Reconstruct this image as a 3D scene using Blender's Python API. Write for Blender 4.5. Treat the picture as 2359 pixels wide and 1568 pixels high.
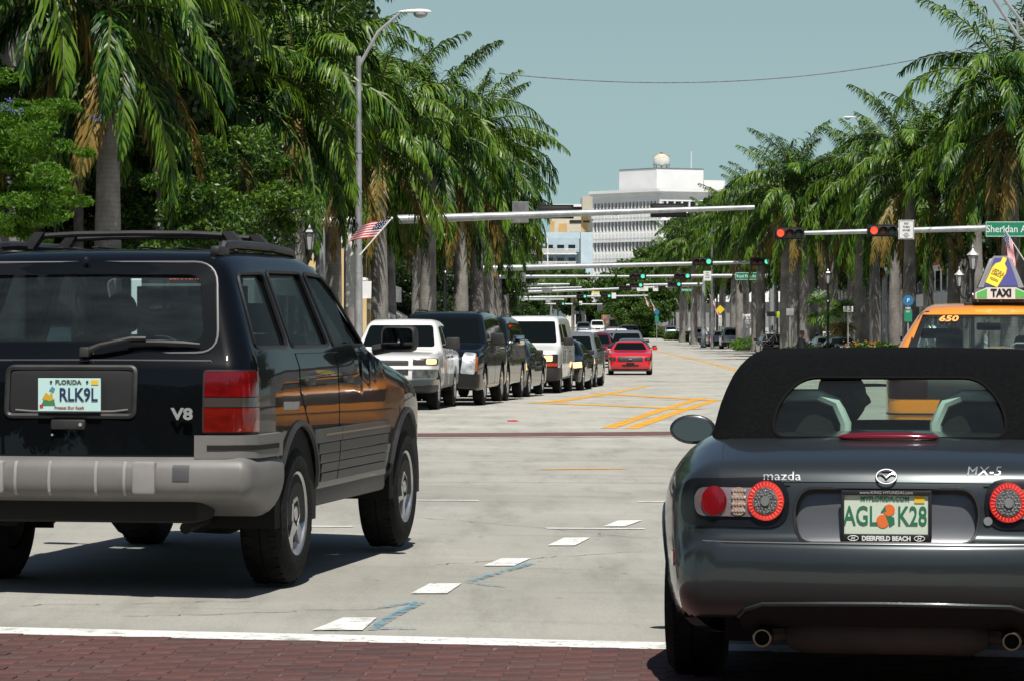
import bpy, bmesh, math, random
import numpy as np
from mathutils import Vector, Matrix, Euler
from mathutils.bvhtree import BVHTree
from mathutils.interpolate import poly_3d_calc

for o in list(bpy.data.objects): bpy.data.objects.remove(o)
SC = bpy.context.scene
COL = SC.collection
R = math.radians
random.seed(7)

# ------------------------------------------------------------------ camera
EYE = 1.34
FPX = 7040.0            # focal length in units of a 2359 px wide picture
HOR = 755.0
cam = bpy.data.cameras.new('camera'); co = bpy.data.objects.new('camera', cam); COL.objects.link(co)
cam.sensor_width = 36.0; cam.lens = 36.0*FPX/2359.0
cam.clip_start = 0.5; cam.clip_end = 6000
co.location = (0, 0, EYE)
co.rotation_euler = (R(90.0)-math.atan(29.0/FPX), 0, 0)
SC.camera = co
cam.dof.use_dof = False

# ------------------------------------------------------------------ sky and sun
SUN_EL = 62.0; SUN_AZ = 172.0      # degrees; azimuth clockwise from +Y (the view direction)
SKY_STRENGTH = 0.05
w = bpy.data.worlds.new('World'); SC.world = w; w.use_nodes = True
nt = w.node_tree; nt.nodes.clear()
sky = nt.nodes.new('ShaderNodeTexSky'); sky.sky_type = 'NISHITA'; sky.sun_disc = False
sky.sun_elevation = R(SUN_EL); sky.sun_rotation = R(SUN_AZ)
sky.air_density = 1.0; sky.dust_density = 0.6; sky.ozone_density = 1.0
tint = nt.nodes.new('ShaderNodeMix'); tint.data_type = 'RGBA'; tint.blend_type = 'MULTIPLY'
tint.inputs[0].default_value = 1.0; tint.inputs[7].default_value = (1.0, 1.0, 1.0, 1)
bg = nt.nodes.new('ShaderNodeBackground'); bg.inputs[1].default_value = SKY_STRENGTH
wo = nt.nodes.new('ShaderNodeOutputWorld')
# pale sea haze lying along the whole horizon, fading upwards
tcw = nt.nodes.new('ShaderNodeTexCoord'); sx = nt.nodes.new('ShaderNodeSeparateXYZ'); mrw = nt.nodes.new('ShaderNodeMapRange')
mrw.interpolation_type = 'SMOOTHSTEP'; mrw.inputs[1].default_value = 0.0; mrw.inputs[2].default_value = 0.30; mrw.inputs[3].default_value = .93; mrw.inputs[4].default_value = 0.0
hz = nt.nodes.new('ShaderNodeMix'); hz.data_type = 'RGBA'; HAZE = (.315, .465, .482)
hz.inputs[7].default_value = (HAZE[0]/SKY_STRENGTH, HAZE[1]/SKY_STRENGTH, HAZE[2]/SKY_STRENGTH, 1)
nt.links.new(tcw.outputs['Generated'], sx.inputs[0]); nt.links.new(sx.outputs[2], mrw.inputs[0]); nt.links.new(mrw.outputs[0], hz.inputs[0])
nt.links.new(sky.outputs[0], tint.inputs[6]); nt.links.new(tint.outputs[2], hz.inputs[6]); nt.links.new(hz.outputs[2], bg.inputs[0]); nt.links.new(bg.outputs[0], wo.inputs[0])
sl = bpy.data.lights.new('sun', 'SUN'); sl.energy = 5.0; sl.angle = R(0.53); sl.color = (1.0, 0.955, 0.88)
so = bpy.data.objects.new('sun', sl); COL.objects.link(so)
az = R(SUN_AZ); el = R(SUN_EL)
sdir = Vector((math.sin(az)*math.cos(el), math.cos(az)*math.cos(el), math.sin(el)))   # towards the sun
so.rotation_euler = sdir.to_track_quat('Z', 'Y').to_euler(); so.location = (0, -20, 60)
SC.view_settings.view_transform = 'Standard'; SC.view_settings.look = 'None'
SC.view_settings.gamma = 1.0; SC.view_settings.use_curve_mapping = False
SC.view_settings.exposure = 0.20

# ------------------------------------------------------------------ ground shape
_ky = np.arange(-40, 1601, 5.0)
_kz = np.interp(_ky, [-40, 0, 30, 57, 83, 128, 200, 285, 376, 450, 540, 700, 1600], [0.0, 0, -.02, -.18, -.45, -.63, -.5, -.36, -.15, .5, 1.15, 2.0, 3.0])
for _ in range(3): _kz[1:-1] = (_kz[:-2]+2*_kz[1:-1]+_kz[2:])/4
def G(x, y):
    z = float(np.interp(y, _ky, _kz))
    f = float(np.interp(y, [25, 50], [1, 0]))
    return z + (-0.017*(min(max(x, -7), 7)-1.3))*f
def CX(y):   # yellow centre line of the street
    return float(np.interp(y, [30, 43, 64, 100, 137, 170, 216, 300, 540, 1600], [0.4, 1.7, 4.2, 7.9, 10.3, 10.8, 11.0, 11.8, 17, 40]))
def LK(y): return CX(y) - float(np.interp(y, [44, 64, 78, 100, 120, 600], [10.4, 10.4, 9.2, 11.5, 12.0, 12.0]))
def RK(y): return CX(y) + float(np.interp(y, [44, 100, 200, 285, 376, 600], [8.6, 7.2, 6.4, 8.2, 9.2, 9.5]))
def at(px, py, d): return Vector(((px-1179.5)/FPX*d, d, EYE-(py-HOR)/FPX*d))
def gp(px, py):
    d = 20.0
    for _ in range(60):
        h = EYE - G((px-1179.5)/FPX*d, d)
        d = 0.5*d + 0.5*FPX*h/(py-HOR)
    return Vector(((px-1179.5)/FPX*d, d, G((px-1179.5)/FPX*d, d)))
def onx(px, d): 
    x = (px-1179.5)/FPX*d
    return Vector((x, d, G(x, d)))

# ------------------------------------------------------------------ materials
MATS = {}
def srgb(r, g, b):
    f = lambda c: (c/255/12.92) if c/255 <= .04045 else ((c/255+.055)/1.055)**2.4
    return (f(r), f(g), f(b), 1)
def principled(name, col, rough=.5, metal=0., coat=0., spec=.5, emit=None, es=0.):
    if name in MATS: return MATS[name]
    m = bpy.data.materials.new(name); m.use_nodes = True
    b = m.node_tree.nodes['Principled BSDF']
    b.inputs['Base Color'].default_value = tuple(col[:3])+(1,)
    b.inputs['Roughness'].default_value = rough; b.inputs['Metallic'].default_value = metal
    b.inputs['Coat Weight'].default_value = coat; b.inputs['Coat Roughness'].default_value = .03
    b.inputs['Specular IOR Level'].default_value = spec
    if emit: b.inputs['Emission Color'].default_value = tuple(emit[:3])+(1,); b.inputs['Emission Strength'].default_value = es
    MATS[name] = m; return m
def noisy(name, c1, c2, scale=3., rough=.7, bump=0., detail=6., coords='Object', stretch=(1,1,1), c3=None, metal=0., coat=0., rr=0.08, bscale=None, spec=.5, lo=.35, hi=.65):
    if name in MATS: return MATS[name]
    m = principled(name, c1, rough, metal, coat, spec); n = m.node_tree.nodes; l = m.node_tree.links; b = n['Principled BSDF']
    tc = n.new('ShaderNodeTexCoord'); mp = n.new('ShaderNodeMapping'); mp.inputs['Scale'].default_value = stretch
    l.new(tc.outputs[coords], mp.inputs[0])
    nz = n.new('ShaderNodeTexNoise'); nz.inputs['Scale'].default_value = scale; nz.inputs['Detail'].default_value = detail; nz.inputs['Roughness'].default_value = .6
    l.new(mp.outputs[0], nz.inputs['Vector'])
    cr = n.new('ShaderNodeValToRGB'); cr.color_ramp.elements[0].position = lo; cr.color_ramp.elements[1].position = hi
    cr.color_ramp.elements[0].color = tuple(c1[:3])+(1,); cr.color_ramp.elements[1].color = tuple(c2[:3])+(1,)
    if c3: e = cr.color_ramp.elements.new(.5*(lo+hi)); e.color = tuple(c3[:3])+(1,)
    l.new(nz.outputs[0], cr.inputs[0]); l.new(cr.outputs[0], b.inputs['Base Color'])
    mr = n.new('ShaderNodeMapRange'); mr.inputs[3].default_value = max(0, rough-rr); mr.inputs[4].default_value = min(1, rough+rr)
    l.new(nz.outputs[0], mr.inputs[0]); l.new(mr.outputs[0], b.inputs['Roughness'])
    if bump:
        n2 = n.new('ShaderNodeTexNoise'); n2.inputs['Scale'].default_value = bscale or scale*6; n2.inputs['Detail'].default_value = 4
        l.new(mp.outputs[0], n2.inputs['Vector'])
        bp = n.new('ShaderNodeBump'); bp.inputs['Strength'].default_value = min(1, bump*4); bp.inputs['Distance'].default_value = bump*.05
        l.new(n2.outputs[0], bp.inputs['Height']); l.new(bp.outputs[0], b.inputs['Normal'])
    MATS[name] = m; return m
def carpaint(name, col, metal=.0, rough=.28, dirt=.0, spec=.5, coat=1.0, cr=.02):
    """lacquered paint with a little road dust and orange peel"""
    if name in MATS: return MATS[name]
    m = principled(name, col, rough, metal, coat, spec); n = m.node_tree.nodes; l = m.node_tree.links; b = n['Principled BSDF']
    tc = n.new('ShaderNodeTexCoord'); nz = n.new('ShaderNodeTexNoise'); nz.inputs['Scale'].default_value = 2.2; nz.inputs['Detail'].default_value = 8
    l.new(tc.outputs['Object'], nz.inputs['Vector'])
    mr = n.new('ShaderNodeMapRange'); mr.inputs[1].default_value = .35; mr.inputs[2].default_value = .75; mr.inputs[3].default_value = .0; mr.inputs[4].default_value = dirt
    l.new(nz.outputs[0], mr.inputs[0])
    mx = n.new('ShaderNodeMix'); mx.data_type = 'RGBA'; mx.inputs[6].default_value = tuple(col[:3])+(1,); mx.inputs[7].default_value = (.17, .165, .15, 1)
    l.new(mr.outputs[0], mx.inputs[0]); l.new(mx.outputs[2], b.inputs['Base Color'])
    m2 = n.new('ShaderNodeMapRange'); m2.inputs[1].default_value = .3; m2.inputs[2].default_value = .8; m2.inputs[3].default_value = cr; m2.inputs[4].default_value = cr+.05
    l.new(nz.outputs[0], m2.inputs[0]); l.new(m2.outputs[0], b.inputs['Coat Roughness'])
    n2 = n.new('ShaderNodeTexNoise'); n2.inputs['Scale'].default_value = 3.; n2.inputs['Detail'].default_value = 1
    l.new(tc.outputs['Object'], n2.inputs['Vector'])
    bp = n.new('ShaderNodeBump'); bp.inputs['Strength'].default_value = .15; bp.inputs['Distance'].default_value = .004
    l.new(n2.outputs[0], bp.inputs['Height']); l.new(bp.outputs[0], b.inputs['Coat Normal'])
    MATS[name] = m; return m
def glassmat(name, tint, refl=1.0, rough=.0, mixfac=None):
    """thin pane: tinted see-through plus mirror reflection by Fresnel"""
    if name in MATS: return MATS[name]
    m = bpy.data.materials.new(name); m.use_nodes = True; n = m.node_tree.nodes; l = m.node_tree.links; n.clear()
    tr = n.new('ShaderNodeBsdfTransparent'); tr.inputs[0].default_value = tuple(tint[:3])+(1,)
    gl = n.new('ShaderNodeBsdfGlossy'); gl.inputs['Roughness'].default_value = rough; gl.inputs[0].default_value = (refl, refl, refl, 1)
    fr = n.new('ShaderNodeLayerWeight'); fr.inputs[0].default_value = .5      # facing: the same from either side of a thin pane
    pw = n.new('ShaderNodeMath'); pw.operation = 'POWER'; pw.inputs[1].default_value = 5; l.new(fr.outputs['Facing'], pw.inputs[0])
    ml = n.new('ShaderNodeMath'); ml.operation = 'MULTIPLY_ADD'; ml.inputs[1].default_value = .85; ml.inputs[2].default_value = .08; l.new(pw.outputs[0], ml.inputs[0])
    mx = n.new('ShaderNodeMixShader'); o = n.new('ShaderNodeOutputMaterial')
    l.new(ml.outputs[0], mx.inputs[0]); l.new(tr.outputs[0], mx.inputs[1]); l.new(gl.outputs[0], mx.inputs[2]); 
    df = n.new('ShaderNodeBsdfDiffuse'); df.inputs[0].default_value = (.30, .36, .36, 1)
    nz = n.new('ShaderNodeTexNoise'); nz.inputs['Scale'].default_value = 5; nz.inputs['Detail'].default_value = 8
    mr = n.new('ShaderNodeMapRange'); mr.inputs[1].default_value = .3; mr.inputs[2].default_value = .8; mr.inputs[3].default_value = .02; mr.inputs[4].default_value = mixfac or .05
    l.new(nz.outputs[0], mr.inputs[0])
    m2 = n.new('ShaderNodeMixShader'); l.new(mr.outputs[0], m2.inputs[0]); l.new(mx.outputs[0], m2.inputs[1]); l.new(df.outputs[0], m2.inputs[2])
    l.new(m2.outputs[0], o.inputs[0])
    MATS[name] = m; return m

M_tyre = noisy('tyre_rubber', (.006,.006,.006), (.018,.0175,.0165), 6, .85, .2, spec=.2)
def chip(m, scale=26, lo=.30, hi=.38):
    """worn paint: small chips where the ground shows"""
    n = m.node_tree.nodes; l = m.node_tree.links; tc = n.new('ShaderNodeTexCoord'); z = n.new('ShaderNodeTexNoise'); z.inputs['Scale'].default_value = scale; z.inputs['Detail'].default_value = 8; z.inputs['Roughness'].default_value = .75
    r = n.new('ShaderNodeMapRange'); r.inputs[1].default_value = lo; r.inputs[2].default_value = hi; l.new(tc.outputs['Object'], z.inputs[0]); l.new(z.outputs[0], r.inputs[0]); l.new(r.outputs[0], n['Principled BSDF'].inputs['Alpha'])
M_rubber = principled('black_rubber', (.012,.012,.013), .5)
M_blackplastic = noisy('black_plastic', (.014,.014,.015), (.03,.03,.03), 5, .5, .05)
M_dark = principled('dark_interior', (.02,.024,.028), .8)
M_under = principled('underbody_black', (.006,.006,.006), .9)
M_chrome = principled('chrome', (.75,.76,.78), .12, 1.)
M_alloy = noisy('alloy_wheel', (.45,.45,.46), (.62,.62,.62), 8, .32, 0, metal=.85)
M_steel = noisy('galvanised_steel', (.30,.32,.33), (.42,.44,.45), 6, .45, .02, metal=.3, stretch=(1,1,.4))
M_darksteel = noisy('weathered_steel', (.16,.165,.17), (.33,.33,.33), 5, .4, .02, metal=.5, stretch=(1,1,.3))
M_tintglass = principled('tinted_glass', (.004,.006,.006), .04, 0, 0, .14)
M_blackpost = principled('black_enamel', (.012,.013,.014), .3, 0, .3)
M_whitepaint = noisy('road_white_paint', (.36,.36,.34), (.76,.77,.74), 7, .6, .05, coords='Object', detail=12, c3=(.70,.71,.68), lo=.28, hi=.62)
M_yellowpaint = noisy('road_yellow_paint', (.42,.30,.14), (.74,.38,.03), 2.2, .6, .05, detail=12, c3=(.68,.34,.025), lo=.30, hi=.60)
chip(M_whitepaint, 22, .36, .44); chip(M_yellowpaint, 12, .36, .46)
M_white = principled('white_enamel', (.78,.78,.76), .4)
M_signwhite = principled('sign_white', (.72,.73,.72), .45)
M_signgreen = principled('sign_green', (.015,.22,.12), .4)
M_signblack = principled('sign_black', (.01,.01,.012), .5)
M_skin = principled('skin', (.22,.11,.07), .5)
M_suit = principled('dark_suit', (.008,.009,.012), .8)

# ------------------------------------------------------------------ mesh helpers
def box(bm, c, s, rz=0, mat=0, bev=0):
    M = Matrix.Translation(Vector(c)) @ Matrix.Rotation(rz, 4, 'Z') @ Matrix.Diagonal((s[0], s[1], s[2], 1))
    r = bmesh.ops.create_cube(bm, size=1.0, matrix=M)
    fs = set(f for v in r['verts'] for f in v.link_faces)
    for f in fs: f.material_index = mat
    if bev:
        es = list(set(e for v in r['verts'] for e in v.link_edges))
        bmesh.ops.bevel(bm, geom=es, offset=bev, segments=2, profile=.5, affect='EDGES', clamp_overlap=True)
def tube(bm, pts, rad, n=8, mat=0, cap=True, closed=False):
    pts = [Vector(p) for p in pts]; N = len(pts)
    if not hasattr(rad, '__len__'): rad = [rad]*N
    rings = []; prev = None
    for i, p in enumerate(pts):
        a = pts[i-1] if (i > 0 or closed) else pts[0]; b = pts[(i+1) % N] if (i < N-1 or closed) else pts[-1]
        t = (b-a); t = t.normalized() if t.length > 1e-9 else Vector((0,0,1))
        if prev is None:
            u = t.cross(Vector((0,0,1))) if abs(t.z) < .95 else t.cross(Vector((1,0,0)))
        else: u = prev - t*prev.dot(t)
        u.normalize(); prev = u; v = t.cross(u)
        rings.append([bm.verts.new(p + (u*math.cos(2*math.pi*k/n)+v*math.sin(2*math.pi*k/n))*rad[i]) for k in range(n)])
    fs = []
    for i in range(N if closed else N-1):
        A = rings[i]; B = rings[(i+1) % N]
        for k in range(n): fs.append(bm.faces.new((A[k], A[(k+1)%n], B[(k+1)%n], B[k])))
    if cap and not closed:
        fs.append(bm.faces.new(rings[0][::-1])); fs.append(bm.faces.new(rings[-1]))
    for f in fs: f.material_index = mat; f.smooth = True
    return fs
def lathe(bm, prof, n=24, M=Matrix.Identity(4), mat=0, close=False):
    """profile (radius, height) spun about the local Z axis"""
    rings = []
    for r, h in prof:
        if r < 1e-6: rings.append([bm.verts.new(M @ Vector((0,0,h)))])
        else: rings.append([bm.verts.new(M @ Vector((r*math.cos(2*math.pi*k/n), r*math.sin(2*math.pi*k/n), h))) for k in range(n)])
    idx = list(range(len(rings)-1)) + ([len(rings)-1] if close else [])
    for i in idx:
        A = rings[i]; B = rings[(i+1) % len(rings)]
        for k in range(n):
            a, b, c, d = A[k % len(A)], A[(k+1) % len(A)], B[(k+1) % len(B)], B[k % len(B)]
            vs = []
            for q in (a, b, c, d):
                if q not in vs: vs.append(q)
            if len(vs) > 2:
                try: f = bm.faces.new(vs); f.material_index = mat; f.smooth = True
                except ValueError: pass
def poly(bm, pts, mat=0):
    f = bm.faces.new([bm.verts.new(Vector(p)) for p in pts]); f.material_index = mat; return f
def prism(bm, pts, vec, mat=0):
    """polygon extruded along vec"""
    vec = Vector(vec); A = [bm.verts.new(Vector(p)) for p in pts]; B = [bm.verts.new(Vector(p)+vec) for p in pts]
    n = len(A); fs = [bm.faces.new(A[::-1]), bm.faces.new(B)]
    for i in range(n): fs.append(bm.faces.new((A[i], A[(i+1)%n], B[(i+1)%n], B[i])))
    for f in fs: f.material_index = mat
def finish(bm, name, mats, sharp=35):
    me = bpy.data.meshes.new(name)
    bmesh.ops.recalc_face_normals(bm, faces=bm.faces[:])
    bm.to_mesh(me); bm.free()
    for m in (mats if isinstance(mats, (list, tuple)) else [mats]): me.materials.append(m)
    if sharp is not None:
        me.shade_smooth(); me.set_sharp_from_angle(angle=R(sharp))
    return me
def link(name, me, parent=None, loc=(0,0,0), rot=(0,0,0), scale=(1,1,1)):
    o = bpy.data.objects.new(name, me); COL.objects.link(o)
    o.location = loc; o.rotation_euler = rot; o.scale = scale
    if parent is not None: o.parent = parent
    return o
def obj(name, bm, mats, parent=None, loc=(0,0,0), rot=(0,0,0), sharp=35):
    return link(name, finish(bm, name, mats, sharp), parent, loc, rot)
def tag(o, label=None, cat=None, group=None, kind=None):
    if label: o['label'] = label
    if cat: o['category'] = cat
    if group: o['group'] = group
    if kind: o['kind'] = kind
    return o
def thing(name, label, cat, loc=(0,0,0), rz=0, group=None):
    o = link(name, None, None, loc, (0,0,rz)); return tag(o, label, cat, group)
KIDS = {}
def copy_tree(o, parent=None):
    c = o.copy(); COL.objects.link(c)
    if parent is not None: c.parent = parent
    for ch in o.children: copy_tree(ch, c)
    return c
def nb(): return bmesh.new()
def nth(i): return ('first second third fourth fifth sixth seventh eighth ninth tenth eleventh twelfth thirteenth fourteenth fifteenth sixteenth seventeenth eighteenth nineteenth twentieth'.split())[i]
def textmesh(s, size, ext=.002, align='CENTER', bold=0., sx=1., shear=0., sp=1.):
    cu = bpy.data.curves.new('t', 'FONT'); cu.body = s; cu.size = size; cu.extrude = ext; cu.align_x = align; cu.align_y = 'CENTER'
    cu.offset = bold; cu.resolution_u = 3; cu.shear = shear; cu.space_character = sp
    o = bpy.data.objects.new('t', cu); COL.objects.link(o)
    dg = bpy.context.evaluated_depsgraph_get(); me = bpy.data.meshes.new_from_object(o.evaluated_get(dg))
    bpy.data.objects.remove(o); bpy.data.curves.remove(cu)
    if sx != 1.:
        for v in me.vertices: v.co.x *= sx
    return me
def text(s, size, mat, parent, loc, rot, ext=.002, bold=0., sx=1., name='lettering', shear=0., align='CENTER', sp=1.):
    me = textmesh(s, size, ext, align, bold, sx, shear, sp); me.materials.clear(); me.materials.append(mat); me.name = name
    return link(name, me, parent, loc, rot)

# ------------------------------------------------------------------ car body hulls
def chaikin(p, it=3):
    p = [tuple(q) for q in p]
    for _ in range(it):
        q = [p[0]]
        for a, b in zip(p[:-1], p[1:]):
            q.append((.8*a[0]+.2*b[0], .8*a[1]+.2*b[1])); q.append((.2*a[0]+.8*b[0], .2*a[1]+.8*b[1]))
        q.append(p[-1]); p = q
    return p
def arc(p, step):
    p = np.array(p); s = np.r_[0, np.cumsum(np.hypot(*np.diff(p, axis=0).T))]
    n = max(8, int(s[-1]/step)); t = np.linspace(0, s[-1], n)
    return np.c_[np.interp(t, s, p[:,0]), np.interp(t, s, p[:,1])]
def rpoly(pts, r, seg=4):
    """round the corners of a convex polygon"""
    n = len(pts); out = []
    for i in range(n):
        p0 = Vector(pts[i-1]).to_2d(); p = Vector(pts[i]).to_2d(); p1 = Vector(pts[(i+1)%n]).to_2d()
        a = (p0-p); b = (p1-p); rr = min(r[i] if hasattr(r, '__len__') else r, a.length*.49, b.length*.49)
        a = p + a.normalized()*rr; b = p + b.normalized()*rr
        for k in range(seg+1):
            t = k/seg; q = a*(1-t)**2 + p*2*t*(1-t) + b*t*t; out.append((q.x, q.y))
    return out
def ellipse(cx, cy, rx, ry, n=20): return [(cx+rx*math.cos(2*math.pi*k/n), cy+ry*math.sin(2*math.pi*k/n)) for k in range(n)]
AX = {'x': (1, 2), 'y': (0, 2), 'z': (0, 1)}
class Hull:
    def __init__(s, top, bot, W, r=.08, bow_r=.06, bow_f=.12, crown=.03, step=.06, nx=7, nv=16, inset=0., it=3):
        top = arc(chaikin(top, it), step*.5); bot = arc(chaikin(bot, it), step)
        ys = sorted(set(np.round(np.r_[top[:,0], bot[:,0]], 4)))
        yy = [ys[0]]
        for y in ys[1:]:
            if y - yy[-1] > .006: yy.append(y)
        yy[-1] = ys[-1]; y0, y1 = yy[0], yy[-1]
        sil = np.r_[top, bot[::-1]]; A = sil; B = np.roll(sil, -1, 0); AB = B-A; L2 = np.maximum((AB**2).sum(1), 1e-12)
        def dist(y, z):
            P = np.array([y, z]); t = np.clip(((P-A)*AB).sum(1)/L2, 0, 1); q = A+AB*t[:,None]; return math.sqrt(((P-q)**2).sum(1).min())
        vs = [.5-.5*math.cos(math.pi*k/(nv-1)) for k in range(nv)]
        verts = []; ring_n = 2*nv + 2*(nx-2)
        for y in yy:
            zt = float(np.interp(y, top[:,0], top[:,1])); zb = float(np.interp(y, bot[:,0], bot[:,1]))
            side = []
            for v in vs:
                z = zb+(zt-zb)*v; d = dist(y, z) if 0 < v < 1 else 0.
                ww = W(y, z); rr = min(r(y, z) if callable(r) else r, ww*.9)
                k = max(0., 1-d/rr) if rr > 0 else 0
                side.append((max(ww-rr*(1-math.sqrt(max(0, 1-k*k))), .02), z))
            ring = [(x, y, z) for x, z in side]
            xt = side[-1][0]; xb = side[0][0]
            ring += [(xt*(1-2*j/(nx-1)), y, zt) for j in range(1, nx-1)]
            ring += [(-x, y, z) for x, z in side[::-1]]
            ring += [(-xb*(1-2*j/(nx-1)), y, zb) for j in range(1, nx-1)]
            Wy = max(W(y, .5*(zt+zb)), .3)
            for (x, yq, z) in ring:
                q = 1-min(1, (x/Wy)**2)
                fr = max(0, 1-(y-y0)/.6)**2; ff = max(0, 1-(y1-y)/.9)**2
                dz = crown*q*(1 if z > .5*(zt+zb) else 0)*(1-max(fr, ff))
                verts.append(Vector((x, yq - bow_r*q*fr + bow_f*q*ff, z+dz)))
        n = len(ring)
        faces = [[i*n+k, i*n+(k+1)%n, (i+1)*n+(k+1)%n, (i+1)*n+k] for i in range(len(yy)-1) for k in range(n)]
        bm = bmesh.new(); V = [bm.verts.new(v) for v in verts]
        for f in faces:
            try: bm.faces.new([V[i] for i in f])
            except ValueError: pass
        for e in (0, len(yy)-1):
            try: bm.faces.new([V[e*n+k] for k in range(n)])
            except ValueError: pass
        bmesh.ops.remove_doubles(bm, verts=bm.verts[:], dist=.0008)
        bmesh.ops.dissolve_degenerate(bm, edges=bm.edges[:], dist=.0004)
        bmesh.ops.recalc_face_normals(bm, faces=bm.faces[:])
        if inset:
            bm.normal_update()
            for v in bm.verts: v.co = v.co - v.normal*inset
        bm.normal_update(); bm.verts.ensure_lookup_table(); bm.faces.ensure_lookup_table()
        s.bm = bm; s.bvh = BVHTree.FromBMesh(bm); s.n = n
        s.cen = [(f.index, f.calc_center_median(), f.normal.copy()) for f in bm.faces]
    def normal_at(s, p):
        h = s.bvh.find_nearest(p)
        if h[0] is None: return Vector((0,0,1))
        f = s.bm.faces[h[2]]; vs = f.verts; wts = poly_3d_calc([v.co for v in vs], h[0])
        nrm = Vector((0,0,0))
        for wt, v in zip(wts, vs): nrm += v.normal*wt
        return nrm.normalized() if nrm.length > 1e-6 else f.normal.copy()
    def project(s, axis, sign, a, b, c=0., off=0.):
        """point of the hull seen along an axis; (a, b) in the other two axes"""
        o = Vector((0,0,0)); i, j = AX[axis]; o[i] = a; o[j] = b; k = 'xyz'.index(axis); o[k] = sign*20
        d = Vector((0,0,0)); d[k] = -sign
        h = s.bvh.ray_cast(o, d)
        if h[0] is None:
            h = s.bvh.find_nearest(Vector([c if q == k else o[q] for q in range(3)]))
        return h[0] + s.normal_at(h[0])*off
    def copy_faces(s, filt):
        bm = bmesh.new(); mp = {}
        for i, c, n in s.cen:
            if filt(c, n):
                vs = []
                for v in s.bm.faces[i].verts:
                    if v.index not in mp: mp[v.index] = bm.verts.new(v.co)
                    vs.append(mp[v.index])
                bm.faces.new(vs)
        return bm
    def patch(s, pl, axis, sign, off=.003, thick=.01, cond=None, nmin=.12):
        i, j = AX[axis]; k = 'xyz'.index(axis)
        a0 = min(p[0] for p in pl)-.12; a1 = max(p[0] for p in pl)+.12; b0 = min(p[1] for p in pl)-.12; b1 = max(p[1] for p in pl)+.12
        bm = s.copy_faces(lambda c, n: a0 < c[i] < a1 and b0 < c[j] < b1 and n[k]*sign > nmin and (cond is None or cond(c)))
        clip_to(bm, pl, i, j)
        nm = {v: s.normal_at(v.co) for v in bm.verts}
        for v in bm.verts: v.co = v.co + nm[v]*off
        if thick:
            be = [e for e in bm.edges if len(e.link_faces) == 1]
            r = bmesh.ops.extrude_edge_only(bm, edges=be)
            for v in r['geom']:
                if isinstance(v, bmesh.types.BMVert): v.co = v.co - s.normal_at(v.co)*(thick+off)
        return bm
    def body(s): 
        b = s.bm.copy(); b.faces.layers.int.new('rim'); return b
    def cutout(s, bm, pl, axis, sign, depth, cond=None, nmin=.1, rimmat=0):
        i, j = AX[axis]; k = 'xyz'.index(axis); rl = bm.faces.layers.int['rim']
        a0 = min(p[0] for p in pl); a1 = max(p[0] for p in pl); b0 = min(p[1] for p in pl); b1 = max(p[1] for p in pl)
        def region(f):
            if f[rl]: return False
            if f.normal[k]*sign < nmin: return False
            lo_i = min(v.co[i] for v in f.verts); hi_i = max(v.co[i] for v in f.verts); lo_j = min(v.co[j] for v in f.verts); hi_j = max(v.co[j] for v in f.verts)
            return hi_i > a0 and lo_i < a1 and hi_j > b0 and lo_j < b1 and (cond is None or cond(f.calc_center_median()))
        bm.normal_update(); cx = sum(p[0] for p in pl)/len(pl); cy = sum(p[1] for p in pl)/len(pl)
        F = [f for f in bm.faces if region(f)]
        for q in range(len(pl)):
            p0 = pl[q]; p1 = pl[(q+1) % len(pl)]; no2 = (p1[1]-p0[1], -(p1[0]-p0[0]))
            if math.hypot(*no2) < 1e-7: continue
            co_ = Vector((0,0,0)); co_[i] = p0[0]; co_[j] = p0[1]; no = Vector((0,0,0)); no[i] = no2[0]; no[j] = no2[1]
            g = list(set(F)) + list(set(e for f in F for e in f.edges)) + list(set(v for f in F for v in f.verts))
            r = bmesh.ops.bisect_plane(bm, geom=g, dist=1e-5, plane_co=co_, plane_no=no)
            F = [f for f in set(F) | set(x for x in r['geom'] if isinstance(x, bmesh.types.BMFace)) if f.is_valid]
            F = list(set(F) | set(f for x in r['geom_cut'] if isinstance(x, bmesh.types.BMEdge) for f in x.link_faces if not f[rl] and f.normal[k]*sign > nmin*.5))
        def inside(c):
            sg = None
            for q in range(len(pl)):
                p0 = pl[q]; p1 = pl[(q+1) % len(pl)]
                cr = (p1[0]-p0[0])*(c[j]-p0[1])-(p1[1]-p0[1])*(c[i]-p0[0])
                if abs(cr) < 1e-9: continue
                if sg is None: sg = cr > 0
                elif (cr > 0) != sg: return False
            return True
        D = [f for f in bm.faces if not f[rl] and f.normal[k]*sign > nmin*.5 and (cond is None or cond(f.calc_center_median())) and inside(f.calc_center_median())]
        old = set(e for e in bm.edges if len(e.link_faces) == 1)
        bmesh.ops.delete(bm, geom=D, context='FACES')
        be = [e for e in bm.edges if len(e.link_faces) == 1 and e not in old]
        if depth:
            r = bmesh.ops.extrude_edge_only(bm, edges=be)
            dv = Vector((0,0,0)); dv[k] = -sign*depth
            for x in r['geom']:
                if isinstance(x, bmesh.types.BMVert): x.co = x.co + dv
                elif isinstance(x, bmesh.types.BMFace): x[rl] = 1; x.material_index = rimmat
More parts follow.
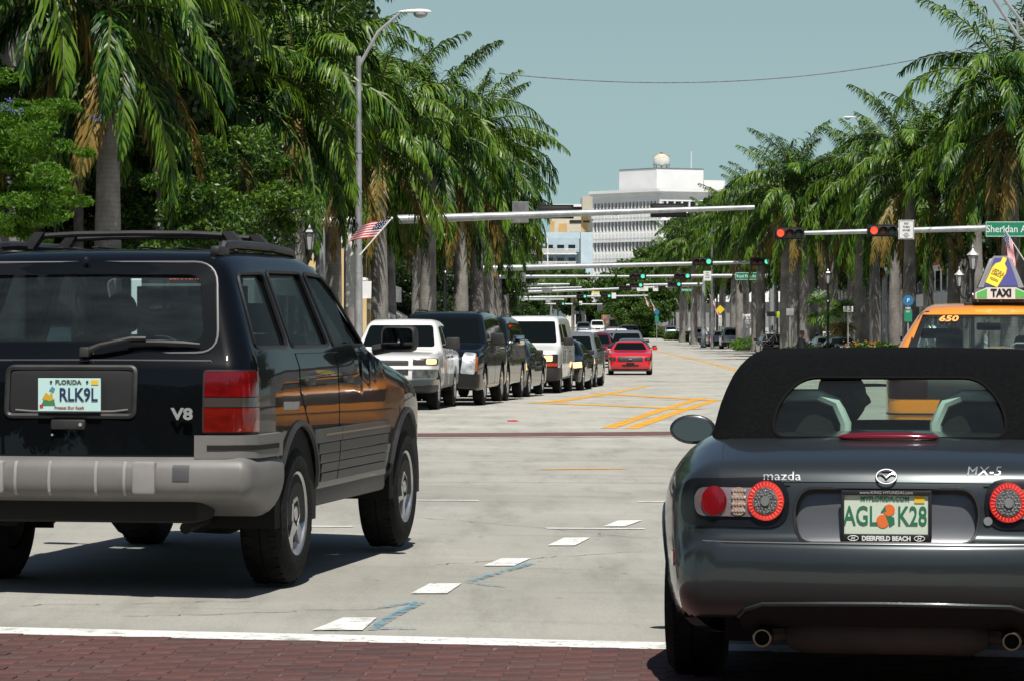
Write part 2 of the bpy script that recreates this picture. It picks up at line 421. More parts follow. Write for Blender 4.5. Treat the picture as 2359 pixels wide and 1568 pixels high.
    def finish(s, bm, name, mats, flip=False):
        """to a mesh with the uncut hull's normals, so that cuts do not show in reflections"""
        rl = bm.faces.layers.int.get('rim')
        me = bpy.data.meshes.new(name); bm.normal_update()
        rim = [f[rl] if rl else 0 for f in bm.faces]
        for f in bm.faces: f.smooth = True
        bm.to_mesh(me); bm.free()
        for m in (mats if isinstance(mats, (list, tuple)) else [mats]): me.materials.append(m)
        cache = {}; nr = [(0,0,0)]*len(me.loops)
        for p in me.polygons:
            for li in p.loop_indices:
                vi = me.loops[li].vertex_index
                if rim[p.index]: nr[li] = tuple(p.normal)
                else:
                    if vi not in cache: cache[vi] = tuple(s.normal_at(me.vertices[vi].co))
                    nr[li] = cache[vi]
        me.normals_split_custom_set(nr)
        return me
def clip_to(bm, pl, i, j):
    cx = sum(p[0] for p in pl)/len(pl); cy = sum(p[1] for p in pl)/len(pl)
    for q in range(len(pl)):
        p0 = pl[q]; p1 = pl[(q+1) % len(pl)]; nx_, ny_ = p1[1]-p0[1], -(p1[0]-p0[0])
        if math.hypot(nx_, ny_) < 1e-7: continue
        if nx_*(cx-p0[0])+ny_*(cy-p0[1]) > 0: nx_, ny_ = -nx_, -ny_
        c = Vector((0,0,0)); c[i] = p0[0]; c[j] = p0[1]; no = Vector((0,0,0)); no[i] = nx_; no[j] = ny_
        bmesh.ops.bisect_plane(bm, geom=bm.verts[:]+bm.edges[:]+bm.faces[:], dist=1e-5, plane_co=c, plane_no=no, clear_outer=True)
def pmesh(H, pl, axis, sign, name, mat, parent, off=.003, thick=.01, cond=None, nmin=.12, smooth=True):
    bm = H.patch(pl, axis, sign, off, thick, cond, nmin)
    if not bm.faces: bm.free(); print('EMPTY PATCH', name, parent.name if parent else ''); bm = nb()
    return obj(name, bm, mat, parent, sharp=40)
def bead(H, pl, axis, sign, name, mat, parent, rad=.006, off=.003, n=5, closed=True, cond=None):
    bm = nb(); pts = [H.project(axis, sign, a, b, off=off) for a, b in pl]
    tube(bm, pts, rad, n, closed=closed); return obj(name, bm, mat, parent)
def ringpatch(H, outer, inner, axis, sign, name, mat, parent, off=.004):
    bm = nb(); A = [bm.verts.new(H.project(axis, sign, a, b, off=off)) for a, b in outer]; B = [bm.verts.new(H.project(axis, sign, a, b, off=off)) for a, b in inner]
    n = len(A)
    for k in range(n): bm.faces.new((A[k], A[(k+1)%n], B[(k+1)%n], B[k]))
    return obj(name, bm, mat, parent, sharp=60)
def texthull(H, s, size, x0, z0, mat, parent, name='badge', off=.003, th=.003, sx=1., shear=0., bold=0., sp=1.):
    """lettering laid on the curved rear of a body"""
    me = textmesh(s, size, .001, 'CENTER', bold, sx, shear, sp)
    for v in me.vertices: v.co = H.project('y', -1, x0+v.co.x, z0+v.co.y, off=off+(th if v.co.z > 0 else 0))
    me.materials.clear(); me.materials.append(mat); me.name = name; me.update(); return link(name, me, parent)
def mirror(pl): return [(-a, b) for a, b in pl]

# ------------------------------------------------------------------ wheels
WM = {}
def wheel_meshes(rad, wid, rim, style):
    k = (rad, wid, rim, style)
    if k in WM: return WM[k]
    h = wid/2; Mx = Matrix.Rotation(R(90), 4, 'Y')
    bm = nb()
    lathe(bm, [(rim-.012, -h+.02), (rim+.01, -h+.004), (rim+(rad-rim)*.45, -h-.002), (rad-.03, -h+.012), (rad-.006, -h+.035), (rad, -h+.06), (rad, -.004), (rad-.008, -.003), (rad-.008, .003), (rad, .004), (rad, h-.06), (rad-.006, h-.035), (rad-.03, h-.012), (rad*.5+rim*.5, h+.002), (rim+.01, h-.004), (rim-.012, h-.02)], 40, Mx)
    for k2 in range(36):      # tread blocks at the shoulders
        a = 2*math.pi*k2/36
        for sx in (-1, 1):
            c = Vector((sx*(h-.055), math.cos(a)*(rad-.001), math.sin(a)*(rad-.001)))
            M = Matrix.Translation(c) @ Matrix.Rotation(a, 4, 'X') @ Matrix.Diagonal((.045, .006, 2*math.pi*rad/36*.6, 1))
            bmesh.ops.create_cube(bm, size=1, matrix=M)
    tyre = finish(bm, 'tyre', M_tyre, 30)
    bm = nb()
    # rim barrel and lip; +x is the outer face
    lathe(bm, [(rim-.03, -h+.02), (rim-.035, h-.05), (rim-.012, h-.012), (rim, h-.006), (rim+.004, h-.016), (rim-.01, h-.03)], 36, Mx, 0)
    lathe(bm, [(0, h-.09), (rim-.035, h-.09)], 24, Mx, 1)
    nsp = {'five': 5, 'six': 6, 'multi': 10, 'steel': 0}[style]
    for k2 in range(nsp):
        a = 2*math.pi*k2/nsp; wd = rim*(.36 if nsp == 5 else .3 if nsp == 6 else .13)
        p = []
        for rr, ww in ((.06, wd*.62), (rim*.55, wd*.42), (rim-.02, wd*.6)):
            p.append((rr, ww))
        pts = [(rr, ww) for rr, ww in p] + [(rr, -ww) for rr, ww in p[::-1]]
        P = [Vector((h-.045 + (.012 if rr < .1 else 0), rr*math.cos(a)-ww*math.sin(a), rr*math.sin(a)+ww*math.cos(a))) for rr, ww in pts]
        prism(bm, P, (.022, 0, 0), 0)
    if nsp == 0: lathe(bm, [(0, h-.03), (rim*.5, h-.035), (rim*.75, h-.05), (rim-.03, h-.035)], 28, Mx, 0)
    lathe(bm, [(0, h-.008), (rim*.16, h-.012), (rim*.2, h-.03), (rim*.34, h-.03), (rim*.36, h-.05)], 20, Mx, 0)
    for k2 in range(5):
        a = 2*math.pi*(k2+.5)/5
        tube(bm, [(h-.03, rim*.27*math.cos(a), rim*.27*math.sin(a)), (h-.012, rim*.27*math.cos(a), rim*.27*math.sin(a))], .012, 6, 1)
    rimm = finish(bm, 'rim', [M_alloy, M_dark], 30)
    WM[k] = (tyre, rimm); return WM[k]
def add_wheel(car, x, y, rad, wid, rim, style='five', steer=0., spin=0.):
    t, r_ = wheel_meshes(rad, wid, rim, style)
    s = 1 if x > 0 else -1
    w_ = link('wheel', None, car, (x - s*wid/2, y, rad), (0, 0, (0 if s > 0 else math.pi)+steer)); w_.empty_display_size = .1
    link('tyre', t, w_, rot=(spin, 0, 0)); link('rim', r_, w_, rot=(spin, 0, 0)); return w_
def well(bm, x0, x1, y, z, rad):
    """wheel housing: half drum, open towards the outside"""
    n = 16
    A = []; B = []
    for k in range(n+1):
        a = -.15 + (math.pi+.3)*k/n
        A.append(bm.verts.new((x0, y+rad*math.cos(a), z+rad*math.sin(a)))); B.append(bm.verts.new((x1, y+rad*math.cos(a), z+rad*math.sin(a))))
    for k in range(n): bm.faces.new((A[k], A[k+1], B[k+1], B[k]))
    bm.faces.new(A)
# ------------------------------------------------------------------ road, pavements and markings
def sheet(name, xs_of_y, ys, off, mat, label=None, kind='structure', skirt=0.):
    """strip of ground: xs_of_y(y) gives the x positions across"""
    bm = nb(); rows = []
    for y in ys:
        rows.append([bm.verts.new((x, y, G(x, y)+off)) for x in xs_of_y(y)])
    for a, b in zip(rows[:-1], rows[1:]):
        for i in range(len(a)-1): bm.faces.new((a[i], a[i+1], b[i+1], b[i]))
    if skirt:
        be = [e for e in bm.edges if len(e.link_faces) == 1]
        r = bmesh.ops.extrude_edge_only(bm, edges=be)
        for v in r['geom']:
            if isinstance(v, bmesh.types.BMVert): v.co.z -= skirt
    o = obj(name, bm, mat, sharp=30); 
    if kind: o['kind'] = kind
    return o
def road_material():
    m = principled('concrete_road', (.3,.3,.28), .85); n = m.node_tree.nodes; l = m.node_tree.links; b = n['Principled BSDF']
    tc = n.new('ShaderNodeTexCoord')
    def noise(scale, det, rough=.6, st=(1,1,1)):
        mp = n.new('ShaderNodeMapping'); mp.inputs['Scale'].default_value = st; l.new(tc.outputs['Object'], mp.inputs[0])
        z = n.new('ShaderNodeTexNoise'); z.inputs['Scale'].default_value = scale; z.inputs['Detail'].default_value = det; z.inputs['Roughness'].default_value = rough
        l.new(mp.outputs[0], z.inputs[0]); return z.outputs[0]
    def ramp(src, stops):
        c = n.new('ShaderNodeValToRGB'); e = c.color_ramp.elements
        e[0].position, e[0].color = stops[0][0], tuple(stops[0][1])+(1,); e[1].position, e[1].color = stops[-1][0], tuple(stops[-1][1])+(1,)
        for p, cc in stops[1:-1]: q = e.new(p); q.color = tuple(cc)+(1,)
        l.new(src, c.inputs[0]); return c.outputs[0]
    def mul(a, b_, f=1.):
        x = n.new('ShaderNodeMix'); x.data_type = 'RGBA'; x.blend_type = 'MULTIPLY'; x.inputs[0].default_value = f
        l.new(a, x.inputs[6]); l.new(b_, x.inputs[7]); return x.outputs[2]
    base = ramp(noise(.35, 5), [(.3, (.262,.256,.228)), (.5, (.318,.311,.280)), (.7, (.372,.364,.330))])
    grain = ramp(noise(95, 3, .7), [(.32, (.66,.66,.66)), (.5, (.97,.97,.96)), (.7, (1.18,1.17,1.12))])
    wear = ramp(noise(1.1, 8, .7, (2.2, .35, 1)), [(.34, (.80,.80,.79)), (.5, (1,1,1)), (.7, (1.06,1.06,1.05))])
    skid = ramp(noise(.8, 6, .75, (.35, 3.2, 1)), [(.3, (.84,.84,.83)), (.46, (1,1,1)), (.8, (1.04,1.04,1.03))])
    # small dark spots: gum, tar, oil
    v = n.new('ShaderNodeTexVoronoi'); v.inputs['Scale'].default_value = 3.4; v.inputs['Randomness'].default_value = 1
    mp = n.new('ShaderNodeMapping'); mp.inputs['Scale'].default_value = (1, .8, 1); l.new(tc.outputs['Object'], mp.inputs[0]); l.new(mp.outputs[0], v.inputs[0])
    spot = ramp(v.outputs['Distance'], [(.0, (.30,.29,.28)), (.045, (.45,.44,.43)), (.085, (1,1,1)), (1, (1,1,1))])
    sn = n.new('ShaderNodeTexNoise'); sn.inputs['Scale'].default_value = .8; l.new(tc.outputs['Object'], sn.inputs[0])
    sm = n.new('ShaderNodeMapRange'); sm.inputs[1].default_value = .40; sm.inputs[2].default_value = .52; l.new(sn.outputs[0], sm.inputs[0])
    x = n.new('ShaderNodeMix'); x.data_type = 'RGBA'; x.blend_type = 'MULTIPLY'; l.new(sm.outputs[0], x.inputs[0])
    c = mul(mul(mul(base, grain, .8), wear), skid); l.new(c, x.inputs[6]); l.new(spot, x.inputs[7]); l.new(x.outputs[2], b.inputs['Base Color'])
    # the road turns paler towards the far side of the junction
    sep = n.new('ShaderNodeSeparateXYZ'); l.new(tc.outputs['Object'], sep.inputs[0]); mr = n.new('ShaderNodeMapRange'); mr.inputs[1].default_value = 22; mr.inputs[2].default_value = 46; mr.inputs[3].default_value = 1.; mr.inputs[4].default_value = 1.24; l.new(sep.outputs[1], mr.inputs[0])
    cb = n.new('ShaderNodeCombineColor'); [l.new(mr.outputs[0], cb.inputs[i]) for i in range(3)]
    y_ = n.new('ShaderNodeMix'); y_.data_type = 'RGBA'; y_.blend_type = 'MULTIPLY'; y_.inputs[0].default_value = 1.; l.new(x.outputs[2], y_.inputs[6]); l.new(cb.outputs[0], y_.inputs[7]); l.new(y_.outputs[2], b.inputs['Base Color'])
    bp = n.new('ShaderNodeBump'); bp.inputs['Strength'].default_value = .35; bp.inputs['Distance'].default_value = .004
    nz = n.new('ShaderNodeTexNoise'); nz.inputs['Scale'].default_value = 70; nz.inputs['Detail'].default_value = 4; l.new(tc.outputs['Object'], nz.inputs[0])
    l.new(nz.outputs[0], bp.inputs['Height']); l.new(bp.outputs[0], b.inputs['Normal'])
    return m
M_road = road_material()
M_pave = noisy('pavement_concrete', (.28,.27,.25), (.38,.37,.35), .8, .85, .05, c3=(.33,.32,.3))
M_kerb = noisy('kerb_concrete', (.34,.33,.31), (.46,.45,.43), 2, .8, .05)
M_earth = noisy('ground_earth', (.16,.15,.12), (.22,.21,.17), .3, .95)
M_brick = None
def brick_mats():
    out = []
    for i, c in enumerate([(.080,.036,.031), (.094,.039,.034), (.066,.033,.031), (.084,.045,.040)]):
        out.append(noisy('red_paver_%s' % 'abcd'[i], tuple(k*.8 for k in c), tuple(k*1.25 for k in c), 18, .8, .15))
    return out
M_joint = noisy('paver_joint_sand', (.055,.036,.032), (.22,.18,.155), 6, .95, .1, lo=.52, hi=.72)
YS = [float(y) for y in list(range(-30, 60, 1)) + list(range(60, 200, 5)) + list(range(200, 1601, 20))]
far_x = [-900, -300, -100, -40, -20, -12] + list(range(-8, 9)) + [12, 20, 40, 100, 300, 900]
g = sheet('ground', lambda y: far_x, YS, -.30, M_earth)
YR = [y for y in YS if y <= 44]
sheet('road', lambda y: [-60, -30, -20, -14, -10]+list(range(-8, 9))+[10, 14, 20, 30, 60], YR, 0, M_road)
YR2 = [y for y in YS if y >= 44]
def across(y, a, b, n=12): return [a + (b-a)*i/n for i in range(n+1)]
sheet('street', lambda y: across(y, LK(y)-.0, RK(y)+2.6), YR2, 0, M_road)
YP = [y for y in YS if 50 <= y <= 900]
o = sheet('left_pavement', lambda y: across(y, LK(y)-60, LK(y), 14), YP, .13, M_pave, skirt=.5)
sheet('right_pavement', lambda y: across(y, RK(y)+2.6, RK(y)+62, 14), YP, .13, M_pave, skirt=.5)
sheet('left_kerb', lambda y: across(y, LK(y)-.16, LK(y)+.012, 1), YP, .142, M_kerb, skirt=.5)
sheet('right_kerb', lambda y: across(y, RK(y)+2.588, RK(y)+2.76, 1), YP, .142, M_kerb, skirt=.5)

def paint(name, pts, mat, label=None, off=.005, kind='structure', sub=8):
    """painted marking: polygon given by 4 ground corners (two long sides a0-a1, b0-b1)"""
    a0, a1, b1, b0 = pts; bm = nb(); prev = None
    for i in range(sub+1):
        t = i/sub; A = a0.lerp(a1, t); B = b0.lerp(b1, t)
        row = [bm.verts.new((A.x, A.y, G(A.x, A.y)+off)), bm.verts.new((B.x, B.y, G(B.x, B.y)+off))]
        if prev: bm.faces.new((prev[0], row[0], row[1], prev[1]))
        prev = row
    o = obj(name, bm, mat, sharp=None); o['kind'] = kind
    return o
def line(name, p, q, width, mat, off=.005, sub=8):
    d = (q-p); n = Vector((-d.y, d.x, 0)).normalized()*width*.5
    return paint(name, [p-n, q-n, q+n, p+n], mat, off=off, sub=sub)
# near side: stop line and band of brick pavers
H0 = R(8.5)   # the junction's cross direction is turned with the street
u = Vector((math.cos(H0), -math.sin(H0), 0)); v = Vector((math.sin(H0), math.cos(H0), 0))
A = gp(0, 1462); B = gp(1510, 1497); cu = (B-A); cu.z = 0; cu.normalize(); cv = Vector((-cu.y, cu.x, 0))
A2 = gp(0, 1446)
wline = (A2-A).dot(cv)
bl = Vector((A.x, A.y, 0))
paint('stop_line', [bl-cu*6, bl+cu*11, bl+cu*11+cv*wline, bl-cu*6+cv*wline], M_whitepaint, off=.006, sub=30)
# pavers
bmats = brick_mats()
sheetb = nb()
rows = []
for i in range(-4, 30):
    pa = bl + cu*(i*.5) - cv*.0; pb = bl + cu*(i*.5) - cv*2.9
    rows.append([sheetb.verts.new((pa.x, pa.y, G(pa.x, pa.y)+.004)), sheetb.verts.new((pb.x, pb.y, G(pb.x, pb.y)+.004))])
for a, b in zip(rows[:-1], rows[1:]): sheetb.faces.new((a[0], b[0], b[1], a[1]))
xw = obj('brick_crosswalk', sheetb, M_joint, sharp=None); xw['kind'] = 'structure'
bmesh_protos = []
for k in range(4):
    bm = nb(); box(bm, (0,0,0), (.205, .098, .02))
    bmesh.ops.bevel(bm, geom=[e for e in bm.edges if min(v_.co.z for v_ in e.verts) > 0], offset=.004, segments=1, affect='EDGES')
    bmesh_protos.append(finish(bm, 'brick', bmats[k], None))
rnd = random.Random(3); spots = []
for j in range(26):
    for i in range(-8, 78):
        p = bl + cu*((i+(.5 if j % 2 else 0))*.2085 + rnd.uniform(-.002, .002)) - cv*(.052+j*.1015)
        px = 1179.5+p.x/p.y*FPX; py = HOR+EYE/p.y*FPX
        spots.append((p, -40 < px < 1640 and py < 1590, py))
vis = [s for s in spots if s[1]]; vis.sort(key=lambda s: -s[2])
single = set(id(s[0]) for s in vis[:300])
rest = nb()
for p, _, _ in spots:
    z = G(p.x, p.y)-.003+rnd.uniform(-.0015, .0015); rz = math.atan2(cu.y, cu.x)+rnd.uniform(-.012, .012)
    rx = rnd.uniform(-.008, .008)
    if id(p) in single: link('brick', bmesh_protos[rnd.choice((0,0,1,1,2,3))], xw, (p.x, p.y, z), (rx, 0, rz))
    else: box(rest, (p.x, p.y, z), (.205, .098, .02), rz, rnd.choice((0,0,1,1,2,3)))
o = obj('brick_paving', rest, bmats, xw, sharp=None); o['kind'] = 'stuff'
# far brick band with its white edge lines
fa = gp(955, 1008); fb = gp(1552, 1004); fd = (fb-fa).normalized(); fa0 = fa-fd*9; fb0 = fb+fd*14
fv = Vector((-fd.y, fd.x, 0))
M_farbrick = noisy('far_red_pavers', (.11,.05,.045), (.16,.085,.075), 3, .85, .1, c3=(.12,.06,.055))
paint('far_brick_crosswalk', [fa0, fb0, fb0+fv*1.9, fa0+fv*1.9], M_farbrick, off=.004, sub=20)
paint('far_crosswalk_line', [fa0-fv*.16, fb0-fv*.16, fb0, fa0], M_whitepaint, off=.008, sub=20)
# dashes of the lane guide line
for (x0, x1, x2, x3, y0, y1) in [(718, 835, 868, 790, 1453, 1424), (946, 1030, 1063, 990, 1368, 1345), (1113, 1185, 1222, 1155, 1304, 1287), (1261, 1325, 1360, 1300, 1257, 1239), (1390, 1440, 1480, 1425, 1213, 1199)]:
    paint('lane_dash', [gp(x0, y0), gp(x1, y0), gp(x2, y1), gp(x3, y1)], M_whitepaint, off=.006, sub=3)
for (x0, y0, x1, y1, wd) in [(945, 1152, 1103, 1153, .09), (1258, 1217, 1484, 1218, .09), (640, 1212, 812, 1213, .09), (1470, 1156, 1560, 1156, .09), (955, 985, 1540, 985, .06)]:
    line('thin_white_line', gp(x0, y0), gp(x1, y1), wd, M_whitepaint, sub=3)
for (x0, y0, x1, y1, wd) in [(1505, 880, 1720, 877, .10), (1390, 862, 1700, 866, .08), (960, 961, 1330, 966, .03), (945, 1064, 1545, 1058, .02), (945, 1110, 1530, 1112, .02)]: line('slab_joint', gp(x0, y0), gp(x1, y1), wd, noisy('joint_tar', (.10,.07,.06), (.26,.23,.20), 3, .9, detail=10), off=.0035, sub=6)
_r = random.Random(21); M_crack = principled('crack_dark', (.07,.065,.055), .95)
for (x0, y0, x1, y1) in [(300, 1420, 900, 1400), (1000, 1300, 1480, 1270), (1010, 1090, 1540, 1098), (960, 1190, 1500, 1240), (60, 1395, 560, 1385)]:
    a_ = gp(x0, y0); b_ = gp(x1, y1); n_ = 22; pts_ = [a_.lerp(b_, k/n_)+Vector((_r.uniform(-.05,.05), _r.uniform(-.05,.05), 0)) for k in range(n_+1)]; bm = nb(); prev = None
    for k, p_ in enumerate(pts_):
        d_ = (pts_[min(k+1, n_)]-pts_[max(k-1, 0)]).normalized(); w_ = Vector((-d_.y, d_.x, 0))*_r.uniform(.001, .006); row = [bm.verts.new((q_.x, q_.y, G(q_.x, q_.y)+.003)) for q_ in (p_-w_, p_+w_)]
        if prev: bm.faces.new((prev[0], row[0], row[1], prev[1]))
        prev = row
    o = obj('crack', bm, M_crack, sharp=None); o['kind'] = 'structure'
line('yellow_stripe', gp(1246, 1081), gp(1440, 1079), .13, M_yellowpaint)
# yellow double line and hatched island
for (x0, y0, x1, y1, wd) in [(1400, 986, 1618, 916, .22), (1452, 987, 1652, 920, .22), (1255, 926, 1492, 888, .20), (1285, 925, 1450, 897, .18), (1378, 905, 1655, 922, .55), (1228, 927, 1600, 942, .55)]:
    line('yellow_line', gp(x0, y0), gp(x1, y1), wd, M_yellowpaint, off=.007 if wd > .5 else .005, sub=12)
for k, off in ((0, -.14), (1, .14)):
    for s0, s1 in ((100, 125), (125, 140), (140, 155), (155, 175), (175, 200), (200, 230), (230, 270), (270, 330), (330, 400)):
        line('centre_line', Vector((CX(s0)+off, s0, 0)), Vector((CX(s1)+off, s1, 0)), .13, M_yellowpaint, sub=10)
# utility-crew spray marks
M_spray = noisy('blue_spray_paint', (.08,.27,.36), (.16,.30,.36), 14, .8)
_n = M_spray.node_tree.nodes; _l = M_spray.node_tree.links; _z = _n.new('ShaderNodeTexNoise'); _z.inputs['Scale'].default_value = 22; _z.inputs['Detail'].default_value = 6
_m = _n.new('ShaderNodeMapRange'); _m.inputs[1].default_value = .38; _m.inputs[2].default_value = .62; _m.inputs[4].default_value = .8; _tc = _n.new('ShaderNodeTexCoord'); _l.new(_tc.outputs['Object'], _z.inputs[0]); _l.new(_z.outputs[0], _m.inputs[0]); _l.new(_m.outputs[0], _n['Principled BSDF'].inputs['Alpha'])
for pts in ([(860,1447),(905,1420),(968,1388)], [(968,1388),(930,1391),(880,1400)], [(850,1452),(900,1448),(960,1449)], [(1080,1340),(1150,1320),(1225,1298)], [(1080,1342),(1120,1348),(1160,1353)]):
    for a, b in zip(pts[:-1], pts[1:]): line('blue_spray_mark', gp(*a), gp(*b), .055, M_spray, off=.0085, sub=3)
# red scrap on the road
bm = nb(); p = gp(1180, 970)
for k in range(5): 
    q = p + Vector((-.06+.03*k, .03*math.sin(k*2), 0)); box(bm, q+Vector((0,0,.012+.010*math.sin(k*3))), (.04, .07, .016), k*.5)
tag(obj('litter_scrap', bm, principled('red_litter', (.6,.03,.04), .5)), 'small red scrap of litter lying on the pale road before the queue', 'litter')

# ------------------------------------------------------------------ number plates
def plate(parent, loc, rz=0, w=.305, h=.152, col=(.55,.66,.62), name='number_plate', tilt=0.):
    bm = nb(); box(bm, (0,0,0), (w, .006, h), bev=.002)
    m = principled('plate_%02d%02d' % (int(col[0]*99), int(col[2]*99)), col, .35)
    return obj(name, bm, m, parent, loc, (tilt, 0, rz), sharp=None)
FACE = (R(90), 0, 0)     # text standing up and facing -y

# ------------------------------------------------------------------ the dark off-roader, near left
M_jblack = carpaint('deep_blue_black_lacquer', (.0026,.0034,.0045), 0, .35, .006, .03, .6, .0)
M_taupe = noisy('grey_bumper_plastic', (.120,.117,.112), (.175,.170,.164), 1.6, .5, .05, c3=(.148,.144,.139))
M_clad = noisy('cladding_plastic_shaded', (.045,.047,.05), (.07,.072,.074), 3, .5, .05)  # darker copy of the bumper plastic: the flank's shade is in the colour
M_red = noisy('red_lens', (.06,.0015,.002), (.20,.004,.005), 2.2, .14, 0, coat=.8, stretch=(1,1,3)); M_dred = noisy('orange_red_lens', (.07,.002,.002), (.24,.012,.005), 2.2, .14, 0, coat=.8, stretch=(1,1,3))
M_smoke = principled('smoked_lens', (.05,.04,.035), .15, 0, 1)
M_clear = principled('clear_lens', (.35,.35,.36), .12, .3, 1)
M_amber = principled('amber_lens', (.6,.2,.03), .15, 0, 1)
M_jglass = glassmat('hatch_glass', (.72,.90,.92), .40, 0, .06)
M_wglass = glassmat('clear_pane', (.72,.82,.80), .7, 0, .05)
jz = G(-1.93, 15.65)
jeep = thing('off_road_car', 'black boxy off-roader with grey bumper and roof rails seen from behind, nearest on the left', 'car', (-1.93, 15.65, jz), -R(9.8))
def Wj(y, z):
    if z < 1.13: w_ = .868 - .05*max(0, (.6-z)/.3)**2 - .012*((z-.85)/.3)**2
    else: w_ = .852 - (z-1.13)/.50*.185
    t = max(0, (-.30-y)/.68); w_ -= .035*t*t
    t = max(0, (y-2.4)/1.1); w_ -= .10*t*t
    if z > 1.12 and y > 1.4: w_ -= .03
    return w_
jtop = [(-.975,.62),(-.965,.90),(-.945,1.10),(-.90,1.16),(-.76,1.52),(-.71,1.61),(-.60,1.65),(-.2,1.67),(.8,1.675),(1.15,1.655),(1.38,1.57),(1.98,1.17),(2.12,1.12),(3.1,1.0),(3.38,.90),(3.46,.6)]
jbot = [(-.975,.62),(-.965,.50),(-.90,.43),(-.5,.40),(0,.40),(2.7,.40),(3.2,.40),(3.44,.45),(3.46,.6)]
rj = lambda y, z: float(np.interp(z, [.45, .72], [.045, .10]))
HJ = Hull(jtop, jbot, Wj, rj, .05, .12, .025, step=.06, nv=18, nx=9)
HJI = Hull(jtop, jbot, Wj, rj, .05, .12, .025, step=.09, nv=12, nx=5, inset=.045)
jwin_r = rpoly([(-.675,1.19),(.675,1.19),(.612,1.595),(-.612,1.595)], .10, 6)
jwin_r2 = rpoly([(-.62,1.225),(.62,1.225),(.565,1.555),(-.565,1.555)], .07, 6)
jside = [rpoly([(-.70,1.20),(-.10,1.20),(-.09,1.57),(-.575,1.56)], .05, 3), rpoly([(.0,1.20),(.80,1.20),(.70,1.585),(.0,1.58)], .03, 3), rpoly([(.90,1.20),(1.76,1.20),(1.33,1.52),(1.20,1.575),(.80,1.585)], .03, 3)]
jws = rpoly([(-.68,1.19),(.68,1.19),(.585,1.57),(-.585,1.57)], .06, 4)
wcond = lambda c: 1.15 < c.y < 2.1
jarch = [ellipse(0, .37, .43, .43, 26), ellipse(2.69, .37, .43, .43, 26)]
bm = HJ.body()
HJ.cutout(bm, jwin_r2, 'y', -1, .03, lambda c: c.y < -.4)
HJ.cutout(bm, jws, 'y', 1, .03, wcond)
for pl in jside:
    for s in (1, -1): HJ.cutout(bm, pl, 'x', s, .035, nmin=.4)
for pl in jarch:
    for s in (1, -1): HJ.cutout(bm, pl, 'x', s, .06, nmin=.2)
    for f in [f for f in bm.faces if f.normal.z < -.5 and abs(f.calc_center_median().y-pl[0][0]+.43) < .43]: pass
D = [f for f in bm.faces if f.normal.z < -.6 and f.calc_center_median().z < .5]
bmesh.ops.delete(bm, geom=D, context='FACES')
link('body', HJ.finish(bm, 'body', M_jblack), jeep)
bm = HJI.body()
HJI.cutout(bm, jwin_r2, 'y', -1, 0, lambda c: c.y < -.3); HJI.cutout(bm, jws, 'y', 1, 0, lambda c: 1.05 < c.y < 2.1)
for pl in jside:
    for s in (1, -1): HJI.cutout(bm, pl, 'x', s, 0, nmin=.3)
for pl in jarch:
    for s in (1, -1): HJI.cutout(bm, pl, 'x', s, 0, nmin=.2)
bmesh.ops.delete(bm, geom=[f for f in bm.faces if f.calc_center_median().z < .75 or f.calc_center_median().y > 2.1], context='FACES')
link('lining', HJI.finish(bm, 'lining', M_dark), jeep)
tg = pmesh(HJ, jwin_r2, 'y', -1, 'rear_window', M_jglass, jeep, -.012, 0, lambda c: c.y < -.4, smooth=True)
ringpatch(HJ, rpoly([(-.682,1.183),(.682,1.183),(.62,1.603),(-.62,1.603)], .105, 6), rpoly([(-.615,1.23),(.615,1.23),(.56,1.55),(-.56,1.55)], .066, 6), 'y', -1, 'window_border', principled('fired_black_glass', (.008,.009,.010), .12, 0, 0, .3), tg, .006)
bead(HJ, rpoly([(-.690,1.175),(.690,1.175),(.628,1.612),(-.628,1.612)], .11, 6), 'y', -1, 'window_seal', principled('satin_trim', (.16,.16,.16), .35), tg, .006, .003, 6)
pmesh(HJ, jws, 'y', 1, 'windshield', M_wglass, jeep, -.012, 0, wcond)
